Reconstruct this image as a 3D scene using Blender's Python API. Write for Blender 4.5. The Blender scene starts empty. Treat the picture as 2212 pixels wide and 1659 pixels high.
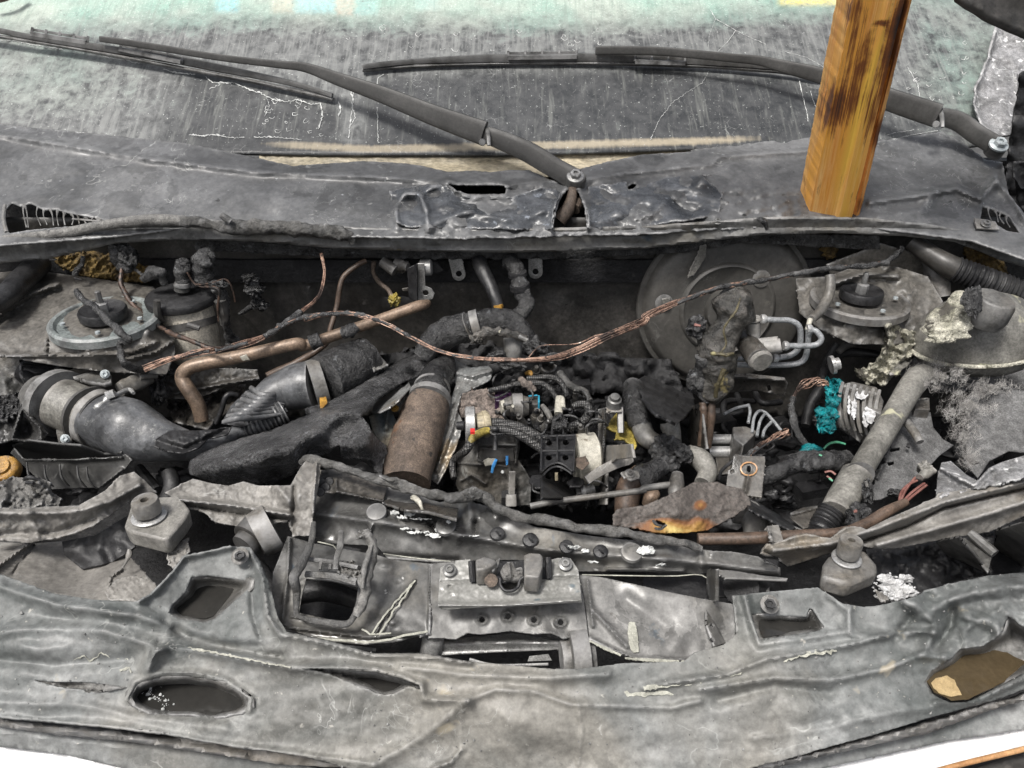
import bpy, bmesh, math, random
import numpy as np
from mathutils import Vector, Matrix, noise
from mathutils.geometry import delaunay_2d_cdt
random.seed(7)
S = bpy.context.scene
# ------------------------------------------------------------------ camera, light, exposure
CAM = Vector((0, 0, 1.55)); PITCH = math.radians(30); TH = .662
cd = bpy.data.cameras.new('camera'); co = bpy.data.objects.new('camera', cd); S.collection.objects.link(co)
co.location = CAM; co.rotation_euler = (math.radians(90) - PITCH, 0, 0)
cd.sensor_width = 36; cd.lens = 18 / TH; cd.clip_start = .02; cd.clip_end = 500
S.camera = co
W = bpy.data.worlds.new('World'); S.world = W; W.use_nodes = True
wn = W.node_tree; sky = wn.nodes.new('ShaderNodeTexSky'); sky.sky_type = 'NISHITA'; sky.sun_disc = False
SUN_EL, SUN_AZ = math.radians(63), math.radians(218)
sky.sun_elevation = SUN_EL; sky.sun_rotation = SUN_AZ; sky.air_density = 1.0; sky.dust_density = 6; sky.ozone_density = .6
hs_ = wn.nodes.new('ShaderNodeHueSaturation'); hs_.inputs['Saturation'].default_value = .45; wn.links.new(sky.outputs[0], hs_.inputs['Color']); wn.links.new(hs_.outputs[0], wn.nodes['Background'].inputs[0]); wn.nodes['Background'].inputs[1].default_value = .1
sd = bpy.data.lights.new('sun', 'SUN'); so = bpy.data.objects.new('sun', sd); S.collection.objects.link(so)
sd.energy = 2.6; sd.angle = math.radians(13); sd.color = (1, .97, .93)
sdir = Vector((math.sin(SUN_AZ) * math.cos(SUN_EL), math.cos(SUN_AZ) * math.cos(SUN_EL), math.sin(SUN_EL)))
so.rotation_euler = sdir.to_track_quat('Z', 'Y').to_euler(); so.location = (0, 0, 5)
S.view_settings.view_transform = 'Standard'; S.view_settings.look = 'None'; S.view_settings.gamma = 1
S.view_settings.exposure = .68
S.cycles.max_bounces = 6; S.cycles.diffuse_bounces = 4; S.cycles.glossy_bounces = 3
S.cycles.use_denoising = True

# ------------------------------------------------------------------ from a photo point to a place
FW = Vector((0, math.cos(PITCH), -math.sin(PITCH))); UP = Vector((0, math.sin(PITCH), math.cos(PITCH)))
VIEWS = dict(X=(1, 0, 0), A=(.3638, 0, 0), B=(.3638, 731.5, 0), C=(.3638, 1407.4, 0), D=(.3747, 0, 438.9), E=(.3747, 658.4, 475.5),
             F=(.4190, 1316.7, 475.5), G=(.4048, 0, 987.5), H=(.4047, 585.2, 987.5), I=(.4048, 1389.9, 987.5))
cv = [1, 0, 0]
def V(k): cv[:] = VIEWS[k]
PL = dict(W=(Vector((0, 1.36, 1.224)), Vector((0, -.6, 1)).normalized()), C=(Vector((0, 1.17, 1.148)), Vector((0, -.39, 1)).normalized()))
def P(x, y, h):
    X, Y = x * cv[0] + cv[1], y * cv[0] + cv[2]
    d = FW + Vector((1, 0, 0)) * ((X - 1106) / 1106 * TH) - UP * ((Y - 829.5) / 1106 * TH)
    if isinstance(h, tuple):
        p, n = PL[h[0]]; t = ((p + n * h[1]) - CAM).dot(n) / d.dot(n)
    elif h >= 0: t = (h - CAM.z) / d.z
    else: t = -h / d.y
    return CAM + d * t
def rad(p, r): return r * cv[0] * (p - CAM).dot(FW) * TH / 1106
def to(k, x, y):
    a = VIEWS[k]; return (x * a[0] + a[1], y * a[0] + a[2])
def cvt(k, pts): return [to(k, *p[:2]) + tuple(p[2:]) for p in pts]     # coordinates read in one close-up, into the whole frame's

def fr(p, s=1., o=4): return noise.fractal(Vector(p) * s, 1.0, 2.0, o)
def rbf(ctrl):
    A = np.array([c[:2] for c in ctrl], float) / 500; z = np.array([c[2] for c in ctrl], float); n = len(z)
    D = np.linalg.norm(A[:, None] - A[None], axis=2)
    M = np.zeros((n + 3, n + 3)); M[:n, :n] = D + np.eye(n) * 1e-6; M[:n, n] = 1; M[:n, n + 1:] = A; M[n, :n] = 1; M[n + 1:, :n] = A.T
    w = np.linalg.lstsq(M, np.concatenate([z, [0, 0, 0]]), rcond=None)[0]
    def f(x, y):
        d = np.hypot(A[:, 0] - x / 500, A[:, 1] - y / 500)
        return float((d * w[:n]).sum() + w[n] + w[n + 1] * x / 500 + w[n + 2] * y / 500)
    return f
def polydist(x, y, pl):
    b = 1e9
    for (x0, y0), (x1, y1) in zip(pl, pl[1:]):
        dx, dy = x1 - x0, y1 - y0; t = max(0, min(1, ((x - x0) * dx + (y - y0) * dy) / (dx * dx + dy * dy + 1e-9)))
        b = min(b, math.hypot(x - x0 - t * dx, y - y0 - t * dy))
    return b
def inside(px, py, poly):
    poly = np.array(poly, float); r = np.zeros(len(px), bool); x1, y1 = poly[-1]
    for x0, y0 in poly:
        c = ((y0 > py) != (y1 > py)); 
        if abs(y1 - y0) > 1e-12: r ^= c & (px < (x1 - x0) * (py - y0) / (y1 - y0) + x0)
        x1, y1 = x0, y0
    return r
def ss(a, b, x):
    t = max(0, min(1, (x - a) / (b - a))); return t * t * (3 - 2 * t)
def smooth(pl, n=5, closed=False):
    out = []; m = len(pl)
    rng = range(m) if closed else range(m - 1)
    for i in rng:
        g = lambda k: np.array(pl[k % m] if closed else pl[max(0, min(m - 1, k))], float)
        a, b, c, d = g(i - 1), g(i), g(i + 1), g(i + 2)
        for k in range(n):
            t = k / n; out.append(tuple(.5 * (2 * b + (c - a) * t + (2 * a - 5 * b + 4 * c - d) * t * t + (3 * b - a - 3 * c + d) * t ** 3)))
    if not closed: out.append(tuple(pl[-1]))
    return out
def wob(pl, amp, seed=0, step=8, closed=False):      # a ragged version of a line
    out = []; q = list(pl) + ([pl[0]] if closed else [])
    for (x0, y0), (x1, y1) in zip(q, q[1:]):
        n = max(1, int(math.hypot(x1 - x0, y1 - y0) / step))
        for k in range(n):
            t = k / n; x, y = x0 + (x1 - x0) * t, y0 + (y1 - y0) * t
            out.append((x + amp * fr((x * .11 + seed, y * .11, seed)), y + amp * fr((x * .11, y * .11 + 9, seed + 3))))
    if not closed: out.append(q[-1])
    return out

class MB:
    def __init__(s): s.v = []; s.f = []; s.c = []; s.k = []
    def add(s, v, f, c=None):
        b = len(s.v); s.k.append((b, len(s.f))); s.v += v; s.f += [tuple(i + b for i in q) for q in f]; s.c += c or [(0, 0, 0, 1)] * len(v); return s
    def tube(s, pts, segs=12, sub=6, lump=0, ls=60, corr=None, flat=1, cap=True, sq=2, seed=0, world=False):
        if world: P3 = [tuple(p) for p in pts]
        else:
            P3 = []
            for x, y, h, r in pts:
                p = P(x, y, h); P3.append((*p, rad(p, r)))
        Q = smooth(P3, sub) if sub > 1 and len(P3) > 1 else P3
        v = []; f = []; n = len(Q); acc = 0; pu = None
        for i, q in enumerate(Q):
            p = Vector(q[:3]); r = q[3]; T = (Vector(Q[min(n - 1, i + 1)][:3]) - Vector(Q[max(0, i - 1)][:3])).normalized()
            sd_ = T.cross(p - CAM)
            if sd_.length < 1e-4: sd_ = Vector((1, 0, 0))
            sd_.normalize()
            if pu is not None and abs(T.dot((p - CAM).normalized())) > .9: sd_ = (pu - T * pu.dot(T)).normalized()
            pu = sd_; u = sd_.cross(T)
            if i: acc += (p - Vector(Q[i - 1][:3])).length
            if corr: r *= 1 + corr[1] * math.sin(acc / corr[0] * 6.2832)
            for k in range(segs):
                a = 6.2832 * k / segs; ca, sa = math.cos(a), math.sin(a)
                if sq != 2:
                    e = 2 / sq; ca = math.copysign(abs(ca) ** e, ca); sa = math.copysign(abs(sa) ** e, sa)
                w = p + sd_ * ca * r + u * sa * r * flat
                if lump: w += (w - p).normalized() * (lump * r * fr(w + Vector((seed, seed * 2.3, 0)), ls, 4))
                v.append(w)
        for i in range(n - 1):
            for k in range(segs):
                a, b = i * segs + k, i * segs + (k + 1) % segs; f.append((a, b, b + segs, a + segs))
        if cap:
            f.append(tuple(range(segs - 1, -1, -1))); f.append(tuple(range((n - 1) * segs, n * segs)))
        return s.add(v, f)
    def lathe(s, p0, p1, prof, segs=32, lump=0, ls=40, hexa=False):   # prof: (fraction along, radius in metres)
        ax = p1 - p0; L = ax.length; T = ax.normalized(); a = T.orthogonal().normalized(); b = T.cross(a); v = []; f = []
        for t, r in prof:
            for k in range(segs):
                g = 6.2832 * k / segs; w = p0 + T * (t * L) + (a * math.cos(g) + b * math.sin(g)) * r
                if lump: w += (w - p0).normalized() * lump * fr(w, ls)
                v.append(w)
        for i in range(len(prof) - 1):
            for k in range(segs):
                q, w = i * segs + k, i * segs + (k + 1) % segs; f.append((q, q + segs, w + segs, w))
        f.append(tuple(range(segs))); f.append(tuple(range(len(prof) * segs - 1, (len(prof) - 1) * segs - 1, -1)))
        return s.add(v, f)
    def blob(s, x, y, h, rx, ry, rz=None, lump=.3, ls=30, seed=0, sub=4, rot=0):
        c = P(x, y, h); ax, ay = rad(c, rx), rad(c, ry); az = rad(c, rz) if rz else (ax + ay) / 2
        bm = bmesh.new(); bmesh.ops.create_icosphere(bm, subdivisions=sub, radius=1); v = []
        cr, sr = math.cos(rot), math.sin(rot)
        for q in bm.verts:
            n = q.co.copy(); g = 1 + lump * fr(n * 1.3 + Vector((seed, seed, 0)) , 1, 3) + lump * .5 * fr(n + Vector((seed, 0, 5)), 5, 3)
            X, Y = n.x * ax * g, n.y * ay * g; X, Y = X * cr - Y * sr, X * sr + Y * cr
            v.append(c + Vector((1, 0, 0)) * X + UP * Y - FW * (n.z * az * g))
        f = [tuple(q.index for q in w.verts) for w in bm.faces]; bm.free(); return s.add(v, f)
    def box(s, c, a, b, d):
        v = [c + a * i + b * j + d * k for i in (-1, 1) for j in (-1, 1) for k in (-1, 1)]
        return s.add(v, [(0, 1, 3, 2), (4, 6, 7, 5), (0, 4, 5, 1), (2, 3, 7, 6), (0, 2, 6, 4), (1, 5, 7, 3)])
    def pbox(s, x0, y0, x1, y1, h, d, tilt=None):          # upright box seen between two corners of the picture, d metres deep
        a = P(x0, y0, h); b = P(x1, y0, h); c = P(x0, y1, h); n = (b - a).cross(c - a).normalized()
        if n.dot(FW) < 0: n = -n
        ctr = (b + c) / 2 + n * d / 2
        return s.box(ctr, (b - a) / 2, (c - a) / 2, n * d / 2)
    def block(s, out, h, dz, top=1.0, direction=None):       # outline in the picture at height h, dropped by dz
        t = [P(x, y, h) for x, y in out]; n = len(t); c = sum(t, Vector()) / n; dv = direction or Vector((0, 0, -1))
        b = [c + (p - c) * top + dv * dz for p in t]
        return s.add(t + b, [tuple(range(n)), tuple(range(2 * n - 1, n - 1, -1))] + [(i, i + n, (i + 1) % n + n, (i + 1) % n) for i in range(n)])
    def sheet(s, out, hf, step=12, holes=(), amp=0, ns=.01, ridges=(), jag=0, col=None, seed=0, oct=4, bowl=()):
        if isinstance(hf, list): hf = rbf(hf)
        elif not callable(hf):
            k = hf; hf = lambda x, y: k
        loops = [wob(out, jag, seed, step, True)] + [wob(h, jag * .7, seed + 5, step * .6, True) for h in holes]
        pts = []; ed = []
        for lp in loops:
            b = len(pts); n = len(lp); pts += lp; ed += [(b + i, b + (i + 1) % n) for i in range(n)]
        X = [p[0] for p in loops[0]]; Y = [p[1] for p in loops[0]]
        gx = np.arange(min(X), max(X), step); gy = np.arange(min(Y), max(Y), step * .87); G = []
        for j, y in enumerate(gy):
            for x in gx: G.append((x + (step / 2 if j % 2 else 0) + random.uniform(-.12, .12) * step, y + random.uniform(-.12, .12) * step))
        if G:
            G = np.array(G); m = inside(G[:, 0], G[:, 1], loops[0])
            for lp in loops[1:]: m &= ~inside(G[:, 0], G[:, 1], lp)
            G = G[m]
            B = np.array(pts)
            if len(G): 
                keep = np.ones(len(G), bool)
                for b in B: keep &= (abs(G[:, 0] - b[0]) + abs(G[:, 1] - b[1])) > step * .45
                G = G[keep]
            pts += [tuple(g) for g in G]
        r = delaunay_2d_cdt([Vector(p) for p in pts], ed, [], 0, 1e-5)
        vs, fs = r[0], r[2]
        F = np.array([q for q in fs if len(q) == 3]); VV = np.array([tuple(q) for q in vs]); cc = VV[F].mean(axis=1)
        m = inside(cc[:, 0], cc[:, 1], loops[0])
        for lp in loops[1:]: m &= ~inside(cc[:, 0], cc[:, 1], lp)
        F = F[m]; v = []; c = []
        for x, y in VV:
            d = 0
            if amp: d += amp * fr((x * ns + seed, y * ns, seed * 1.7), 1, oct)
            for pl, w, hh in ridges:
                q = polydist(x, y, pl) / w
                q = math.sqrt(q * q + .16) - .4
                if q < 3.2: d += hh * math.exp(-1.25 * q ** 1.25)
            for bx, by, rx, ry, dd in bowl:
                q = ((x - bx) / rx) ** 2 + ((y - by) / ry) ** 2
                if q < 6: d += dd * math.exp(-q)
            h = hf(x, y)
            if isinstance(h, tuple): h = (h[0], h[1] + d)
            elif h >= 0: h += d
            else: h = h + d
            v.append(P(x, y, h)); c.append(tuple(col(x, y)) + (1,) if col else (0, 0, 0, 1))
        f = [tuple(int(i) for i in q) for q in F]
        out_f = []
        for q in f:
            n = (v[q[1]] - v[q[0]]).cross(v[q[2]] - v[q[0]])
            out_f.append(q if n.dot(v[q[0]] - CAM) < 0 else q[::-1])
        return s.add(v, out_f, c)
    def fluff(s, x, y, h, rx, ry, n=200, L=18, w=.8, seed=0, depth=.02):
        rnd = random.Random(seed)
        for _ in range(n):
            a, q = rnd.uniform(0, 6.28), math.sqrt(rnd.random()); X, Y = x + math.cos(a) * rx * q, y + math.sin(a) * ry * q
            g = fr((X * .025, Y * .025, seed))
            if g < -.02 + .1 * (q > .7): continue
            p = P(X, Y, h) - (P(X, Y, h) - CAM).normalized() * (depth * (1 - q * q) * (1 + g) + rnd.random() * .004)
            l = rad(p, L) * rnd.uniform(.5, 1.3); d = Vector((rnd.gauss(0, 1), rnd.gauss(0, 1), rnd.gauss(0, 1) + .3)).normalized(); e = d.orthogonal().normalized()
            pts = [(*(p + d * l * t + e * l * .35 * math.sin(t * 5 + a)), rad(p, w) * (1.1 - t)) for t in (0, .25, .5, .75, 1)]
            s.tube(pts, 3, 1, world=True, cap=False)
        return s
    def bolt(s, x, y, h, r, n=None, hexa=True, washer=1.5):
        c = P(x, y, h); R = rad(c, r); n = (n or Vector((0, -.5, 1))).normalized()
        s.lathe(c - n * R * .3, c + n * R * .1, [(0, R * washer), (.8, R * washer), (1, R * washer * .93)], 20)
        return s.lathe(c, c + n * R * .9, [(0, R), (.85, R), (1, R * .86), (1.0, R * .45), (.6, R * .42)], 6 if hexa else 18)

LOOP = {}
def part(name, mb, m, thick=None, bev=None, sharp=40):
    me = bpy.data.meshes.new(name); me.from_pydata([tuple(v) for v in mb.v], [], mb.f); me.update()
    bm = bmesh.new(); bm.from_mesh(me)
    if not thick:
        bmesh.ops.recalc_face_normals(bm, faces=bm.faces)
    bm.to_mesh(me); bm.free()
    if any(c[:3] != (0, 0, 0) for c in mb.c):
        at = me.color_attributes.new('m', 'FLOAT_COLOR', 'POINT'); at.data.foreach_set('color', [q for c in mb.c for q in c])
    for p in me.polygons: p.use_smooth = True
    me.set_sharp_from_angle(angle=math.radians(sharp))
    me.materials.append(M[m] if isinstance(m, str) else m)
    o = bpy.data.objects.new(name, me); S.collection.objects.link(o)
    if thick:
        k = o.modifiers.new('thickness', 'SOLIDIFY'); k.thickness = thick; k.offset = -1
    if bev:
        k = o.modifiers.new('edges', 'BEVEL'); k.width = bev; k.segments = 2; k.limit_method = 'ANGLE'; k.angle_limit = .6
    return o
def pieces(name, mb, m, per=1, **kw):      # every added shape as a part of its own
    out = []; K = mb.k[::per] + [(len(mb.v), len(mb.f))]
    for (a, fa), (b, fb) in zip(K, K[1:]):
        q = MB(); q.v = mb.v[a:b]; q.c = mb.c[a:b]; q.f = [tuple(i - a for i in f) for f in mb.f[fa:fb]]; out.append(part(name, q, m, **kw))
    return out
def tag(o, label, cat, group=None, kind=None):
    if label: o['label'] = label
    if cat: o['category'] = cat
    if group: o['group'] = group
    if kind: o['kind'] = kind
    return o
def thing(name, label, cat, parts, group=None, kind=None):
    parts = [w for q in parts for w in (q if isinstance(q, list) else [q])]; parts = [(q[0], [y for x in q[1] for y in (x if isinstance(x, list) else [x])]) if isinstance(q, tuple) else q for q in parts]
    flat = []
    for q in parts:
        if isinstance(q, tuple): flat.append(q[0]); flat += q[1]
        else: flat.append(q)
    lo = [1e9] * 3; hi = [-1e9] * 3
    for o in flat:
        a = np.empty(len(o.data.vertices) * 3); o.data.vertices.foreach_get('co', a); a = a.reshape(-1, 3)
        lo = np.minimum(lo, a.min(0)); hi = np.maximum(hi, a.max(0))
    loc = Vector(((lo[0] + hi[0]) / 2, (lo[1] + hi[1]) / 2, lo[2]))
    for o in flat: o.data.transform(Matrix.Translation(-loc))
    if len(flat) == 1:
        o = flat[0]; o.name = name; o.location = loc; return tag(o, label, cat, group, kind)
    e = bpy.data.objects.new(name, None); S.collection.objects.link(e); e.location = loc; e.empty_display_size = .05; tag(e, label, cat, group, kind)
    for q in parts:
        if isinstance(q, tuple):
            q[0].parent = e
            for w in q[1]: w.parent = q[0]
        else: q.parent = e
    return e
def struct(name, mb, m, **k):
    o = part(name, mb, m, **k); return thing(name, None, None, [o], kind='structure')

# ------------------------------------------------------------------ materials
M = {}
class NT:
    def __init__(s, name):
        s.m = bpy.data.materials.new(name); s.m.use_nodes = True; s.t = s.m.node_tree; s.b = s.t.nodes['Principled BSDF']
        s.tc = s.t.nodes.new('ShaderNodeTexCoord'); s.geo = None
    def put(s, sock, v):
        if hasattr(v, 'links') or hasattr(v, 'is_linked'): s.t.links.new(v, sock)
        elif isinstance(v, tuple) and len(v) == 3 and sock.type == 'RGBA': sock.default_value = (*v, 1)
        else: sock.default_value = v
    def coord(s, scale=(1, 1, 1), rot=(0, 0, 0)):
        if scale == (1, 1, 1): return s.tc.outputs['Object']
        n = s.t.nodes.new('ShaderNodeMapping'); n.inputs['Scale'].default_value = scale; n.inputs['Rotation'].default_value = rot
        s.t.links.new(s.tc.outputs['Object'], n.inputs[0]); return n.outputs[0]
    def noise(s, sc, det=5, ro=.6, dist=0, co=None, off=0):
        n = s.t.nodes.new('ShaderNodeTexNoise'); n.noise_dimensions = '4D' if off else '3D'
        if off: n.inputs['W'].default_value = off
        n.inputs['Scale'].default_value = sc; n.inputs['Detail'].default_value = det; n.inputs['Roughness'].default_value = ro; n.inputs['Distortion'].default_value = dist
        s.t.links.new(co or s.coord(), n.inputs['Vector']); return n.outputs['Fac']
    def vor(s, sc, feat='F1', co=None, rand=1):
        n = s.t.nodes.new('ShaderNodeTexVoronoi'); n.feature = feat; n.inputs['Scale'].default_value = sc; n.inputs['Randomness'].default_value = rand
        s.t.links.new(co or s.coord(), n.inputs['Vector']); return n.outputs['Distance']
    def rng(s, v, a, b, c=0., d=1.):
        n = s.t.nodes.new('ShaderNodeMapRange'); s.put(n.inputs[0], v)
        for i, q in enumerate((a, b, c, d)): n.inputs[i + 1].default_value = q
        return n.outputs[0]
    def math(s, op, a, b=0.):
        n = s.t.nodes.new('ShaderNodeMath'); n.operation = op; s.put(n.inputs[0], a); s.put(n.inputs[1], b); return n.outputs[0]
    def mix(s, f, a, b, mode='MIX'):
        n = s.t.nodes.new('ShaderNodeMix'); n.data_type = 'RGBA'; n.blend_type = mode; s.put(n.inputs[0], f); s.put(n.inputs[6], a); s.put(n.inputs[7], b); return n.outputs[2]
    def attr(s):
        n = s.t.nodes.new('ShaderNodeAttribute'); n.attribute_name = 'm'; q = s.t.nodes.new('ShaderNodeSeparateColor'); s.t.links.new(n.outputs['Color'], q.inputs[0]); return q.outputs
    def point(s, a, b):
        g = s.t.nodes.new('ShaderNodeNewGeometry'); return s.rng(g.outputs['Pointiness'], a, b)
    def bump(s, *layers):
        prev = None
        for h, st, di in layers:
            n = s.t.nodes.new('ShaderNodeBump'); n.inputs['Strength'].default_value = st; n.inputs['Distance'].default_value = di; s.put(n.inputs['Height'], h)
            if prev: s.t.links.new(prev, n.inputs['Normal'])
            prev = n.outputs[0]
        s.t.links.new(prev, s.b.inputs['Normal'])
    def out(s, col, rough, metal=0., spec=.5):
        s.put(s.b.inputs['Base Color'], col); s.put(s.b.inputs['Roughness'], rough); s.put(s.b.inputs['Metallic'], metal); s.b.inputs['Specular IOR Level'].default_value = spec
def mat(name, c1, c2, sc=14, rough=(.5, .8), bs=120, bd=.002, bst=.5, grain=.35, spots=(), edge=None, metal=0., stretch=(1, 1, 1), spec=.5, c3=None, coarse=0, crackle=0, wet=0, tide=0, crisp=0):
    n = NT(name); co = n.coord(stretch)
    a = n.rng(n.noise(sc, 7, .65, .6, co), .36, .64); col = n.mix(a, c1, c2)
    if c3: col = n.mix(n.rng(n.noise(sc * .45, 5, .6, 1, off=3), .5, .66), col, c3)
    g = n.noise(sc * 22, 3, .7, 0, co, off=2); g = n.rng(g, .3, .7); col = n.mix(1., col, n.mix(g, (1 - grain * 1.4,) * 3, (1 + grain * 1.4,) * 3), 'MULTIPLY')
    g2 = n.noise(sc * 5, 4, .7, 0, co, off=5); g2 = n.rng(g2, .32, .68); col = n.mix(1., col, n.mix(g2, (1 - grain,) * 3, (1 + grain,) * 3), 'MULTIPLY')
    for i, (sc_, thr, c) in enumerate(spots):
        col = n.mix(n.rng(n.noise(sc_, 4, .6, .3, off=7 + i), thr, thr + .05), col, c)
    if crisp:
        for o_, th, f_ in ((20, .57, .62), (23, .6, 1.35)):
            w0 = n.rng(n.noise(sc * 1.6, 6, .62, .5, off=o_), th, th + .012); col = n.mix(w0, col, n.mix(1., col, tuple([1 - (1 - f_) * crisp] * 3), 'MULTIPLY'))
    if tide:
        for o_, s_ in ((31, 1.2), (35, 2.8)):
            v = n.noise(sc * s_, 4, .6, .6, off=o_); l_ = n.rng(n.math('ABSOLUTE', n.math('SUBTRACT', v, .5)), 0, .006, 1, 0)
            l_ = n.math('MULTIPLY', n.math('MULTIPLY', l_, n.rng(n.noise(sc * .9, 4, off=o_ + 1), .5, .62)), n.rng(n.noise(sc * 9, 3, off=o_ + 2), .4, .6)); col = n.mix(n.math('MULTIPLY', l_, tide), col, (.36, .365, .35))
    if crackle:
        e = n.rng(n.vor(crackle, 'DISTANCE_TO_EDGE'), .0, .06, 1, 0); e = n.math('MULTIPLY', e, n.rng(n.noise(sc, 3, off=11), .55, .65)); col = n.mix(e, col, (.45, .46, .45))
    if edge:
        e = n.math('MULTIPLY', n.point(.52, .62), n.rng(n.noise(40, 4, off=12), .35, .6)); col = n.mix(n.math('MULTIPLY', e, edge[1]), col, edge[0])
    r = n.rng(n.noise(sc * 1.7, 4, .6, off=4), .35, .65, rough[0], rough[1])
    if wet: w_ = n.rng(n.noise(sc * .8, 3, .5, 1, off=9), .54, .6); r = n.math('SUBTRACT', r, n.math('MULTIPLY', w_, wet)); col = n.mix(n.math('MULTIPLY', w_, .6), col, n.mix(1., col, (.4, .4, .4), 'MULTIPLY'))
    n.out(col, r, metal, spec)
    L = [(n.noise(bs, 6, .7, co=co), bst, bd)]
    if coarse: L.append((n.noise(sc * 1.5, 6, .62, .4, off=6), .7, coarse))
    n.bump(*L); M[name] = n.m; return n
G = lambda v, t=0: (v * (1 + t), v, v * (1 - t))
mat('soot_paint', (.072, .079, .077), (.2, .205, .202), 6, (.4, .58), 260, .0009, .4, .2, [(90, .66, (.34, .33, .3)), (30, .70, (.42, .42, .4)), (14, .66, (.3, .27, .21))], (G(.36), .35), c3=(.19, .183, .165), coarse=.0005, spec=.35, tide=.8, crisp=.55)
mat('beam_metal', (.07, .07, .068), (.165, .163, .157), 9, (.34, .6), 200, .0006, .3, .2, [(60, .68, (.5, .5, .48)), (18, .64, (.07, .09, .11)), (36, .66, (.05, .045, .04))], (G(.42), .5), metal=.1, c3=(.13, .12, .1), tide=.7, crisp=1., coarse=.0004, wet=.22)
mat('flange', (.115, .109, .1), (.225, .216, .2), 9, (.45, .65), 220, .0008, .35, .2, [(50, .67, (.4, .39, .36))], (G(.45), .5), c3=(.17, .14, .1), coarse=.0012, tide=.6, crisp=.6)
mat('cowl', (.054, .055, .056), (.13, .132, .134), 6, (.3, .5), 300, .0006, .3, .17, [(120, .66, (.27, .28, .29)), (26, .67, (.26, .27, .27)), (70, .66, (.03, .03, .03))], (G(.42), .7), coarse=.0008, tide=.9, crisp=.7)
mat('cowl_melt', (.022, .024, .027), (.1, .106, .115), 10, (.16, .38), 120, .0015, .4, .25, [(40, .63, (.2, .22, .25)), (90, .66, (.25, .27, .29))], (G(.4), .9), coarse=.003)
mat('trim_pale', (.1, .1, .1), (.27, .27, .275), 24, (.5, .75), 150, .002, .4, .35, [(60, .6, (.6, .6, .6))], (G(.6), .8), crackle=40)
mat('latch_metal', (.13, .13, .12), (.26, .258, .245), 14, (.28, .5), 200, .0005, .25, .16, [(24, .66, (.1, .12, .13)), (50, .68, (.36, .36, .34))], (G(.5), .5))
mat('residue', (.2, .2, .17), (.36, .36, .31), 60, (.6, .8), 200, .0008, .4, .25)
mat('booster', (.045, .0435, .04), (.09, .085, .077), 6, (.4, .6), 200, .0006, .3, .16, [(28, .68, (.1, .095, .085)), (60, .69, (.012, .012, .012))], (G(.15), .4), tide=.2, crisp=.6)
mat('plastic_dark', (.022, .022, .022), (.06, .059, .056), 9, (.3, .5), 200, .0006, .3, .2, (), (G(.2), .5), tide=.3, crisp=.7)
mat('dark_metal', (.026, .025, .023), (.062, .058, .053), 7, (.35, .6), 200, .0008, .3, .3, [(28, .68, (.12, .11, .1)), (60, .69, (.008, .008, .008))], (G(.2), .4), c3=(.035, .032, .028), tide=.12, crisp=.8)
mat('bay_metal', (.028, .026, .0235), (.088, .08, .069), 9, (.3, .6), 160, .0015, .4, .4, [(24, .66, (.012, .012, .013)), (50, .68, (.2, .19, .17))], (G(.35), .6), c3=(.03, .033, .036), wet=.25, tide=.4, crisp=1.)
mat('tower_plate', (.08, .092, .092), (.17, .19, .185), 16, (.35, .6), 200, .001, .3, .35, [(20, .62, (.05, .055, .055)), (50, .65, (.1, .1, .095))], (G(.45), .5))
mat('black', (.008, .008, .009), (.03, .03, .031), 18, (.3, .6), 160, .002, .6, .4, [(60, .68, (.08, .08, .08))])
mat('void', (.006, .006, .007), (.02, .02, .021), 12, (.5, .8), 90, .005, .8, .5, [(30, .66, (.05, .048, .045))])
mat('char', (.008, .008, .009), (.04, .04, .04), 30, (.14, .42), 150, .005, 1., .5, [(70, .62, (.11, .115, .12))], (G(.2), .7), coarse=.006)
mat('char_foam', (.022, .022, .023), (.12, .12, .122), 16, (.14, .3), 130, .010, 1., .5, [(110, .62, (.15, .155, .165))], None, coarse=.008)
mat('rubber_ash', (.07, .068, .064), (.17, .165, .155), 20, (.45, .7), 150, .003, .8, .4, [(60, .64, (.02, .02, .02)), (90, .68, (.3, .3, .29))], (G(.35), .6), coarse=.003)
mat('seal', (.022, .022, .021), (.095, .092, .086), 22, (.4, .65), 170, .004, .9, .45, [(40, .63, (.012, .012, .012))], (G(.36), .7), coarse=.005)
mat('plastic_grey', (.05, .05, .048), (.13, .127, .12), 12, (.38, .6), 220, .0012, .4, .3, [(34, .66, (.2, .2, .19)), (80, .69, (.3, .3, .29))], (G(.35), .6), c3=(.1, .09, .075), coarse=.0015, tide=.5, crisp=.8)
mat('alu_hose', (.035, .036, .038), (.12, .124, .13), 14, (.28, .45), 140, .001, .4, .2, [(30, .64, (.02, .02, .02))], (G(.45), .7), tide=.6, crisp=1.)
mat('wiper', (.024, .0235, .022), (.043, .042, .04), 10, (.45, .62), 300, .0006, .3, .2, [(120, .7, (.3, .3, .29))], (G(.3), .5))
mat('copper_pipe', (.12, .088, .064), (.25, .18, .13), 16, (.35, .55), 200, .001, .3, .3, [(30, .64, (.03, .025, .02)), (80, .7, (.5, .45, .4))], metal=.25)
mat('rust_wrap', (.055, .042, .034), (.13, .098, .075), 22, (.6, .85), 400, .002, .7, .4, [(14, .6, (.15, .07, .035)), (26, .62, (.02, .02, .02)), (50, .68, (.22, .16, .12))])
mat('rust_pipe', (.05, .035, .026), (.11, .075, .055), 18, (.4, .65), 200, .001, .3, .35, [(30, .66, (.02, .018, .016))])
mat('copper_wire', (.14, .08, .06), (.42, .28, .21), 60, (.3, .5), 300, .001, .3, .4, [(300, .55, (.03, .024, .022)), (25, .56, (.05, .035, .03)), (160, .64, (.5, .46, .4))], metal=.4)
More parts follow.
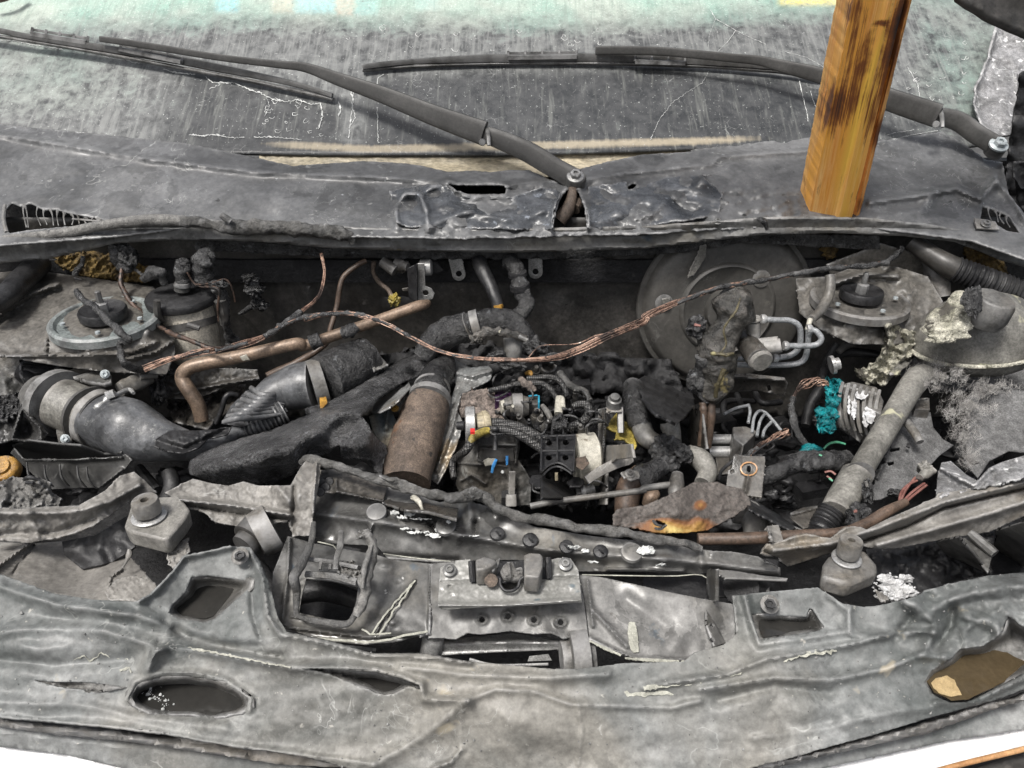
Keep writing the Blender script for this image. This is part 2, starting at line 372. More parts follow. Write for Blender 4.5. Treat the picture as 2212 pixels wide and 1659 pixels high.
mat('brown_wire', (.03, .022, .018), (.12, .075, .055), 70, (.4, .6), 300, .001, .3, .4, [(80, .5, (.015, .013, .012))], metal=.2)
mat('canister', (.42, .39, .33), (.72, .67, .57), 14, (.4, .6), 200, .001, .3, .3, [(30, .6, (.08, .07, .06)), (90, .64, (.16, .14, .12))], metal=.2)
mat('steel', (.2, .2, .195), (.42, .42, .41), 24, (.3, .5), 200, .0008, .3, .35, [(60, .64, (.06, .055, .05))], (G(.6), .5), metal=.5)
mat('bolt_zinc', (.25, .28, .29), (.5, .54, .55), 60, (.35, .5), 200, .0008, .3, .3, [(90, .62, (.2, .2, .2))], metal=.3)
mat('bolt_dark', (.045, .045, .043), (.13, .13, .125), 60, (.3, .5), 200, .0008, .3, .3, (), (G(.35), .7), metal=.3)
mat('shield', (.16, .155, .145), (.3, .31, .31), 12, (.3, .5), 120, .002, .4, .3, [(9, .55, (.18, .14, .09)), (30, .66, (.05, .05, .05))], (G(.4), .5), metal=.35)
mat('shield_blue', (.1, .13, .15), (.26, .22, .15), 10, (.3, .45), 120, .002, .4, .25, [(30, .66, (.05, .05, .05))], metal=.3)
mat('brake_pipe', (.16, .17, .175), (.34, .35, .36), 40, (.35, .55), 200, .001, .3, .35, [(80, .64, (.07, .07, .07))], metal=.2)
mat('resin', (.2, .195, .15), (.52, .5, .42), 30, (.35, .6), 120, .006, .8, .5, [(24, .56, (.06, .055, .045)), (60, .6, (.1, .095, .07))], None, coarse=.006)
mat('resin_dark', (.01, .0098, .009), (.055, .052, .046), 22, (.16, .42), 150, .004, .8, .4, [(22, .64, (.3, .25, .12)), (70, .67, (.4, .38, .3))], (G(.3, .1), .6), coarse=.006)
mat('tank', (.09, .087, .078), (.21, .204, .185), 14, (.35, .55), 180, .002, .5, .3, [(20, .64, (.36, .35, .25)), (50, .66, (.06, .06, .05))], (G(.4, .05), .7), coarse=.003)
mat('wool', (.24, .23, .22), (.44, .43, .41), 40, (.8, .95), 300, .003, .8, .4, [(30, .6, (.08, .08, .08))])
mat('grey_board', (.06, .06, .06), (.12, .12, .12), 20, (.7, .9), 400, .001, .5, .4, [(40, .7, (.3, .3, .3))])
mat('brown_wool', (.1, .085, .075), (.27, .22, .19), 40, (.8, .95), 200, .004, .9, .45, [(30, .66, (.35, .22, .16))])
mat('teal', (.0, .06, .07), (.01, .3, .33), 40, (.2, .4), 200, .004, .8, .3, [(60, .64, (.01, .03, .03))], coarse=.004)
mat('gold', (.16, .08, .015), (.4, .22, .04), 30, (.3, .5), 150, .003, .6, .35, [(40, .64, (.05, .03, .01))])
mat('yellow', (.14, .11, .03), (.34, .27, .06), 14, (.4, .6), 120, .002, .4, .4, [(20, .6, (.04, .035, .02))])
mat('yellow_moss', (.06, .038, .012), (.18, .12, .035), 30, (.6, .9), 200, .004, .8, .5, [(22, .56, (.03, .02, .01))])
mat('ash', (.35, .35, .35), (.7, .71, .72), 40, (.5, .8), 200, .004, .8, .3, [(30, .62, (.2, .2, .2))])
mat('crust', (.3, .31, .3), (.62, .63, .62), 80, (.6, .9), 300, .001, .5, .2)
mat('white_paint', (.62, .625, .63), (.78, .78, .78), 6, (.25, .4), 60, .0002, .1, .08, [(30, .64, (.5, .43, .37)), (90, .66, (.3, .28, .26))])
mat('orange_rim', (.28, .13, .05), (.45, .27, .13), 20, (.3, .5), 60, .0005, .2, .2)
mat('fleck', (.03, .03, .03), (.3, .3, .29), 300, (.5, .8), 200, .001, .3, .3)
mat('mud', (.05, .038, .022), (.075, .056, .032), 9, (.05, .09), 60, .0004, .1, .1, [(60, .70, (.2, .16, .1))])
mat('water', (.02, .02, .019), (.035, .033, .03), 6, (.04, .07), 30, .0006, .12, .1, [(120, .71, (.3, .3, .3))])
mat('sand', (.3, .22, .11), (.4, .3, .16), 40, (.5, .7), 200, .001, .4, .2)
mat('purple', (.02, .008, .025), (.045, .015, .05), 20, (.25, .4), 100, .001, .2, .2)
mat('blue', (.02, .2, .32), (.05, .35, .5), 20, (.3, .4), 100, .001, .2, .2)
mat('blue_mark', (.04, .2, .5), (.07, .3, .65), 50, (.5, .6), 100, .001, .2, .3)
mat('red', (.5, .02, .02), (.65, .05, .04), 20, (.3, .4), 100, .001, .2, .2)
mat('red_wire', (.14, .055, .045), (.26, .13, .11), 60, (.4, .5), 100, .001, .2, .3)
mat('green_wire', (.05, .25, .15), (.15, .4, .25), 60, (.4, .5), 100, .001, .2, .3)
mat('cream', (.25, .24, .2), (.45, .43, .37), 40, (.4, .6), 100, .001, .2, .25, [(50, .63, (.15, .13, .1))])
mat('tan_band', (.2, .17, .11), (.42, .37, .27), 12, (.45, .65), 150, .001, .4, .35, [(20, .62, (.16, .14, .1)), (60, .66, (.6, .55, .42))], stretch=(.4, 1, 1))
# braided hose
n = NT('braid'); w_ = n.vor(330, 'F1', rand=.15); col = n.mix(n.rng(w_, .2, .6), (.085, .083, .08), (.012, .012, .012)); n.out(col, .4, .1); n.bump((w_, .8, .002)); M['braid'] = n.m
# windscreen: reflection painted in pale mint (red), soot (green), tan (blue)
n = NT('glass_soot_reflection'); A = n.attr(); st = n.coord((110, 10, 10)); big = n.noise(9, 6, .6, .8)
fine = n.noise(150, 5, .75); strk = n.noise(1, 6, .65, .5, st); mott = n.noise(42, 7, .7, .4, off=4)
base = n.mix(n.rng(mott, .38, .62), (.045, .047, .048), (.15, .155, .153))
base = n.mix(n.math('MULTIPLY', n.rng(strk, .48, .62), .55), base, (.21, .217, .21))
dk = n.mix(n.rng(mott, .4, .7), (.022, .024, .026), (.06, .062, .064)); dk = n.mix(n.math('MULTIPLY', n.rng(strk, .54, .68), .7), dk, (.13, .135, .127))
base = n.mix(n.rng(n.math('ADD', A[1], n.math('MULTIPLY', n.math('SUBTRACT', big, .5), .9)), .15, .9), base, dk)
hue = n.mix(n.rng(n.noise(5, 3, off=8), .4, .6), (.22, .36, .3), (.34, .39, .34)); hue = n.mix(n.rng(n.noise(300, 3, .8), .55, .7), hue, (.6, .68, .63))  # mint base colour stands for the reflection in the glass
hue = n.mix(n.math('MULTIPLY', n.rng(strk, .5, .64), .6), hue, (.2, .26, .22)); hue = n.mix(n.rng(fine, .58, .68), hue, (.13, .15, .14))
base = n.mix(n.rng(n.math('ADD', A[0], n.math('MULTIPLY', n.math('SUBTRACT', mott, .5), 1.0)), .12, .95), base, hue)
tn = n.t.nodes.new('ShaderNodeAttribute'); tn.attribute_name = 'reflected_tint'; base = n.mix(n.math('MULTIPLY', tn.outputs['Alpha'], n.rng(fine, .7, .4)), base, tn.outputs['Color']); base = n.mix(n.rng(n.math('ADD', A[2], n.math('MULTIPLY', n.math('SUBTRACT', strk, .5), .6)), .4, .8), base, n.mix(mott, (.13, .11, .075), (.42, .37, .28)))
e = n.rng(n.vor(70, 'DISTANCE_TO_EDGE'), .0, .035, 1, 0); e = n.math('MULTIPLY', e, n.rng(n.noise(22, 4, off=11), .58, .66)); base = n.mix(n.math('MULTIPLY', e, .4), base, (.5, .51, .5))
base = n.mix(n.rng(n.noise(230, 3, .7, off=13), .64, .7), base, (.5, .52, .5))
n.out(base, n.rng(mott, .3, .7, .35, .6)); n.bump((fine, .35, .001), (mott, .35, .002)); M['glass_soot_reflection'] = n.m
# charred wood: red = char, green = yellow stain ; long grain on local z
n = NT('wood'); A = n.attr(); g = n.noise(1, 5, .7, .8, n.coord((330, 160, 5))); g2 = n.noise(1, 4, .6, .6, n.coord((30, 20, 3)), off=4); sp = n.noise(60, 5, .7)
col = n.mix(n.rng(g, .38, .6), (.78, .29, .05), (.99, .6, .22)); col = n.mix(n.rng(g2, .45, .62), col, (.88, .42, .07))
col = n.mix(n.math('MULTIPLY', A[1], n.rng(g2, .4, .62)), col, (.9, .56, .09))
ch = n.math('ADD', A[0], n.math('MULTIPLY', n.math('SUBTRACT', g, .5), 1.6)); ch = n.math('ADD', ch, n.math('MULTIPLY', n.math('SUBTRACT', n.noise(22, 5, .65, 1.2, n.coord((1, 1, .45)), 9), .5), 1.5))
col = n.mix(n.rng(ch, .2, .5), col, (.24, .08, .02)); col = n.mix(n.rng(ch, .5, 1.0), col, (.022, .017, .017))
n.out(col, n.rng(g, .3, .7, .45, .7)); n.bump((g, .5, .002), (sp, .3, .001)); M['wood'] = n.m
# burnt shield cloth: red = own orange colour of scorched metal
n = NT('scorched_cloth'); A = n.attr(); f1 = n.noise(26, 5, .65, .5); f2 = n.noise(260, 3, .8)
q = n.math('ADD', A[0], n.math('MULTIPLY', n.math('SUBTRACT', f1, .5), .9)); col = n.mix(n.rng(f2, .35, .65), (.045, .04, .036), (.11, .095, .085))
col = n.mix(n.rng(q, .15, .4), col, (.17, .075, .03)); col = n.mix(n.rng(q, .55, .9), col, (.28, .155, .04)); col = n.mix(n.rng(q, 1.0, 1.3), col, (.55, .45, .16))
n.out(col, .65); n.bump((f2, .6, .002), (f1, .5, .003)); M['scorched_cloth'] = n.m
mat('tower', (.042, .04, .037), (.115, .108, .097), 8, (.35, .6), 160, .001, .4, .35, [(24, .65, (.02, .02, .02)), (50, .67, (.24, .23, .2))], (G(.36), .6), c3=(.08, .075, .066))
# ================================================================== GROUND AND BODY
V('X')
g = MB(); g.add([Vector(p) for p in ((-60, -60, 0), (60, -60, 0), (60, 60, 0), (-60, 60, 0))], [(0, 1, 2, 3)])
mat('asphalt', (.04, .04, .04), (.07, .07, .068), 3, (.8, .9), 60, .003, .5, .3)
struct('ground', g, 'asphalt')
def lerp_pl(x, pl):
    for (x0, y0), (x1, y1) in zip(pl, pl[1:]):
        if x <= x1: return y0 + (y1 - y0) * max(0, (x - x0)) / (x1 - x0)
    return pl[-1][1]
WL = [(-200, 60), (0, 72), (240, 105), (480, 150), (720, 215), (780, 190), (800, 150), (1060, 138), (1400, 130), (1700, 152), (1830, 185), (2000, 200), (2300, 260)]
def reflection_and_soot(x, y):  # red channel: bright reflection along the top of the glass, painted in
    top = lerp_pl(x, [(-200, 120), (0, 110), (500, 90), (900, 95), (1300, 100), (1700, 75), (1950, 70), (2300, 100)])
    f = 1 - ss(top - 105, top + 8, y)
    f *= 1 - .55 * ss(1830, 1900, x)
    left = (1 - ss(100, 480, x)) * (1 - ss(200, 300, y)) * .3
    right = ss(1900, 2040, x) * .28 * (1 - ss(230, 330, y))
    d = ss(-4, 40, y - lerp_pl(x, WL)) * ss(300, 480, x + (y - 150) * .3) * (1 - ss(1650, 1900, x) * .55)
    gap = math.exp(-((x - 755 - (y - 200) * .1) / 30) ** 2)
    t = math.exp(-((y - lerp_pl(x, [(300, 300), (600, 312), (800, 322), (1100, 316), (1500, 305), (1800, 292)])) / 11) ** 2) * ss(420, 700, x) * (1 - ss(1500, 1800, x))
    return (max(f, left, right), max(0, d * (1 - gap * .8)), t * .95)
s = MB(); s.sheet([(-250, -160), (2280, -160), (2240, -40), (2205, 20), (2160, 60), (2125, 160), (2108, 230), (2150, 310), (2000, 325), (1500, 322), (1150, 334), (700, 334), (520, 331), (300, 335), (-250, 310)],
    lambda x, y: ('W', -.02 * ((x - 1100) / 1200) ** 2), 9, col=reflection_and_soot)
screen = part('windscreen', s, 'glass_soot_reflection', thick=.005)
at = screen.data.color_attributes.new('reflected_tint', 'FLOAT_COLOR', 'POINT'); tv = []  # coloured patches reflected in and seen through the glass, painted on
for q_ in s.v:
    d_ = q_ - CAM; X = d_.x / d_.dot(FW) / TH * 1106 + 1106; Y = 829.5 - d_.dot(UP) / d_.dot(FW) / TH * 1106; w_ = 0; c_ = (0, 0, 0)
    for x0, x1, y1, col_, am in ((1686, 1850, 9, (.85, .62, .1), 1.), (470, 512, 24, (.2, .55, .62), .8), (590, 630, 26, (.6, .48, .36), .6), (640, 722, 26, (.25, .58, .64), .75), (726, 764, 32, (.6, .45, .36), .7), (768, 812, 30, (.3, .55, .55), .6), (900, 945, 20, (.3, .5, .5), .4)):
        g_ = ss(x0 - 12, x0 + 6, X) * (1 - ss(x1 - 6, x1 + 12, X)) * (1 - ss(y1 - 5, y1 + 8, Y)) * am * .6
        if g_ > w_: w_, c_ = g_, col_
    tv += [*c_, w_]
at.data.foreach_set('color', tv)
# white residue lines and cracks in the glass
cr = MB()
def crust(k, pl, w=2.2, amp=7, seed=0, off=.002):
    V(k); q = wob(pl, amp / (cv[0] * 2), seed, 5 / cv[0] * .5); V('X'); q = [to(k, *a) for a in q]
    cr.tube([(x, y, ('W', off - .02 * ((x - 1100) / 1200) ** 2), w * .62 * (.25 + 1.5 * abs(fr((x * .08, y * .08, seed + 4))))) for x, y in q], 5, 1, flat=.3)
for i, (k, pl, w) in enumerate([('A', [(970, 410), (1040, 430), (1160, 442)], 3), ('A', [(1220, 455), (1260, 490), (1390, 492), (1480, 530), (1550, 555), (1620, 590), (1700, 605), (1760, 590), (1850, 620), (1905, 615), (1915, 690), (1890, 765)], 3.5),
        ('A', [(1240, 530), (1290, 510), (1330, 490)], 2), ('A', [(1580, 570), (1600, 630), (1570, 690)], 2), ('A', [(1120, 800), (1220, 805), (1280, 800), (1360, 818), (1450, 815)], 3), ('A', [(1510, 815), (1600, 812), (1700, 820), (1790, 828)], 2.5),
        ('A', [(2080, 530), (2100, 600), (2085, 690), (2070, 820)], 3), ('A', [(2010, 600), (2025, 650), (2010, 690)], 3), ('A', [(0, 770), (80, 775), (140, 795), (250, 770), (400, 785), (500, 790)], 3.4), ('A', [(0, 240), (80, 240), (200, 265), (370, 292)], 3),
        ('A', [(590, 320), (650, 345), (740, 350), (790, 370), (880, 375)], 3), ('B', [(230, 510), (235, 460), (270, 440)], 2.6), ('B', [(90, 540), (80, 620), (100, 700), (60, 760)], 3), ('B', [(230, 640), (235, 850)], 2),
        ('C', [(875, 470), (900, 580), (920, 660), (930, 720)], 3), ('C', [(945, 540), (960, 600), (985, 650)], 2), ('C', [(1015, 540), (1020, 640)], 2), ('B', [(2200, 420), (2160, 490), (1990, 600), (1910, 700), (1850, 830)], 1.1),
        ('C', [(350, 60), (380, 110), (500, 180), (450, 250), (380, 320)], 2), ('C', [(380, 110), (340, 220), (335, 310)], 1.2), ('C', [(500, 180), (580, 220), (680, 262)], 1.6), ('C', [(790, 305), (920, 340), (1010, 390), (1090, 460)], 1.4),
        ('C', [(1400, 835), (1550, 800), (1700, 775)], 3), ('C', [(1400, 800), (1440, 790), (1560, 770)], 2), ('C', [(1520, 400), (1580, 500), (1600, 620)], 2)]):
    crust(k, pl, w * (.8 if k != 'C' or i < 14 else .55), 5 if k != 'C' or i < 14 else 2.5, i)
V('X'); rn = random.Random(3)
for _ in range(46):
    k = rn.random()
    if k < .35: x, y, r = rn.uniform(560, 700), rn.uniform(215, 300), rn.uniform(3, 7)
    elif k < .7: x, y, r = rn.uniform(1960, 2090), rn.uniform(90, 220), rn.uniform(3, 6)
    else: x, y, r = rn.uniform(740, 1300), rn.uniform(60, 110), rn.uniform(3, 7)
    cr.tube([(x + r * math.cos(a) * (1 + .3 * math.sin(3 * a + x)), y + r * math.sin(a) * (.8 + .3 * math.sin(2 * a + y)), ('W', .001 - .02 * ((x - 1100) / 1200) ** 2), .35 + .3 * abs(math.sin(a * 2 + x))) for a in [q * .7 for q in range(rn.randint(5, 9))]], 4, 1, flat=.3)
crusts = part('residue_line', cr, 'crust'); crusts['kind'] = 'stuff'
# scuttle strip under the glass
s = MB(); s.sheet([(560, 330), (800, 334), (1150, 330), (1500, 318), (1500, 345), (1300, 372), (1150, 385), (950, 385), (700, 372), (560, 352)], ('W', -.012), 9, amp=.0015, ns=.02,
    ridges=[([(560, 338), (1100, 340), (1500, 322)], 4, .005)])
scut = part('scuttle_strip', s, 'tan_band', thick=.002)
# cowl
top = cvt('A', [(-300, 720), (0, 738), (430, 780), (1100, 850), (1540, 940), (1740, 985)]) + cvt('B', [(150, 955), (400, 970), (520, 990), (650, 1020), (800, 1012), (900, 1022), (1000, 1010), (1130, 1010), (1290, 1080), (1440, 1000), (1600, 960), (1800, 918), (2100, 900)]) + cvt('C', [(230, 890), (600, 850), (1000, 800), (1400, 832), (1720, 780), (1850, 850), (1990, 950)]) + [(2165, 350), (2180, 420), (2212, 460), (2300, 520), (2300, 600), (2212, 560)]
low = [(2100, 520), (1870, 490), (1700, 485), (1390, 505), (1000, 515), (700, 510), (420, 490), (250, 510), (0, 530), (-100, 540)]
holes = [cvt('B', [(650, 1092), (760, 1098), (900, 1092), (980, 1095), (1000, 1115), (990, 1150), (930, 1152), (800, 1152), (760, 1150), (700, 1130)]),
         cvt('B', [(1345, 1130), (1400, 1125), (1430, 1150), (1460, 1220), (1475, 1300), (1475, 1375), (1275, 1375), (1280, 1290), (1310, 1200)]),
         cvt('B', [(1715, 1105), (1750, 1088), (1772, 1095), (1750, 1120), (1720, 1124)]),
         cvt('A', [(35, 1240), (70, 1205), (120, 1225), (180, 1208), (260, 1245), (330, 1245), (410, 1265), (500, 1280), (600, 1300), (640, 1308), (560, 1330), (400, 1345), (200, 1362), (60, 1384), (40, 1370), (30, 1300)]),
         cvt('C', [(1965, 1225), (2010, 1235), (2080, 1260), (2130, 1290), (2160, 1340), (2190, 1385), (2110, 1370), (2060, 1340), (1985, 1310), (1950, 1320)])]
crest = cvt('A', [(-300, 780), (0, 800), (850, 940), (1500, 1020), (2212, 1050)]) + cvt('B', [(600, 1075), (1000, 1105), (1190, 1085), (1290, 1075)])
crest2 = cvt('B', [(1440, 1065), (1700, 1030), (2212, 975)]) + cvt('C', [(400, 930), (1000, 890), (1380, 840)])
RC = [(crest, 7, .007), (crest2, 7, .007), (cvt('B', [(350, 1350), (340, 1230), (400, 1150), (480, 1150), (520, 1250), (530, 1350)]), 9, .008), (cvt('B', [(500, 1160), (560, 1110), (650, 1080)]), 9, .006),
      (cvt('B', [(650, 1100), (780, 1170), (900, 1170), (1050, 1160), (1200, 1110)]), 8, .006), (cvt('B', [(560, 1330), (800, 1250), (1000, 1300), (1200, 1260)]), 12, .006), (cvt('B', [(1270, 1350), (1290, 1200), (1350, 1120)]), 8, .012),
      (cvt('B', [(1480, 1350), (1465, 1230), (1430, 1130)]), 8, .012), (cvt('B', [(1560, 1290), (1700, 1230), (1800, 1300), (2000, 1150), (2150, 1080)]), 14, .006), (cvt('C', [(1300, 1200), (1600, 1160), (1810, 1120), (1950, 1180), (2050, 1080)]), 8, .012),
      (cvt('C', [(1350, 1290), (1600, 1250), (1650, 1190)]), 9, .006), (cvt('C', [(2050, 1080), (2160, 1190), (2212, 1290)]), 10, .01)]
def melt(x, y): return ss(850, 900, x) * (1 - ss(1700, 1760, x)) * ss(385, 410, y)
s = MB(); s.sheet(top + low, lambda x, y: ('C', .004 + .006 * melt(x, y) * fr((x * .03, y * .05, 3)) + .003 * fr((x * .012, y * .02, 8), 1, 3)), 5, holes=holes, ridges=RC, jag=1.4)
cowl = part('cowl_panel', s, 'cowl', thick=.003)
s = MB()
for out in (cvt('B', [(300, 1130), (420, 1110), (560, 1090), (620, 1090), (700, 1160), (850, 1180), (980, 1180), (1180, 1120), (1290, 1120), (1320, 1150), (1270, 1250), (1265, 1358), (900, 1358), (600, 1352), (400, 1345), (345, 1320), (320, 1220)]),
            cvt('B', [(1480, 1110), (1600, 1090), (1710, 1080), (1715, 1130), (1790, 1110), (1950, 1050), (2212, 1040)]) + cvt('C', [(300, 1040), (420, 1150), (400, 1270), (150, 1320), (-80, 1340)]) + cvt('B', [(1800, 1350), (1490, 1355), (1480, 1250)])):
    s.sheet(out, lambda x, y: ('C', .007 + .010 * fr((x * .014, y * .028, 13), 1, 2)), 4, ridges=[(a, w * .7, h * 1.1) for a, w, h in RC[2:]], jag=3)
melted = part('melted_panel', s, 'cowl_melt', thick=.002, sharp=80); tag(melted, 'blistered and sagging glossy centre of the panel', None)
s = MB()
for k, pts in (('A', [(140, 1215, 1350, 6), (150, 1215, 1352, 5), (225, 1230, 1340, 4), (262, 1245, 1335, 5), (300, 1245, 1340, 6), (345, 1250, 1340, 6), (385, 1262, 1338, 8), (425, 1268, 1336, 7), (470, 1278, 1330, 8), (510, 1290, 1328, 9), (548, 1296, 1325, 8), (585, 1300, 1320, 8)]),
               ('C', [(2000, 1235, 1310, 6), (2040, 1250, 1320, 6), (2075, 1262, 1330, 7), (2110, 1285, 1350, 6)])):
    V(k)
    for i, (x, y0, y1, r) in enumerate(pts): s.tube([(x, y0, ('C', .003), r * 1.6), (x + 12 * math.sin(i * 2), (y0 * .6 + y1 * .4), ('C', 0), r * .5), (x + (18 if i < 5 else 2), y1, ('C', 0), r * .6)], 6, 3, lump=.4, ls=300)
    if k == 'A': s.tube([(430, 1300, ('C', .001), 6), (640, 1318, ('C', .001), 6)], 6, 2); s.tube([(30, 1220, ('C', .004), 12), (22, 1300, ('C', .004), 12), (40, 1380, ('C', .004), 12)], 8)
V('X'); vent = pieces('vent_slat', s, 'plastic_grey')
# lip: flange and the seal lying along it
lt = [(-90, 520), (0, 508), (150, 495), (318, 470), (412, 469), (506, 480), (730, 488), (771, 491), (1000, 496), (1390, 488), (1560, 476), (1650, 469), (1740, 467), (1870, 470), (2000, 483), (2100, 500), (2212, 535), (2290, 565)]
lb = [(2290, 600), (2212, 577), (2160, 562), (2120, 545), (2060, 522), (1950, 510), (1800, 503), (1640, 508), (1500, 525), (1390, 538), (1100, 546), (900, 543), (700, 535), (560, 522), (380, 518), (250, 526), (100, 560), (0, 569), (-90, 580)]
s = MB(); s.sheet(lt + lb, lambda x, y: -1.175 + .0, 7, ridges=[([(a, b + 5) for a, b in lt], 6, .004), ([(a, b - 5) for a, b in lb], 4, .003), ([(a, b + 22) for a, b in lt], 3, -.002)], amp=.0008, ns=.02, jag=.5)
lip = part('bay_lip', s, 'beam_metal', thick=.004)
s = MB(); s.sheet([(420, 512), (700, 534), (1000, 541), (1390, 534), (1500, 522), (1640, 505), (1900, 508), (1900, 540), (1600, 525), (1480, 545), (1250, 560), (900, 560), (640, 552), (420, 540)], -1.2, 9, jag=4, amp=.004, ns=.03)
fringe = part('charred_fringe', s, 'char', thick=.003)
s = MB(); s.sheet([(2105, 470), (2150, 478), (2160, 495), (2110, 492)], ('C', .012), 6); bl = MB(); bl.bolt(2130, 483, ('C', .016), 7); bl2 = MB(); bl2.bolt(1550, 478, ('C', .014), 6); bl3 = MB(); bl3.bolt(2390 * .4048 - 1, 2000, .9, 1) if 0 else None
tab1 = part('mounting_tab', s, 'flange', thick=.003)
# firewall and the bulkhead behind the lip
s = MB(); s.sheet([(-140, 470), (2350, 470), (2350, 900), (-140, 900)], -1.24, 14, amp=.006, ns=.006,
    ridges=[([(662, 540), (668, 760)], 4, .006), ([(690, 545), (694, 760)], 3, -.004), ([(840, 560), (1020, 580), (1090, 640), (1120, 720)], 12, .006), ([(1340, 560), (1350, 720)], 10, .006), ([(820, 640), (900, 640)], 6, -.006)], bowl=[(1200, 620, 60, 40, -.01), (560, 640, 40, 40, -.006)])
fire = part('firewall', s, 'dark_metal', thick=.002)
# inner wings, strut tower domes
V('D'); s = MB()
s.sheet([(-150, 300), (300, 400), (600, 440), (880, 480), (960, 560), (1000, 700), (1010, 860), (960, 985), (640, 975), (420, 950), (110, 900), (0, 885), (-150, 880)],
    [(-150, 300, 1.06), (600, 440, 1.06), (900, 480, 1.05), (600, 700, 1.048), (600, 800, 1.047), (350, 760, 1.046), (850, 740, 1.044), (300, 620, 1.047), (0, 800, 1.035), (500, 850, 1.038), (960, 700, 1.025), (1000, 860, 1.005), (500, 900, 1.018), (960, 985, .985), (420, 950, 1.0), (640, 975, .995), (-150, 880, 1.02), (-150, 830, 1.035), (850, 860, 1.015)], 14, amp=.002, ns=.01,
    ridges=[([(0, 880), (260, 878), (520, 880), (760, 860), (900, 800)], 8, .006), ([(270, 780), (265, 870)], 4, .004), ([(700, 905), (900, 860), (1000, 790)], 10, .008), ([(-100, 700), (180, 520), (330, 470)], 14, .012)])
wingL = part('left_tower_panel', s, 'tower', thick=.003)
s = MB(); s.sheet([(420, 420), (500, 455), (640, 470), (880, 500), (960, 560), (940, 640), (700, 560), (450, 480)], -1.19, 14, amp=.004); wallL = part('tower_wall', s, 'bay_metal', thick=.003)
V('F'); s = MB()
s.sheet([(960, 300), (1130, 290), (1300, 220), (1480, 240), (1640, 290), (1720, 420), (1640, 560), (1500, 640), (1250, 640), (1080, 560), (980, 480)],
    [(960, 300, 1.06), (1300, 220, 1.09), (1640, 290, 1.08), (1290, 420, 1.053), (1290, 520, 1.05), (1080, 420, 1.05), (1480, 420, 1.053), (1600, 480, 1.04), (1100, 540, 1.03), (1250, 640, 1.008), (1500, 640, 1.008), (960, 470, 1.03)], 12, amp=.003, ns=.012, ridges=[([(1150, 330), (1300, 280), (1480, 290)], 14, .008)])
s.sheet([(1120, 230), (1400, 120), (1640, 190), (1660, 300), (1500, 260), (1300, 290), (1160, 330)], -1.2, 14, amp=.003)
wingR = part('right_tower_panel', s, 'tower', thick=.003)
# fender side plates in the right and left corners of the bay
s = MB(); s.sheet([(1880, 850), (2137, 880), (2250, 900), (2250, 1200), (2060, 1190), (1960, 1240), (1900, 1330), (1830, 1250), (1850, 1100), (1840, 950)], [(1880, 860, .97), (2137, 880, .98), (2000, 1200, .93), (1900, 1300, .92)], 16, amp=.003, ns=.01, ridges=[([(1870, 860), (2200, 870)], 10, .006)])
s.sheet([(1500, 640), (2250, 560), (2250, 900), (1700, 880), (1500, 800)], [(1500, 640, .93), (2250, 560, .95), (2000, 900, .9)], 20, amp=.004, ns=.01)
sideR = part('wing_side_plate', s, 'grey_board', thick=.003)
V('D'); s = MB(); s.sheet([(-150, 880), (0, 885), (110, 895), (420, 945), (250, 960), (130, 930), (110, 970), (140, 1040), (200, 1100), (170, 1160), (100, 1100), (0, 1110), (-150, 1100)], [(-150, 880, .98), (420, 945, .96), (100, 1000, .965), (0, 1100, .955), (200, 1120, .94)], 12, amp=.004, ns=.012,
    ridges=[([(110, 900), (130, 1000), (210, 1100)], 18, .012)])
wingpL = part('wing_lip', s, 'plastic_grey', thick=.003)
# bay floor and walls
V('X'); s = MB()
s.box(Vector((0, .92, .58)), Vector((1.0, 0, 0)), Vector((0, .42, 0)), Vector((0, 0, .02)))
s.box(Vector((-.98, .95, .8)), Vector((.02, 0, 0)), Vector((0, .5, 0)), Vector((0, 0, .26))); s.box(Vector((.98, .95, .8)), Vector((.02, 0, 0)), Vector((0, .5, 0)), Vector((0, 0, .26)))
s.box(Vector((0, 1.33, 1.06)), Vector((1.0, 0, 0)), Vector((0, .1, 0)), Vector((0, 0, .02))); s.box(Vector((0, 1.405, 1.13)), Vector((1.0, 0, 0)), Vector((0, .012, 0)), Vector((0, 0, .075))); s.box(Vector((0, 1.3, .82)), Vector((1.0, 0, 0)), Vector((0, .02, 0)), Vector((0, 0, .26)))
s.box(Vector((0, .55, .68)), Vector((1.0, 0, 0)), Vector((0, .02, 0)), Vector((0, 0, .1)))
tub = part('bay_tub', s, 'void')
# things hanging over the corners of the firewall
s = MB(); V('D'); s.sheet([(310, 310), (480, 290), (640, 300), (760, 340), (860, 380), (850, 460), (700, 450), (480, 420), (360, 370)], -1.215, 10, amp=.008, ns=.03, jag=8)
V('F'); s.sheet([(1830, 150), (1950, 150), (2030, 230), (2060, 290), (1950, 290), (1850, 220)], -1.2, 10, amp=.008, ns=.03, jag=8); s.sheet([(1090, 110), (1160, 100), (1170, 190), (1120, 210)], -1.225, 8, amp=.008, ns=.03, jag=10)
moss = pieces('insulation_pad', s, 'yellow_moss', thick=.008)
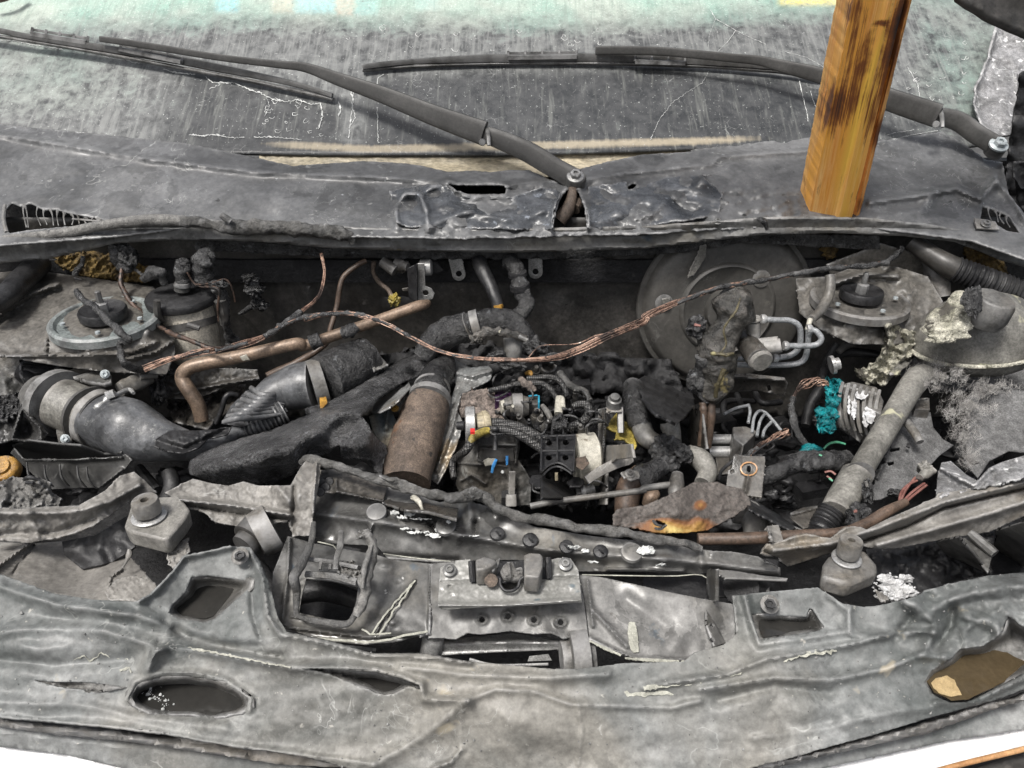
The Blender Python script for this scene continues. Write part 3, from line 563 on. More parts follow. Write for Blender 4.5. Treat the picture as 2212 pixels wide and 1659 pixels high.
# flap of melted trim by the right pillar
V('C'); s = MB(); s.sheet([(2060, 110), (2140, 160), (2250, 230), (2260, 420), (2190, 440), (2212, 580), (2190, 700), (2140, 800), (2060, 805), (1990, 770), (1930, 700), (1905, 610), (1925, 520), (1960, 460), (2000, 330), (2040, 200)], lambda x, y: ('W', .012), 9, amp=.006, ns=.008,
    ridges=[([(2050, 120), (2000, 340), (1925, 520), (1915, 620), (1960, 740), (2050, 800)], 14, .012), ([(2180, 440), (2195, 600)], 8, .01)])
flap = part('pillar_trim', s, 'trim_pale', thick=.004)
s = MB(); s.sheet([(2130, 830), (2190, 440), (2400, 300), (2400, 1500), (2250, 1420), (2140, 1200), (2100, 1080)], -1.36, 20, amp=.01); s.sheet([(2145, 960), (2400, 960), (2400, 1240), (2212, 1250), (2170, 1190)], -1.28, 14, amp=.01, ridges=[([(2150, 1050), (2200, 1120), (2300, 1130)], 12, .01)])
gapR = part('wing_gap', s, 'black', thick=.003)
V('A'); s = MB(); s.tube([(-60, 10, ('W', .01), 14), (30, -12, ('W', .012), 18), (120, -60, ('W', .012), 18)], 8)
trimL = part('screen_edge_trim', s, 'rust_pipe')
b1 = part('bolt', bl, 'bolt_dark'); b2 = part('bolt', bl2, 'bolt_dark')
thing('van_body', 'burnt grey van body around the open engine bay, with sooty windscreen, melted cowl and firewall', 'van', [(screen, [crusts]), scut, (cowl, [melted, vent]), (lip, [fringe]), (tab1, [b1]), b2, fire, wingL, wallL, wingR, sideR, wingpL, tub, moss, flap, gapR, trimL])
# wiper spindle seen in the gap of the cowl
V('B'); s = MB(); s.tube([(1388, 1120, ('C', .01), 28), (1380, 1190, ('C', .0), 34), (1350, 1260, ('C', -.01), 42), (1310, 1310, ('C', -.02), 46)], 14, lump=.1); s.tube([(1440, 1190, ('C', -.01), 26), (1400, 1240, ('C', -.012), 40)], 10, lump=.3)
o = part('wiper_spindle', s, 'rust_wrap'); thing('wiper_spindle', 'brown corroded wiper spindle in the dark gap of the melted cowl', 'spindle', [o])

# ------------------------------------------------------------------ wipers
def wiper(blade_frame, slots, tip, arm_hi, arm_lo, nut, label, nutmat, k='X'):
    V(k); W_ = lambda o: ('W', o)
    s = MB(); s.tube([(x, y + 7, W_(.006), 4.2) for x, y in blade_frame], 8, 4, flat=1.6, lump=.3, ls=250); rub = part('rubber_blade', s, 'seal')
    s = MB(); s.tube([(x, y + 2.5, W_(.014), r) for x, y, r in tip], 8, 4, flat=.8, sq=3)
    for (x0, y0), (x1, y1), n in slots:
        L = math.hypot(x1 - x0, y1 - y0); nx, ny = -(y1 - y0) / L, (x1 - x0) / L
        for o_, r in ((3, 2.8), (13, 5.5)): s.tube([(x0 + nx * o_, y0 + ny * o_, W_(.018), r), (x1 + nx * o_, y1 + ny * o_, W_(.018), r)], 6, 1, flat=1, sq=4)
        for i in range(n + 1):
            t = i / n; x, y = x0 + (x1 - x0) * t, y0 + (y1 - y0) * t; s.tube([(x, y, W_(.019), 3), (x + nx * 12, y + ny * 12, W_(.019), 3)], 6, 1, sq=4)
    fr_ = part('blade_frame', s, 'wiper')
    s = MB(); s.tube([(x, y, W_(h), r) for x, y, h, r in arm_hi], 14, 6, flat=.35, sq=4); arm = part('arm', s, 'wiper', bev=.0008)
    s = MB(); s.tube([(x, y, W_(h), r) for x, y, h, r in arm_lo], 14, 6, flat=.5, sq=3.2); hx, hy, hh, hr = arm_lo[-1]
    c = P(hx, hy, W_(hh)); nn = PL['W'][1]; R = rad(c, hr); s.lathe(c - nn * .018, c + nn * .008, [(0, R * .8), (.1, R), (.85, R), (1, R * .9)], 26)
    head = part('arm_head', s, 'wiper')
    s = MB(); s.bolt(nut[0], nut[1], W_(nut[3]), nut[2], nn, washer=1.55); nt = part('nut', s, nutmat)
    s = MB(); jx, jy, jh, jr = arm_hi[-1]; s.lathe(P(jx - 4, jy + jr * .75, W_(jh + .004)), P(jx - 4, jy + jr * .75, W_(jh + .010)), [(0, .006), (1, .005)], 14)
    s.tube([(jx, jy - jr, W_(jh + .003), 4), (jx + 8, jy, W_(jh + .006), 5), (jx + 10, jy + jr, W_(jh + .003), 4)], 8, 3, flat=.6); piv = part('pivot_clip', s, 'bolt_dark')
    thing('wiper', label, 'wiper', [rub, fr_, arm, (head, [nt]), piv], 'windscreen wipers')
wiper([(-80, 55), (0, 72), (100, 88), (240, 112), (400, 142), (560, 172), (720, 208)],
      [((70, 61), (190, 80), 4), ((262, 94), (395, 122), 4)],
      [(-80, 48, 5), (0, 64, 6), (70, 78, 6), (240, 104, 8), (400, 130, 9), (470, 144, 9), (560, 162, 7), (640, 180, 6), (718, 204, 5)],
      [(215, 84, .034, 6), (300, 96, .036, 7), (473, 124, .04, 7), (600, 139, .044, 8), (660, 146, .047, 10), (731, 171, .05, 14), (830, 206, .052, 18), (940, 250, .052, 22), (1046, 288, .05, 26)],
      [(1040, 288, .046, 17), (1080, 302, .044, 20), (1140, 328, .04, 22), (1200, 364, .034, 22), (1243, 388, .03, 23)], (1243, 380, 12, .040),
      'long dark wiper arm crossing the middle of the windscreen, its blade reaching the left edge', 'steel')
wiper([(783, 145), (850, 139), (960, 134), (1060, 131), (1240, 130), (1400, 132), (1550, 138), (1680, 148), (1770, 160)],
      [((1098, 112), (1245, 110), 4), ((1372, 121), (1480, 124), 3)],
      [(783, 143, 5), (815, 138, 6), (900, 130, 6), (1050, 124, 9), (1100, 124, 9), (1250, 122, 9), (1400, 125, 9), (1550, 132, 8), (1690, 144, 6), (1766, 154, 5)],
      [(1286, 109, .032, 9), (1407, 110, .036, 9), (1500, 117, .04, 9), (1589, 126, .042, 9), (1640, 131, .044, 10), (1698, 145, .046, 13), (1760, 160, .048, 16), (1850, 188, .05, 20), (1935, 220, .05, 23), (2026, 250, .05, 25)],
      [(2020, 250, .046, 18), (2070, 262, .044, 20), (2110, 290, .04, 20), (2155, 316, .036, 20)], (2158, 312, 13, .046),
      'dark wiper passing behind the wooden prop, with a bright pale nut at its right end', 'bolt_zinc')

# ------------------------------------------------------------------ wooden prop
V('X'); s = MB()
b0, b1_, t0, t1 = P(1744, 480, -1.222), P(1865, 484, -1.215), P(1862, -90, -1.06), P(2008, -90, -1.05)
prof = [(0, .0), (.06, -.001), (.3, -.004), (.42, -.006), (.47, -.011), (.56, -.012), (.70, -.011), (.745, -.004), (.78, .001), (.82, -.003), (.88, -.001), (.97, .012), (1., .016), (1.0, .05), (0, .045)]
N = 150; ax = ((t0 + t1) / 2 - (b0 + b1_) / 2); vv = []; cc = []; ff = []
for i in range(N + 1):
    t = i / N
    for u, dz in prof:
        p = (b0.lerp(t0, t)).lerp(b1_.lerp(t1, t), u) + Vector((0, 1, .25)).normalized() * dz * 1.3
        if u in (0, 1): p += Vector((1, 0, 0)) * .001 * fr((i * .2, u * 9, 0))
        vv.append(p); q = (p - CAM); X = q.x / q.dot(FW) / TH * 1106 + 1106; Y = 829.5 - q.dot(UP) / q.dot(FW) / TH * 1106
        c = 0
        for bx, by, rx, ry, am in ((1862, 10, 9, 150, .7), (1838, 130, 7, 70, .55), (1812, 232, 48, 50, .8), (1830, 200, 30, 60, .55), (1795, 262, 20, 20, .6), (1870, 120, 16, 80, .8), (1905, 190, 18, 120, .45), (1930, 90, 22, 90, .85), (1945, 30, 14, 90, .9), (1850, 20, 25, 40, .5), (1858, 60, 20, 50, .45), (1905, 50, 18, 8, .9), (1835, 175, 30, 15, .5), (1880, 250, 12, 60, .6), (1897, 300, 9, 60, .8), (1815, 300, 6, 30, .8), (1800, 352, 9, 22, .4), (1858, 440, 8, 30, .7)):
            c = max(c, am * math.exp(-((X - bx + (Y - by) * .22) / rx) ** 2 - ((Y - by) / ry) ** 2))
        if u > .96: c = max(c, .42 + .3 * fr((Y * .05, 1, 2)))
        cc.append((c, 1. if .4 < u < .6 else (.55 if u >= .97 else .2 * (u > .3)), 0, 1))
m_ = len(prof)
for i in range(N):
    for k in range(m_): ff.append((i * m_ + k, i * m_ + (k + 1) % m_, (i + 1) * m_ + (k + 1) % m_, (i + 1) * m_ + k))
ff += [tuple(range(m_)), tuple(range((N + 1) * m_ - 1, N * m_ - 1, -1))]
# turn it so that its own z runs along the timber
rot = ax.to_track_quat('Z', 'Y').to_matrix(); inv = rot.inverted(); s.add([inv @ (p - b0) for p in vv], ff, cc)
o = part('wooden_prop', s, 'wood', sharp=35); o.matrix_world = Matrix.Translation(b0) @ rot.to_4x4()
tag(o, 'scorched orange timber standing on the bay lip and leaning to the right', 'timber')

# ------------------------------------------------------------------ open bonnet: its corner is seen at the top right
s = MB(); s.sheet([(2078, -8), (2100, 12), (2140, 34), (2215, 66), (2330, 120), (2500, 120), (2500, -60), (2300, -160), (2060, -60)], -1.06, 20, ridges=[([(2078, -8), (2140, 34), (2330, 120)], 12, .01)])
cor = part('corner_panel', s, 'dark_metal', thick=.012)
s = MB(); v = [Vector(p) for p in ((-.85, 1.12, 1.86), (.80, 1.08, 1.68), (1.0, 1.05, 1.62), (1.0, .86, 2.0), (-.85, .80, 2.42))]; v2 = [p + Vector((0, .02, .012)) for p in v]; s.add(v + v2, [(0, 1, 2, 3, 4), (9, 8, 7, 6, 5)] + [(i, i + 5, (i + 1) % 5 + 5, (i + 1) % 5) for i in range(5)])
pan = part('bonnet_panel', s, 'dark_metal')
thing('bonnet', 'dark underside corner of the raised bonnet in the top right corner', 'bonnet', [cor, pan])

# rubber seal lying on the lip
V('X'); s = MB(); q = cvt('D', [(-150, 245, 24), (0, 212, 24), (200, 192, 26), (400, 165, 28), (600, 128, 30), (850, 98, 33), (1050, 102, 33)]); s.tube([(x, y, -1.16, r * .375) for x, y, r in q], 16, 6, lump=.05, ls=60, flat=.8); a = part('smooth_length', s, 'rubber_ash', sharp=80)
s = MB(); q = cvt('D', [(1040, 102, 33), (1150, 108, 34), (1250, 128, 30), (1330, 140, 40), (1500, 135, 42), (1700, 150, 42), (1850, 162, 40), (1960, 185, 34)]) + cvt('E', [(120, 60, 34), (200, 66, 34), (262, 100, 30), (278, 135, 16)]); s.tube([(x, y, -1.16, r * .375) for x, y, r in q], 18, 8, lump=.38, ls=70, flat=.8, seed=2); V('D'); s.tube([(1270, 68, -1.15, 14), (1300, 85, -1.15, 20), (1330, 105, -1.15, 22)], 8, 3, lump=.3)
b = part('burnt_length', s, 'seal', sharp=80); thing('bay_seal', 'charred rubber seal lying along the left half of the bay lip', 'seal', [a, b])
V('F'); s = MB(); s.tube([(760, -10, -1.16, 8), (790, 5, -1.155, 16), (805, 25, -1.155, 14), (812, 50, -1.155, 8)], 10, 4, lump=.4); thing('rubber_scrap', 'small charred scrap stuck on the lip left of the timber foot', 'scrap', [part('rubber_scrap', s, 'char', sharp=80)])
# ================================================================== BUMPER AND FRONT PANEL
V('X')
up_ = [(-70, 1225), (0, 1240), (121, 1283), (210, 1296), (300, 1300), (328, 1285)] + cvt('G', [(930, 610), (985, 530), (1080, 505), (1230, 475), (1335, 480), (1385, 550), (1430, 650), (1480, 850), (1530, 930), (1750, 975), (1988, 1045)]) + \
      cvt('H', [(820, 1045), (1060, 1090), (1500, 1130), (1640, 1130), (1890, 1100)]) + cvt('I', [(215, 1090), (275, 1042), (430, 1000), (497, 942), (490, 860), (475, 740), (700, 715), (930, 695), (1060, 780), (1180, 800), (1260, 790), (1400, 760), (1550, 700), (1700, 660), (1850, 630), (2031, 615)]) + [(2290, 1225)]
lo_ = [(2290, 1455), (2212, 1489), (2159, 1510), (1997, 1554), (1880, 1590), (1795, 1612), (1700, 1640), (1560, 1675), (1400, 1720), (1000, 1730), (830, 1690)] + cvt('H', [(420, 1665), (180, 1600), (0, 1570)]) + cvt('G', [(1300, 1560), (900, 1475), (600, 1440), (300, 1410), (0, 1385)]) + [(-70, 1540)]
BZ = rbf([(-70, 1240, .985), (0, 1560, .90), (300, 1300, .97), (390, 1200, .985), (530, 1185, .985), (600, 1340, .955), (800, 1420, .935), (1100, 1440, .93), (1470, 1430, .935), (1590, 1300, .965), (1766, 1270, .975), (1960, 1300, .975), (2212, 1240, .985), (2290, 1455, .95),
          (2000, 1550, .90), (2159, 1510, .905), (1600, 1660, .86), (1100, 1700, .83), (700, 1640, .865), (300, 1470, .92), (300, 1560, .895), (1100, 1560, .90), (1700, 1520, .915), (453, 1291, .955), (0, 1400, .945), (1700, 1400, .945)])
oval = cvt('G', [(700, 1290), (705, 1255), (740, 1220), (830, 1180), (1000, 1172), (1150, 1195), (1250, 1240), (1315, 1290), (1318, 1330), (1260, 1365), (1140, 1385), (1010, 1372), (900, 1372), (800, 1360), (730, 1325)])
slit = cvt('H', [(110, 1118), (250, 1125), (400, 1140), (560, 1150), (700, 1185), (790, 1215), (800, 1245), (730, 1228), (660, 1262), (610, 1272), (555, 1258), (520, 1240), (430, 1205), (320, 1165), (180, 1135)])
pockL = cvt('G', [(1020, 640), (1110, 632), (1330, 660), (1325, 705), (1260, 760), (1150, 860), (1090, 880), (960, 865), (900, 830), (915, 790), (990, 720)])
pockR = cvt('I', [(578, 838), (870, 852), (885, 806), (905, 812), (965, 905), (940, 925), (620, 972), (600, 920)])
pud = cvt('I', [(1500, 1200), (1540, 1140), (1640, 1080), (1690, 1020), (1800, 1010), (1920, 930), (1945, 850), (2031, 905), (2140, 980), (2140, 1130), (2031, 1150), (1900, 1220), (1730, 1300), (1640, 1305), (1540, 1260)])
slitL = cvt('G', [(180, 1190), (300, 1200), (440, 1198), (560, 1215), (650, 1228), (560, 1245), (420, 1242), (300, 1225)])
RB = [(cvt('G', [(790, 1130), (830, 1035), (900, 1010), (1000, 1015), (1300, 1075), (1560, 1125)]) + cvt('H', [(400, 1125), (560, 1135), (700, 1172), (800, 1215), (815, 1290), (900, 1300), (1050, 1300)]), 16, .014),
      (cvt('G', [(0, 690), (300, 790), (740, 850), (900, 900)]), 20, .008), (cvt('G', [(0, 940), (300, 900), (560, 930), (850, 1010)]), 26, .008), (cvt('G', [(0, 1080), (300, 1110), (700, 1080)]), 22, -.006),
      (cvt('G', [(850, 1000), (1200, 1020), (1500, 1070)]), 14, -.010), (cvt('G', [(740, 770), (830, 710), (985, 530), (1230, 478)]), 10, .008), (cvt('G', [(1340, 500), (1400, 640), (1430, 850), (1500, 950), (1700, 985), (1988, 1060)]) + cvt('H', [(900, 1075), (1060, 1100)]), 10, .009),
      (cvt('G', [(1340, 650), (1350, 850), (1390, 960)]), 9, -.006), (cvt('G', [(880, 880), (1000, 960), (1200, 1000), (1380, 1010)]), 14, -.006),
      (cvt('G', [(680, 1290), (720, 1200), (850, 1155), (1030, 1150), (1200, 1190), (1340, 1290), (1330, 1350)]), 12, .007), (cvt('G', [(0, 1400), (600, 1440), (1100, 1520), (1988, 1640)]), 12, .006), (cvt('G', [(0, 1310), (500, 1330), (690, 1380), (1200, 1440)]), 18, .004),
      (cvt('H', [(1050, 1300), (1200, 1240), (1400, 1250), (1600, 1320)]) + cvt('I', [(150, 1340), (300, 1300)]), 12, .006), (cvt('H', [(560, 1640), (800, 1500), (950, 1380), (1030, 1320)]), 22, .008), (cvt('H', [(700, 1120), (1000, 1160), (1500, 1180), (1800, 1160)]), 16, .008),
      (cvt('H', [(1020, 1560), (960, 1630), (870, 1660)]), 8, .006), (cvt('H', [(1640, 1320), (1660, 1450), (1640, 1640)]), 6, .003), (cvt('H', [(1020, 1330), (1010, 1560)]), 3, .002),
      (cvt('I', [(0, 1230), (250, 1190), (450, 1160), (650, 1080), (900, 1040), (1150, 990), (1350, 940), (1540, 930)]), 11, .008), (cvt('I', [(300, 1240), (700, 1180), (1000, 1190), (1300, 1130), (1500, 1040), (1560, 940)]), 14, .008), (cvt('I', [(400, 1300), (700, 1220), (1000, 1260)]), 20, -.008),
      (cvt('I', [(700, 1330), (800, 1450), (1000, 1420)]), 40, -.008), (cvt('I', [(600, 1500), (900, 1460), (1400, 1350), (1700, 1320)]), 16, .004), (cvt('I', [(540, 740), (570, 860), (620, 1000), (900, 960), (1090, 930), (1090, 820), (1000, 740)]), 12, .006), (cvt('I', [(1100, 800), (1110, 950), (1300, 960)]), 10, .006),
      (cvt('I', [(1400, 770), (1530, 850), (1560, 930)]), 24, .012), (cvt('I', [(1560, 800), (1700, 740), (1900, 700), (2031, 690)]), 22, .014), (cvt('I', [(1430, 850), (1350, 960)]), 16, -.012), (cvt('I', [(1650, 820), (1640, 900), (1560, 1000)]), 16, -.014), (cvt('I', [(1480, 1060), (1600, 1060)]), 20, .012),
      (cvt('I', [(1750, 860), (1880, 880), (1900, 960)]), 22, .012), (cvt('I', [(1560, 1310), (1760, 1310), (2031, 1180)]), 10, .007)]
RB = [(p, w * .6, h * .8) for p, w, h in RB]
def bsp(x, y): return BZ(x, y) + .004 * fr((x * .006, y * .01, 2)) + .009 * ss(1880, 2020, x) * (1 - ss(1400, 1460, y)) * fr((x * .016, y * .02, 7), 1, 3) + .0012 * fr((x * .012, y * .02, 5), 1, 2)
s = MB(); s.sheet(up_ + lo_, bsp, 5, holes=[oval, slit, pockL, pockR, pud, slitL], ridges=RB, jag=1.3,
    bowl=[(409, 1510, 150, 48, -.012), (600, 1560, 60, 30, .004), (900, 1600, 90, 40, -.006), (1180, 1560, 80, 40, .006), (1240, 1640, 60, 30, -.006), (150, 1340, 80, 20, -.006), (60, 1400, 60, 18, .006)])
bump_ = part('cover', s, 'soot_paint', thick=.0022, sharp=80)
def pocket(out, dz, m, inset=0, name='pocket', step=7, amp=.002):
    cx = sum(p[0] for p in out) / len(out); cy = sum(p[1] for p in out) / len(out); s = MB()
    o2 = [(cx + (x - cx) * 1.12, cy + (y - cy) * 1.12) for x, y in out]
    def h(x, y):
        q = polydist(x, y, out + [out[0]]); ins = bool(inside(np.array([x]), np.array([y]), out)[0]); return BZ(x, y) - (.002 + (dz * ss(0, 22, q) if ins else 0))
    s.sheet(o2, h, step, amp=amp, ns=.03); return part(name, s, m, thick=.002, sharp=80)
p1 = pocket(pockL, .018, 'beam_metal'); p2 = pocket(pockR, .016, 'beam_metal'); p3 = pocket(oval, .03, 'plastic_grey'); p4 = pocket(slit, .03, 'plastic_grey'); p5 = pocket(pud, .022, 'plastic_grey'); p6 = pocket(slitL, .015, 'plastic_grey')
bs_ = []
for x, y, r in [(to('G', 1280, 528) + (15,)), (to('I', 675, 785) + (16,))]:
    s = MB(); z = BZ(x, y) + .008; s.bolt(x, y, z, r * .8, Vector((0, -.6, 1)), hexa=False, washer=1.6); q = part('bolt', s, 'plastic_grey')
    s = MB(); c = P(x, y, z + .008); s.lathe(c, c + Vector((0, -.3, 1)).normalized() * .0022, [(0, .0055), (1, .0055), (.9, .003), (.1, .003)], 6); bs_.append((q, [part('socket', s, 'black')]))
s = MB(); s.sheet(cvt('G', [(0, 1393), (600, 1452), (1100, 1512), (1600, 1590), (1900, 1660), (1500, 1640), (1100, 1580), (700, 1520), (300, 1480), (0, 1440)]) + [(-70, 1560), (-70, 1545)], lambda x, y: BZ(x, y) - .022, 10, jag=2, amp=.004, ns=.02, ridges=[(cvt('G', [(0, 1420), (600, 1480), (1300, 1600)]), 8, .008)])
s.sheet(cvt('I', [(580, 1662), (1000, 1545), (1500, 1412), (1900, 1302), (2040, 1250), (2040, 1300), (1900, 1335), (1500, 1480), (1300, 1520), (900, 1610), (700, 1662)]), lambda x, y: BZ(x, y) - .02, 10, jag=2, amp=.004, ns=.02, ridges=[(cvt('I', [(600, 1660), (1000, 1570), (1500, 1440), (1850, 1320), (2031, 1280)]), 8, .010)])
curl = pieces('curled_lip', s, 'flange', thick=.003)
s = MB(); s.sheet([(-90, 1540), (0, 1560), (243, 1585), (445, 1612), (650, 1650), (820, 1700), (1400, 1720), (1600, 1665), (1795, 1615), (1997, 1562), (2159, 1520), (2290, 1470), (2290, 1560), (2212, 1575), (2050, 1600), (1754, 1665), (1650, 1700), (1300, 1760), (600, 1740), (283, 1664), (140, 1630), (0, 1613), (-90, 1596)],
    lambda x, y: BZ(x, y) - .035, 12, amp=.002, ns=.01, ridges=[([(-90, 1570), (300, 1620)], 10, .004)])
lower = part('lower_panel', s, 'soot_paint', thick=.003)
s = MB(); s.sheet([(-90, 1590), (0, 1611), (140, 1628), (283, 1662), (500, 1720), (300, 1800), (-90, 1800)], lambda x, y: BZ(x, y) - .045, 16)
s.sheet([(1600, 1700), (1754, 1661), (2050, 1598), (2212, 1572), (2290, 1555), (2290, 1600), (2212, 1612), (2040, 1660), (1900, 1700)], lambda x, y: BZ(x, y) - .045, 14)
white = pieces('painted_face', s, 'white_paint', thick=.002); tag(white[0], 'clean white paint below the burnt edge', None)
s = MB(); s.tube([(1990, 1675, .84, 6), (2080, 1650, .845, 6), (2212, 1618, .85, 6), (2290, 1597, .855, 6)], 10, 3); rim = part('edge_trim', s, 'orange_rim')
s = MB(); s.sheet([(2020, 1690), (2212, 1624), (2290, 1602), (2290, 1750), (2020, 1750)], .82, 16); und = part('under_edge', s, 'dark_metal', thick=.003)
# pale residue line on the fold
s = MB()
for i, (k, pl, w) in enumerate([('I', [(0, 1235), (150, 1215), (330, 1190), (520, 1140), (700, 1090), (900, 1045), (1030, 1030)], 5), ('H', [(1850, 1270), (2000, 1262), (2169, 1250)], 6), ('G', [(1000, 1018), (1200, 1052), (1330, 1080), (1550, 1122)], 2.2), ('G', [(370, 1090), (450, 1060), (480, 1090), (540, 1045), (600, 1075), (740, 1080)], 1.6), ('G', [(300, 1120), (340, 1140), (380, 1110)], 1.6), ('G', [(640, 1140), (690, 1125), (700, 1150)], 2.2)]):
    q = [to(k, *a) for a in wob(pl, 7, i, 12)]
    s.tube([(x, y, BZ(x, y) + sum(hh * math.exp(-min(50, (polydist(x, y, pl_) / w_) ** 2)) for pl_, w_, hh in RB) - .0006, w * 1.1 * (.4 + 1.6 * abs(fr((x * .05, y * .05, 1))))) for x, y in q], 6, 1, flat=.12)
resid = pieces('residue_line', s, 'residue')
s = MB(); rn = random.Random(8); LO = [(a, b) for a, b in up_ + lo_]
n_ = 0
while n_ < 420:
    x, y = rn.uniform(0, 2212), rn.uniform(1200, 1659)
    if not inside(np.array([x]), np.array([y]), LO)[0] or any(inside(np.array([x]), np.array([y]), q)[0] for q in (oval, slit, pockL, pockR, pud, slitL)): continue
    n_ += 1; z = bsp(x, y)
    for pl_, w_, hh in RB:
        q = math.sqrt((polydist(x, y, pl_) / w_) ** 2 + .16) - .4
        if q < 3.2: z += hh * math.exp(-1.25 * q ** 1.25)
    r = min(5, 1 + abs(rn.gauss(0, 1.0)))
    s.blob(x, y, z + .0004, r, r * rn.uniform(.4, 1), r * .35, lump=.5, seed=n_, sub=1, rot=rn.uniform(0, 3))
flk = tag(part('soot_flake', s, 'fleck'), None, None, None, 'stuff')
thing('bumper', 'melted grey bumper across the whole front, sagging into folds and holes', 'bumper', [bump_, p1, p2, p3, p4, p5, p6, *bs_, curl, lower, white, rim, und, resid, flk])
def puddle(out, dz, m, label, extra=None, sh=.96):
    cx = sum(p[0] for p in out) / len(out); cy = sum(p[1] for p in out) / len(out); s = MB(); z = BZ(cx, cy) - dz
    s.sheet([(cx + (x - cx) * sh, cy + (y - cy) * sh) for x, y in out], z, 12, jag=2); o = part('puddle', s, m); thing('puddle', label, 'puddle', [o] + (extra(z) if extra else []), 'puddles on the bumper')
def foam(z):
    s = MB(); rn = random.Random(2)
    for _ in range(60):
        t = rn.random(); x, y = 790 + 120 * t + rn.gauss(0, 22), 1235 + 110 * t + rn.gauss(0, 22); V('G'); r = abs(rn.gauss(0, 2.4)) + 1
        if _ in (0, 1, 2): x, y, r = ((790, 1265, 12), (800, 1290, 9), (870, 1345, 11))[_]
        s.blob(x, y, z + .001, r, r, r * .5, sub=1, lump=.3)
    V('X'); return [part('foam', s, 'crust')]
puddle(oval, .016, 'water', 'dark oval puddle with white froth specks in the left half of the bumper', foam)
def sand(z):
    s = MB(); s.sheet(cvt('I', [(1535, 1205), (1560, 1180), (1620, 1165), (1660, 1190), (1680, 1230), (1698, 1270), (1640, 1280), (1590, 1265), (1550, 1235)]), z + .0012, 6, jag=1.5); return [part('sand_patch', s, 'sand')]
puddle(pud, .014, 'mud', 'brown muddy puddle with a sandy patch at the right end of the bumper', sand)
puddle(pockL, .012, 'water', 'shallow dark puddle in the square pocket of the bumper hump with the bolt', None, .86)
puddle(pockR, .010, 'water', 'narrow wet puddle in the pocket of the right bumper mount', None, .9)
puddle(slit, .018, 'water', 'water lying in the long leaf-shaped slit in the middle of the bumper')

# ------------------------------------------------------------------ front panel with the bonnet latch
V('H'); TOP = [(150, 60), (240, 60), (330, 85), (600, 160), (760, 200), (900, 250), (1000, 240), (1150, 290), (1400, 375), (1700, 430), (2169, 480)] + cvt('I', [])
s = MB()
HZ = rbf([(200, 60, .96), (600, 170, .965), (1000, 240, .965), (1200, 330, .965), (1700, 430, .965), (2300, 500, .96), (240, 460, .93), (620, 540, .925), (1000, 560, .925), (1500, 590, .925), (2200, 640, .925), (600, 350, .962), (1000, 430, .962), (1500, 500, .962), (2100, 560, .958), (2650, 620, .94), (2350, 640, .93), (2350, 520, .965)])
s.sheet([(150, 60), (240, 60), (330, 85), (600, 150), (760, 195), (900, 240), (1020, 225), (1150, 260), (1400, 370), (1700, 420), (2169, 470), (2280, 490), (2360, 500), (2460, 505), (2600, 530), (2720, 590), (2720, 635), (2500, 620), (2370, 615), (2280, 625), (2169, 615), (1640, 610), (1500, 560), (1300, 548), (1000, 560), (620, 535), (560, 470), (240, 462), (235, 300)], HZ, 9,
    ridges=[([(240, 300), (600, 350), (1000, 410), (1500, 500), (2100, 545), (2700, 610)], 26, .010), ([(240, 460), (600, 520), (1000, 550)], 10, -.006), ([(2290, 480), (2300, 620)], 20, .006), ([(650, 290), (740, 380), (900, 410)], 8, .004), ([(540, 360), (520, 440)], 6, .005), ([(1060, 250), (1080, 400)], 30, .008), ([(1090, 350), (1090, 400)], 16, -.014), ([(860, 370), (880, 400)], 14, -.01), ([(1800, 600), (2200, 605)], 8, .008)], jag=2, amp=.002, ns=.008, oct=2)
beam = part('crossmember', s, 'beam_metal', thick=.003)
s = MB(); s.sheet([(270, 70), (330, 60), (620, 150), (600, 240), (560, 230), (350, 190), (240, 180)], [(270, 70, .975), (620, 150, .972), (350, 190, .974)], 8, amp=.002, ns=.02, jag=2, ridges=[([(350, 120), (350, 185)], 8, .006), ([(360, 185), (600, 235)], 6, .006)])
s.sheet([(590, 240), (640, 180), (760, 190), (800, 230), (900, 260), (1000, 270), (990, 330), (840, 290), (720, 280)], [(590, 240, .97), (1000, 270, .972)], 8, amp=.002, ns=.02, ridges=[([(600, 240), (680, 200), (900, 270)], 8, .008)])
dkp = part('charred_gusset', s, 'bay_metal', thick=.003)
s = MB()
for x, y, r in ((270, 135, 12), (290, 160, 12), (262, 185, 12), (310, 130, 10)): s.lathe(P(x, y, .974), P(x, y, .978), [(0, .006), (1, .005)], 12)
riv = pieces('rivet', s, 'black')
hol = []
for x, y in ((1210, 410), (1385, 445), (1578, 482), (1760, 505)):
    s = MB(); c = P(x, y, HZ(x, y) + .009); s.lathe(c, c + Vector((0, -.4, 1)) * .004, [(0, .009), (.6, .008), (1, .004)], 12, lump=.001); s.tube([(x - 14, y - 16, HZ(x, y) + .012, 5), (x + 6, y, HZ(x, y) + .014, 6), (x + 16, y + 12, HZ(x, y) + .010, 4)], 8, 3); hol.append(part('clip', s, 'black'))
for x, y in ((1925, 515), (565, 300), (935, 375)):
    s = MB(); c = P(x, y, HZ(x, y) + .009); s.lathe(c, c + Vector((0, -.3, 1)) * .005, [(0, .012), (.8, .0115), (1, .009)], 18); hol.append(part('bolt', s, 'beam_metal'))
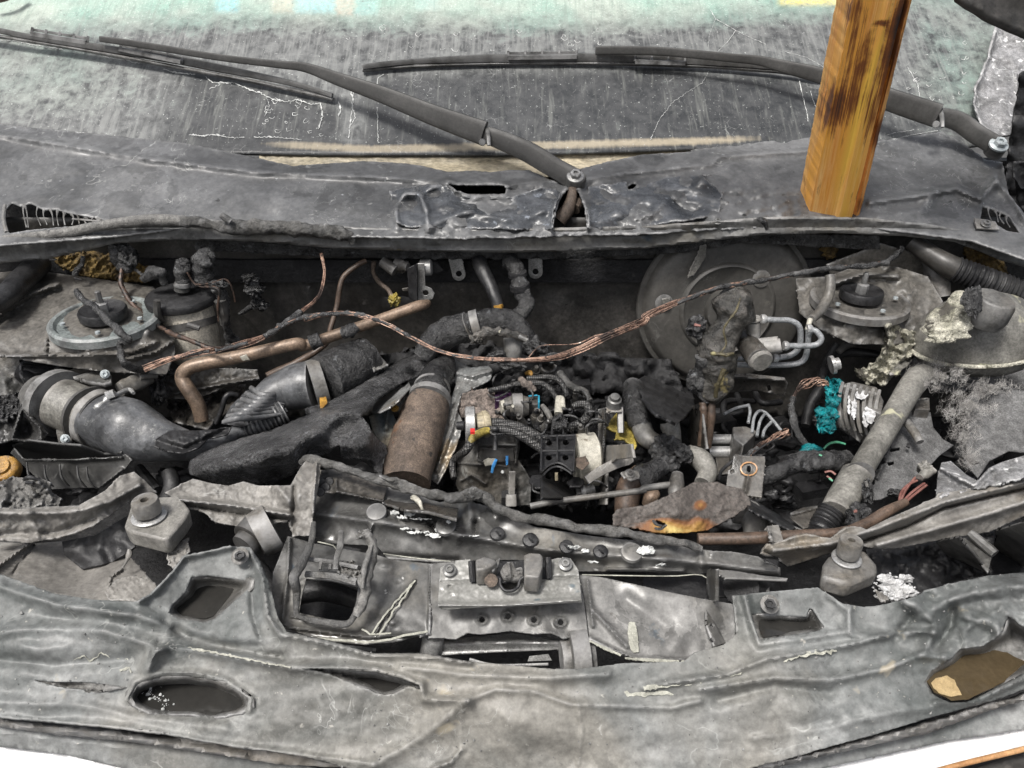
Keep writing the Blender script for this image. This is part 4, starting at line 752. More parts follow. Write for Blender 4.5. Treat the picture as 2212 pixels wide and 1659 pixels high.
# ash on the beam
s = MB()
for i, (x, y, rx, ry) in enumerate([(660, 295, 26, 12), (740, 300, 30, 14), (700, 320, 30, 9), (720, 380, 34, 5), (800, 330, 60, 4), (790, 400, 60, 7), (860, 415, 40, 8), (900, 390, 26, 16), (930, 345, 34, 12), (880, 425, 30, 6), (880, 280, 60, 4), (1070, 420, 40, 4), (2000, 500, 50, 24), (1620, 480, 34, 10), (1680, 500, 24, 7), (1720, 560, 30, 5), (2080, 575, 30, 5)]):
    s.sheet([(x + rx * math.cos(a), y + ry * math.sin(a)) for a in [q * .628 for q in range(10)]], lambda X, Y: HZ(X, Y) + .0125 + .003 * fr((X * .03, Y * .03, 1)), 5, jag=9, seed=i)
ash = pieces('ash_patch', s, 'crust', thick=.001)
# cradle with the square opening on the left
s = MB(); opn = [(190, 645), (320, 655), (465, 690), (455, 780), (430, 870), (380, 880), (150, 830), (165, 740)]
FZ = rbf([(90, 420, .955), (240, 460, .945), (10, 600, .95), (40, 880, .93), (560, 530, .935), (860, 570, .94), (840, 940, .915), (500, 1000, .915), (250, 980, .92), (100, 920, .925), (700, 750, .93)])
s.sheet([(90, 420), (240, 462), (560, 520), (640, 545), (860, 570), (850, 760), (840, 940), (700, 980), (500, 1000), (250, 975), (90, 915), (20, 870), (5, 760), (10, 620)], FZ, 8, holes=[opn], jag=1.5,
    ridges=[([(100, 430), (90, 640), (60, 880)], 9, .006), ([(770, 660), (600, 850), (560, 940)], 5, .005), ([(700, 760), (600, 870)], 4, .004), ([(90, 910), (500, 960), (840, 950)], 7, .006), ([(852, 570), (842, 940)], 5, .005), ([(110, 850), (400, 895)], 8, .004)], bowl=[(680, 655, 28, 22, .004), (600, 575, 30, 18, .004), (650, 880, 26, 18, .004), (650, 700, 60, 60, -.004)], amp=.002, ns=.008, oct=2)
crad = part('left_plate', s, 'beam_metal', thick=.003)
s = MB()
s.tube([(228, 350, .985, 14), (215, 450, .982, 18), (170, 560, .975, 24), (125, 640, .972, 28), (140, 720, .955, 22), (135, 800, .945, 18), (150, 850, .94, 16), (260, 880, .94, 18), (400, 890, .94, 18), (450, 840, .945, 18), (480, 760, .95, 20)], 12, lump=.25, flat=.8)
s.tube([(190, 545, .965, 12), (300, 555, .965, 12), (470, 590, .965, 12)], 8, sq=4, flat=2); s.tube([(190, 625, .955, 16), (330, 635, .955, 18), (470, 670, .955, 22)], 8, sq=4, flat=2, lump=.15)
s.tube([(375, 400, .985, 16), (370, 470, .98, 18), (350, 540, .972, 14), (345, 600, .965, 14)], 10, sq=3); s.tube([(270, 545, .967, 9), (262, 600, .962, 9)], 6); s.tube([(320, 550, .967, 9), (315, 600, .962, 9)], 6)
frm = part('cradle_frame', s, 'seal')
s = MB(); s.tube([(500, 410, .995, 26), (520, 430, .993, 30), (545, 480, .985, 26), (530, 560, .975, 30), (505, 650, .968, 34), (500, 720, .96, 28), (480, 790, .952, 26), (455, 850, .945, 18)], 14, lump=.5, ls=90, seed=3); s.blob(500, 415, .995, 36, 22, lump=.5)
s.tube([(540, 470, .99, 10), (500, 600, .98, 14), (490, 700, .97, 10)], 8, lump=.5, ls=120)
chb = part('charred_bar', s, 'rubber_ash', sharp=80)
s = MB(); s.sheet([(360, 560), (440, 560), (500, 600), (500, 660), (420, 640), (360, 620)], .962, 6, amp=.006, ns=.05, jag=3, oct=3); shl = part('sagging_web', s, 'rubber_ash', thick=.002)
s = MB(); s.sheet([(180, 440), (480, 490), (470, 560), (190, 530)], .935, 10); s.sheet([(250, 440), (330, 465), (345, 500), (290, 480)], .938, 8); inner = part('inner_tray', s, 'black', thick=.002)
s = MB(); s.tube([(250, 452, .944, 3), (330, 470, .944, 4), (345, 490, .944, 3)], 5, 2); s.tube([(600, 515, .943, 2), (780, 540, .94, 3), (960, 556, .94, 2)], 5, 3, flat=.4); s.tube([(1660, 628, .94, 3), (2000, 634, .94, 3), (2169, 634, .94, 3), (2300, 630, .94, 3), (2390, 700, .93, 2)], 5, 3, flat=.4)
wetl = pieces('bright_edge', s, 'residue')
# centre plate with the four holes, torn lower edge
MZ = rbf([(860, 560, .945), (1640, 600, .945), (850, 960, .915), (1690, 960, .915), (1250, 760, .938), (1250, 940, .915)])
hl = [[(x + 15 * math.cos(a), y + 15 * math.sin(a)) for a in [q * .7 for q in range(9)]] for x, y in ((1127, 868), (1265, 850), (1404, 870), (1546, 882))]
s = MB(); s.sheet([(855, 568), (960, 560), (1640, 600), (1670, 760), (1695, 960), (1640, 955), (1560, 970), (1500, 940), (1400, 945), (1280, 928), (1180, 940), (1120, 945), (1050, 940), (990, 972), (900, 965), (840, 968)], MZ, 8, holes=hl, jag=2, ridges=[([(x + 30 * math.cos(a), y + 24 * math.sin(a)) for a in [q * .5 for q in range(14)]], 6, .002) for x, y in ((1127, 868), (1265, 850), (1404, 870), (1546, 882))], amp=.001, ns=.01, oct=2)
mid = part('centre_plate', s, 'beam_metal', thick=.002)
s = MB(); s.sheet([(1060, 830), (1140, 815), (1160, 870), (1110, 905), (1060, 890)], lambda x, y: MZ(x, y) - .01, 10)
# right plate
V('H'); RZ = rbf([(1650, 630, .94), (2169, 740, .94), (1700, 960, .915), (1950, 1085, .905), (2400, 1100, .905), (2620, 900, .925), (2600, 760, .94)])
s = MB(); s.sheet([(1645, 628), (1760, 640), (1950, 680), (2100, 715), (2300, 755), (2560, 800), (2640, 860), (2655, 950), (2610, 1060), (2530, 1075), (2480, 1110), (2300, 1100), (2169, 1098), (2050, 1090), (1940, 1085), (1870, 1060), (1790, 1010), (1700, 965), (1680, 800)], RZ, 9, jag=1.6,
    ridges=[([(1700, 965), (1850, 1040), (1950, 1075), (2200, 1085), (2500, 1100)], 8, .007), ([(1690, 660), (1720, 900)], 8, .005), ([(1720, 820), (1900, 1010)], 10, .006), ([(1900, 760), (2100, 900)], 40, -.004)], amp=.003, ns=.005, oct=2)
rpl = part('right_plate', s, 'beam_metal', thick=.003)
s = MB(); pts = [(1910, 880), (1945, 880), (1960, 960), (1965, 1040), (1935, 1045), (1912, 1010), (1905, 940)]; s.sheet(pts, lambda x, y: RZ(x, y) + .003, 6, jag=4)
for x0, x1, y0, y1 in ((1700, 1870, 975, 1060), (1890, 2180, 1068, 1092), (2190, 2480, 1085, 1102)): s.sheet([(x0, y0), ((x0 + x1) / 2, (y0 + y1) / 2 - 6), (x1, y1 - 8), (x1, y1 + 2), ((x0 + x1) / 2, (y0 + y1) / 2 + 14), (x0, y0 + 10)], lambda x, y: RZ(x, y) + .0085, 6, jag=4)
for a in (((540, 940), (640, 800), (770, 660)), ((580, 950), (640, 850), (760, 670)), ((485, 915), (530, 950), (640, 940))): s.tube([(x, y, FZ(x, y) + .0045, 2.2) for x, y in wob(list(a), 9, 1, 20)], 5, 1, flat=.3)
for a in (((500, 990), (640, 975), (700, 955), (835, 930)), ((250, 968), (500, 988))): s.tube([(x, y, FZ(x, y) + .009, 3.5) for x, y in wob(list(a), 3, 1, 20)], 5, 1, flat=.3)
wh = pieces('white_scrape', s, 'residue', thick=.0006)
# under structure in the gap below the plates
s = MB(); s.sheet([(850, 985), (1000, 965), (1290, 940), (1560, 975), (1570, 1020), (1500, 1030), (1200, 1040), (1000, 1050), (850, 1060)], .88, 9, ridges=[([(860, 1000), (1300, 985), (1560, 990)], 24, .012)]); s.tube([(870, 960, .9, 44), (850, 1060, .875, 44)], 16)
bar = part('bumper_beam', s, 'steel', thick=.003)
s = MB(); s.lathe(P(1550, 1075, .89), P(1720, 1060, .89), [(0, .0), (0, .018), (.25, .02), (.28, .03), (.8, .031), (.82, .024), (1, .022), (1, 0)], 28); sock = part('end_socket', s, 'plastic_grey')
s = MB(); s.sheet([(1380, 1062), (1480, 1050), (1500, 1085), (1370, 1090)], .87, 8); s.tube([(1060, 1080, .87, 10), (1200, 1110, .868, 8), (1480, 1105, .866, 8)], 8); s.tube([(400, 1010, .88, 9), (560, 1030, .875, 9)], 8)
sm = pieces('inner_rib', s, 'steel')
s = MB(); V('I')
s.sheet([(0, 640), (330, 628), (345, 760), (240, 752), (60, 712), (0, 704)], .91, 10); s.sheet([(395, 640), (660, 655), (660, 745), (395, 745)], .9, 10); dk = part('inner_tray', s, 'black', thick=.002)
s = MB(); s.sheet([(338, 600), (388, 598), (388, 770), (350, 770), (335, 700)], [(338, 600, .955), (350, 770, .92)], 8); s.sheet([(388, 600), (480, 605), (640, 632), (770, 645), (765, 658), (600, 650), (440, 645), (388, 625)], .955, 8)
s.sheet([(330, 770), (385, 775), (440, 860), (497, 930), (440, 990), (380, 1010), (340, 900)], [(330, 770, .935), (440, 1000, .915)], 9, holes=[[(352, 900), (366, 886), (380, 900), (366, 914)], [(350, 978), (366, 962), (382, 978), (366, 992)]]); s.pbox(655, 640, 672, 720, .93, .01)
br = part('side_bracket', s, 'beam_metal', thick=.003)
s = MB(); s.sheet([(640, 540), (722, 545), (718, 590), (690, 570), (650, 560)], .975, 6); s.lathe(P(600, 700, .90), P(520, 690, .93), [(0, 0), (0, .028), (.3, .03), (1, .02), (1, 0)], 20); endb = part('beam_end', s, 'black', thick=.001)
panel_parts = [(beam, hol + [riv, ash]), dkp, (crad, [frm, chb, shl, inner]), wetl, mid, (rpl, [wh]), (bar, [sock, sm]), dk, br, endb]
thing('front_panel', 'bent bare metal front crossmember with holes, plates and a square opening at its left', 'panel', panel_parts)
# latch
V('H'); s = MB(); LZ = rbf([(900, 580, .968), (1640, 560, .968), (900, 800, .953), (1650, 780, .953)])
s.sheet([(905, 590), (930, 575), (985, 572), (985, 552), (1065, 545), (1072, 672), (1190, 672), (1208, 640), (1226, 645), (1226, 690), (1250, 716), (1290, 716), (1322, 690), (1330, 655), (1490, 652), (1494, 548), (1530, 538), (1600, 540), (1640, 600), (1650, 680), (1660, 775), (1400, 792), (1100, 806), (920, 815), (892, 800), (898, 700)], LZ, 6, ridges=[([(895, 790), (1250, 790), (1655, 762)], 12, .006), ([(900, 668), (1650, 640)], 6, -.002)], amp=.0006, ns=.03, bowl=[(955, 690, 12, 10, -.004)])
plate = part('latch_plate', s, 'latch_metal', thick=.003)
tag(plate, 'flat plate with two bolts and a slot in the middle', None)
lb_ = []
for x, y in ((953, 602), (1572, 570)):
    s = MB(); s.bolt(x, y, LZ(x, y) + .004, 22, Vector((0, -.4, 1)), hexa=False, washer=1.7); q = part('bolt', s, 'bolt_dark'); s = MB(); c = P(x, y, LZ(x, y) + .0185 - .004); s.lathe(c, c + Vector((0, -.4, 1)).normalized() * .001, [(0, .004), (1, .004)], 6); lb_.append(q)
s = MB(); s.block([(1092, 545), (1140, 528), (1200, 545), (1205, 560), (1175, 580), (1140, 600), (1095, 600)], .985, .022); a1 = part('latch_body', s, 'plastic_grey', bev=.002)
s = MB(); s.block([(1350, 520), (1380, 508), (1440, 512), (1452, 530), (1450, 580), (1430, 640), (1352, 635)], .985, .022); a2 = part('latch_body', s, 'plastic_grey', bev=.002)
s = MB(); s.sheet([(1140, 590), (1190, 560), (1222, 538), (1215, 570), (1190, 600), (1150, 615)], .978, 6); s.sheet([(1240, 580), (1262, 560), (1292, 560), (1300, 590), (1330, 600), (1340, 585), (1350, 640), (1300, 650), (1240, 640), (1225, 610)], .972, 6, ridges=[([(1270, 560), (1280, 640)], 8, .004)]); a3 = part('claw', s, 'rubber_ash', thick=.006)
s = MB(); s.tube([(1205, 640, .972, 8), (1222, 650, .97, 9), (1226, 685, .967, 9), (1250, 712, .965, 9), (1290, 712, .965, 9), (1320, 690, .966, 9), (1330, 655, .97, 9), (1348, 640, .972, 8)], 10); a4 = part('striker_guide', s, 'black')
s = MB(); s.sheet([(1070, 560), (1490, 545), (1490, 660), (1070, 675)], .955, 12); s.tube([(1070, 560, .98, 8), (1078, 660, .965, 8)], 8); s.tube([(1480, 540, .98, 8), (1484, 640, .965, 8)], 8); a5 = part('latch_pocket', s, 'black', thick=.002)
s = MB(); s.lathe(P(1400, 640, .972), P(1400, 640, .976), [(0, .007), (1, .007)], 16); s.lathe(P(1175, 658, .967), P(1175, 658, .971), [(0, .007), (1, .007)], 16); a6 = pieces('rivet', s, 'rust_wrap')
s = MB(); s.tube([(1310, 602, .982, 8), (1335, 596, .982, 8), (1338, 620, .978, 5)], 8); a7 = part('release_lever', s, 'rubber_ash')
thing('bonnet_latch', 'bonnet latch on its bolted plate at the middle of the front panel', 'latch', [plate, *lb_, (a1, []), a2, a3, a4, a5, a6, a7])

# ------------------------------------------------------------------ flanges and the charred seal along the front edge
V('G'); s = MB(); s.sheet([(-90, 270), (0, 268), (120, 275), (250, 262), (330, 262), (420, 257), (560, 180), (640, 100), (715, 78), (770, 120), (838, 192), (790, 190), (740, 215), (690, 235), (600, 300), (500, 365), (400, 405), (300, 432), (150, 460), (0, 446), (-90, 440)],
    [(-90, 270, .99), (420, 257, .985), (715, 80, .985), (-90, 440, .955), (300, 432, .955), (740, 230, .965), (500, 330, .975)], 8, ridges=[([(-90, 300), (250, 300), (430, 285), (600, 230), (740, 150)], 22, .010), ([(0, 410), (300, 400), (500, 330)], 16, -.006), ([(150, 300), (200, 420)], 30, .006)], amp=.003, ns=.014, jag=1.5)
f1 = part('fender_flange', s, 'flange', thick=.003, sharp=80); thing('fender_flange', 'wavy curled flange strip at the left front edge, left of the box-shaped mount', 'flange', [f1])
s = MB(); s.sheet([(880, 188), (1030, 115), (1130, 140), (1220, 152), (1300, 130), (1380, 152), (1550, 150), (1600, 60), (1640, 5), (1712, 22), (1705, 120), (1685, 240), (1655, 420), (1560, 420), (1550, 330), (1500, 345), (1400, 372), (1280, 372), (1150, 345), (1060, 272), (980, 265), (960, 240)],
    [(880, 188, .985), (1300, 130, .985), (1640, 5, 1.0), (1700, 100, .995), (1655, 420, .955), (1280, 370, .955), (1550, 330, .965), (1600, 200, .995), (980, 265, .97)], 7, ridges=[([(960, 230), (1250, 260), (1550, 310)], 12, .010), ([(980, 250), (1250, 300), (1550, 330)], 7, -.006), ([(1570, 160), (1560, 400)], 9, -.006), ([(1690, 30), (1670, 300)], 8, .006), ([(1480, 160), (1540, 230)], 24, .006)], amp=.0025, ns=.015, jag=1.5)
s.tube([(1295, 370, .965, 14), (1298, 420, .955, 12), (1300, 470, .945, 9)], 8)
f2 = part('fender_flange', s, 'flange', thick=.003, sharp=80); thing('centre_flange', 'brownish sheet flange with an upright strap beside the square opening', 'flange', [f2])
V('I'); s = MB(); s.sheet([(630, 510), (660, 470), (740, 450), (800, 430), (860, 415), (1000, 432), (1090, 375), (1160, 372), (1190, 385), (1300, 330), (1450, 265), (1560, 215), (1580, 195), (1700, 175), (1900, 130), (2120, 70), (2120, 290), (2031, 315), (1850, 400), (1650, 430), (1350, 488), (1230, 490), (1140, 465), (1040, 500), (900, 545), (770, 585), (735, 560), (720, 535)],
    [(630, 510, .985), (1000, 435, .995), (1560, 215, 1.01), (2120, 70, 1.02), (2120, 290, .975), (1350, 488, .965), (770, 585, .95), (1140, 465, .972)], 8, ridges=[([(700, 500), (1000, 465), (1250, 380), (1600, 245), (2100, 120)], 20, .010), ([(1140, 458), (1400, 372), (1600, 270), (1760, 230), (2100, 150)], 8, -.012), ([(1250, 470), (1500, 400), (1850, 300), (2100, 220)], 24, .010), ([(640, 500), (730, 540)], 6, -.006)], amp=.002, ns=.012, jag=1.2)
f3 = part('fender_flange', s, 'flange', thick=.003, sharp=80)
s = MB(); s.sheet([(1560, 215), (1570, 100), (1590, 30), (1640, 20), (1720, 90), (1780, 125), (1840, 60), (1900, 30), (2100, -30), (2120, 90), (1900, 140), (1700, 185)], [(1560, 215, 1.01), (1590, 30, 1.0), (2100, 0, 1.03), (1780, 125, 1.015)], 8, ridges=[([(1590, 60), (1760, 150), (1860, 60)], 14, .01)], amp=.005, ns=.014)
f4 = part('torn_web', s, 'trim_pale', thick=.003, sharp=80); thing('right_flange', 'long double-rolled fender flange rising to the right edge', 'flange', [f3, f4])
V('H'); s = MB(); s.tube([(160, 30, .99, 20), (190, 8, .998, 24), (260, 25, 1., 26), (350, 50, .998, 24), (470, 90, .998, 22), (600, 125, .995, 28), (700, 150, .995, 30), (800, 185, .995, 24), (900, 205, .995, 28), (1000, 215, .995, 32), (1080, 195, .995, 34), (1150, 215, .995, 30), (1200, 270, .99, 26), (1330, 320, .985, 28), (1480, 340, .985, 30), (1650, 375, .985, 28), (1850, 400, .985, 30), (1900, 405, .985, 26), (2040, 440, .98, 26), (2180, 455, .98, 22), (2300, 490, .975, 16)], 14, 8, lump=.45, ls=70, flat=.8, seed=4)
s.sheet([(1020, 190), (1040, 165), (1060, 178), (1075, 150), (1110, 185), (1140, 195), (1130, 220), (1060, 230)], 1.0, 6, amp=.004, ns=.05, jag=4); s.tube([(580, 100, 1.0, 7), (640, 125, 1.004, 9), (665, 118, 1.006, 6)], 6, 3)
q = part('edge_seal', s, 'seal', sharp=80); thing('edge_seal', 'charred rubber seal strip winding along the top of the front panel', 'seal', [q])
s = MB(); s.tube([(760, 215, .99, 16), (790, 235, .992, 16), (800, 260, .99, 10), (812, 285, .985, 6)], 8, 4, lump=.4)
for a in (-1, 0, 1, 2): s.tube([(765, 215, .99, 4), (760 + a * 14, 205 + abs(a) * 6, .994, 2)], 5, 2)
q = part('frayed_cord', s, 'cream'); thing('frayed_cord', 'short pale frayed cord end lying on the front crossmember', 'cord', [q])
# rubber bush mounts
def mount(k, top, z, dz, bx, by, r, bh, label, m1='tank', side=None):
    V(k); s = MB(); s.block(top, z, dz, .97); bd = part('housing', s, m1, bev=.005)
    s = MB(); c = P(bx, by, z + .001); R = rad(c, r); U = Vector((0, 0, 1)); s.lathe(c, c + U * .003, [(0, R * 1.25), (.6, R * 1.3), (1, R * 1.22), (1.2, R * .9)], 30); was = part('washer', s, 'steel')
    s = MB(); s.lathe(c + U * .004, c + U * bh, [(0, R * .8), (.12, R * .82), (.14, R * 1.0), (.9, R), (1, R * .93), (1.0, R * .3), (.7, R * .28)], 30, lump=.0006); bu = part('rubber_bush', s, 'plastic_grey')
    s = MB()
    if side: s.sheet(side, z - dz - .005, 7, jag=2, amp=.003, ns=.04); lg = part('support_leg', s, 'flange', thick=.003)
    return thing('radiator_mount', label, 'mount', [bd, (was, []), bu] + ([lg] if side else []), 'radiator mounts')
mount('G', [(700, 250), (735, 215), (960, 205), (1015, 280), (985, 330), (900, 430), (870, 440), (690, 395), (660, 370)], .985, .022, 797, 318, 70, .024, 'box-shaped mount with a rubber bush under the left flange, standing free', 'tank', [(890, 500), (1000, 430), (1015, 500), (920, 590), (900, 570)])
V('G'); s = MB(); s.tube([(688, 490, .95, 8), (690, 520, .945, 16), (672, 560, .94, 8), (655, 590, .935, 6)], 8, lump=.2); q = part('stay', s, 'flange'); thing('mount_stay', 'thin stay with an eyelet under the left box-shaped mount', 'stay', [q])
mount('I', [(960, 560), (985, 525), (1040, 500), (1180, 488), (1250, 570), (1255, 610), (1110, 672), (1085, 678), (950, 640)], .985, .022, 1083, 545, 60, .026, 'box-shaped mount with a rubber bush beside the white powder on the right', 'plastic_grey', [(1230, 700), (1300, 740), (1310, 765), (1260, 760)])
# horizontal bush and tube by the bumper hump
V('G'); s = MB(); s.lathe(P(1300, 480, .95), P(1400, 380, .955), [(0, .0), (0, .016), (.3, .017), (.32, .023), (1, .024), (1, 0)], 24); q = part('spacer_tube', s, 'dark_metal')
s = MB(); s.lathe(P(1370, 420, .952), P(1460, 370, .957), [(0, 0), (0, .027), (1, .029), (1, 0)], 24); q2 = part('outer_sleeve', s, 'plastic_grey'); thing('spacer_bush', 'round dark spacer tube behind the bolt of the left bumper hump', 'bush', [q, q2])
# headlamp bowls seen between bumper and flange
s = MB(); V('G'); s.sheet([(-90, 440), (160, 462), (360, 445), (640, 490), (700, 540), (840, 690), (760, 775), (500, 770), (120, 700), (-90, 620)], [(-90, 440, .93), (640, 490, .92), (840, 690, .92), (120, 700, .94), (-90, 620, .95), (400, 600, .91)], 12, amp=.002, ns=.01, ridges=[([(-50, 610), (100, 500), (160, 462)], 8, .01), ([(60, 630), (180, 470)], 4, -.004), ([(660, 590), (590, 640), (580, 720)], 5, .006)])
b1 = part('lamp_shell', s, 'flange', thick=.003)
s = MB(); s.sheet([(330, 450), (500, 420), (700, 300), (720, 480), (600, 560), (440, 600), (340, 520)], [(330, 450, .935), (700, 300, .955), (440, 600, .915)], 8, amp=.006, ns=.008, oct=2); b2 = part('cloth_liner', s, 'black', thick=.003)
s = MB(); s.sheet([(560, 720), (620, 650), (720, 630), (830, 670), (840, 700), (760, 770), (580, 760)], .93, 8, jag=3, amp=.002, ns=.03); b3 = part('torn_shell_piece', s, 'flange', thick=.003)
thing('headlamp_shell', 'burnt-out brown headlamp shell below the left flange strip', 'lamp shell', [b1, b2, b3])
V('I'); s = MB(); s.sheet([(1190, 488), (1350, 490), (1560, 455), (1850, 400), (1880, 400), (1850, 620), (1700, 660), (1550, 700), (1400, 760), (1300, 770), (1230, 700)], [(1190, 488, .93), (1880, 400, .95), (1850, 620, .93), (1300, 770, .92), (1550, 600, .90)], 10, amp=.004, ns=.02)
b1 = part('lamp_shell', s, 'black', thick=.003, sharp=80)
s = MB(); s.sheet([(1560, 455), (1680, 430), (1850, 620), (1750, 650), (1640, 560)], [(1560, 455, .945), (1850, 620, .935)], 10, amp=.002); s.sheet([(1880, 395), (2140, 320), (2140, 560), (1990, 600), (1850, 620)], [(1880, 395, .965), (2140, 560, .95)], 12, ridges=[([(1990, 600), (2140, 510)], 14, .014)]); s.sheet([(1680, 430), (1780, 415), (1868, 510), (1860, 520), (1840, 615)], .955, 8)
s.tube([(1750, 410, .965, 10), (1868, 510, .96, 14)], 8)
b2 = part('lamp_panel', s, 'plastic_grey', thick=.003); thing('headlamp_bowl', 'black headlamp recess with grey panels under the right flange', 'lamp shell', [b1, b2])
s = MB()
for i, (x, y, r) in enumerate([(1330, 700, 60), (1390, 720, 55), (1290, 650, 40), (1400, 650, 36), (1350, 740, 45), (1270, 740, 30)]): s.blob(x, y, .925, r, r * .6, r * .5, lump=.6, seed=i, sub=4)
for i in range(40): a = random.uniform(0, 6.28); q_ = random.uniform(60, 120); s.blob(1340 + q_ * math.cos(a), 690 + q_ * .6 * math.sin(a), .925, 7, 6, 5, sub=1, seed=i)
q = part('powder', s, 'ash', sharp=80); thing('white_powder', 'heap of white extinguisher powder in the headlamp recess at the right', 'powder', [q], kind='stuff')
V('X'); s = MB(); s.sheet([(640, 1300), (760, 1290), (780, 1345), (650, 1345)], .80, 12); s.sheet([(1940, 1180), (2212, 1120), (2212, 1240), (2000, 1290)], .88, 12)
for pts in ([(640, 1282, .86, 20), (700, 1276, .865, 18), (780, 1300, .86, 14)], [(500, 1200, .86, 20), (560, 1240, .85, 20), (610, 1340, .84, 18)]): s.tube(pts, 10)
q = pieces('lower_duct', s, 'black', thick=.003); thing('lower_duct', 'black duct pieces glimpsed deep below the square opening', 'duct', q)
# ================================================================== ENGINE BAY, BACK ROW AND LEFT SIDE
def tube_thing(k, name, label, cat, pts, m, group=None, sharp=60, **kw):
    V(k); s = MB(); s.tube(pts, **kw); return thing(name, label, cat, [part(name, s, m, sharp=sharp)], group)
def disc(s, k, x, y, h, r, prof, n, **kw):        # lathe standing at a photo point, radii in photo units, heights in metres
    V(k); c = P(x, y, h); R = rad(c, 1); n = n.normalized()
    zs = [p[0] for p in prof]; L = max(zs) or 1; s.lathe(c, c + n * L, [(z / L, r_ * R) for z, r_ in prof], **kw)
# strut mounts
def strut(k, x, y, h, r, ri, label, tilt, m='tower_plate'):
    n = Vector(tilt); s = MB(); disc(s, k, x, y, h, r, [(-.010, r * 1.05), (.001, r * 1.05), (.004, r), (.003, r * .93), (-.002, r * .88), (-.002, r * .5)], n, segs=48); a = part('top_plate', s, m)
    s = MB(); disc(s, k, x, y, h, r, [(.004, ri), (.014, ri * 1.02), (.018, ri * .95), (.012, ri * .6), (.012, ri * .35)], n, segs=36, lump=.001); b = part('bearing', s, 'black')
    s = MB(); disc(s, k, x, y, h, r, [(.012, ri * .3), (.026, ri * .28), (.028, ri * .14), (.045, ri * .13), (.046, ri * .1)], n, segs=6); c = part('nut', s, 'bolt_dark')
    hs = []
    for a_ in (.4, 1.6, 2.9, 4.2, 5.4):
        V(k); c0 = P(x, y, h); R = rad(c0, r * .75); nn = n.normalized(); u = nn.orthogonal().normalized(); w = nn.cross(u); q = c0 + (u * math.cos(a_) + w * math.sin(a_)) * R + nn * .004
        s = MB(); s.lathe(q, q + nn * .003, [(0, .004), (1, .0035)], 10); hs.append(part('stud', s, 'bolt_zinc'))
    thing('strut_mount', label, 'strut mount', [(a, hs), (b, [c])], 'suspension strut mounts')
strut('D', 605, 668, 1.05, 285, 130, 'round pale strut top plate with a black centre, left of the filter canister', (0.02, -.02, 1))
strut('F', 1290, 410, 1.055, 232, 105, 'round pale strut top plate behind the melted tank on the right', (0, -.02, 1), 'tower')
# filter canister
V('D'); s = MB(); c0, c1 = P(1048, 530, -1.13), P(1150, 900, -1.10); R = rad(c0, 1)
s.lathe(c0, c1, [(.1, 150 * R), (.12, 152 * R), (.14, 148 * R), (.40, 148 * R), (.41, 152 * R), (.44, 152 * R), (.46, 147 * R), (.95, 140 * R), (1, 125 * R)], 40); can = part('canister_body', s, 'canister')
s = MB(); s.lathe(c0 + Vector((0, 0, .004)), c0 + Vector((0, 0, -.016)), [(0, 170 * R), (.1, 195 * R), (.3, 203 * R), (.7, 200 * R), (1, 160 * R)], 44, lump=.001); lid = part('lid', s, 'black')
s = MB(); s.lathe(c0 + (c1 - c0) * .39, c0 + (c1 - c0) * .50, [(0, 155 * R), (1, 153 * R)], 40); s.tube([(1080, 700, -1.02, 16), (1150, 722, -1.02, 16)], 8); s.tube([(905, 560, -1.07, 20), (910, 640, -1.07, 22), (940, 680, -1.08, 14)], 8, lump=.2); s.tube([(1270, 560, -1.07, 34), (1290, 640, -1.07, 30), (1290, 700, -1.07, 20)], 8, lump=.3); strap = pieces('strap', s, 'dark_metal')
s = MB(); s.lathe(P(1050, 500, -1.125), P(1050, 455, -1.125), [(0, 45 * R), (.6, 45 * R), (.62, 50 * R), (1, 44 * R)], 16, lump=.002); nip = part('bolt', s, 'bolt_dark')
s = MB(); s.tube([(1060, 450, -1.13, 44), (1055, 400, -1.13, 50), (1060, 350, -1.13, 44), (1065, 325, -1.13, 24)], 14, lump=.35, ls=80); s.tube([(1180, 460, -1.12, 44), (1175, 400, -1.12, 52), (1165, 340, -1.12, 55), (1185, 300, -1.13, 44), (1215, 310, -1.13, 30), (1225, 340, -1.13, 20)], 14, lump=.35, ls=80)
s.tube([(820, 440, -1.12, 22), (870, 410, -1.12, 36), (930, 400, -1.12, 32), (945, 470, -1.12, 16)], 12, lump=.4, ls=80); caps = part('melted_connector', s, 'char', sharp=80)
s = MB()
for q in ([(1130, 470, -1.08, 7), (1220, 460, -1.07, 6), (1300, 440, -1.08, 6), (1340, 500, -1.08, 6), (1355, 570, -1.08, 4)], [(1180, 480, -1.07, 7), (1260, 500, -1.06, 8), (1255, 600, -1.06, 6), (1260, 680, -1.06, 4)], [(1080, 400, -1.08, 5), (1130, 470, -1.08, 5), (1230, 490, -1.07, 5)]): s.tube(q, 6, 5, lump=.3, ls=200)
wr = part('wire', s, 'brown_wire')
s = MB(); s.blob(1260, 470, -1.075, 50, 26, lump=.5, seed=3); s.tube([(1230, 480, -1.07, 30), (1290, 540, -1.08, 30), (1300, 650, -1.08, 24), (1310, 740, -1.09, 22), (1340, 790, -1.1, 34)], 10, lump=.5, ls=100); mel = part('melted_side', s, 'char', sharp=80)
thing('filter_canister', 'pale metal filter canister with a black lid and charred connectors at the rear left', 'filter', [can, (lid, [nip, caps, wr]), strap, mel])
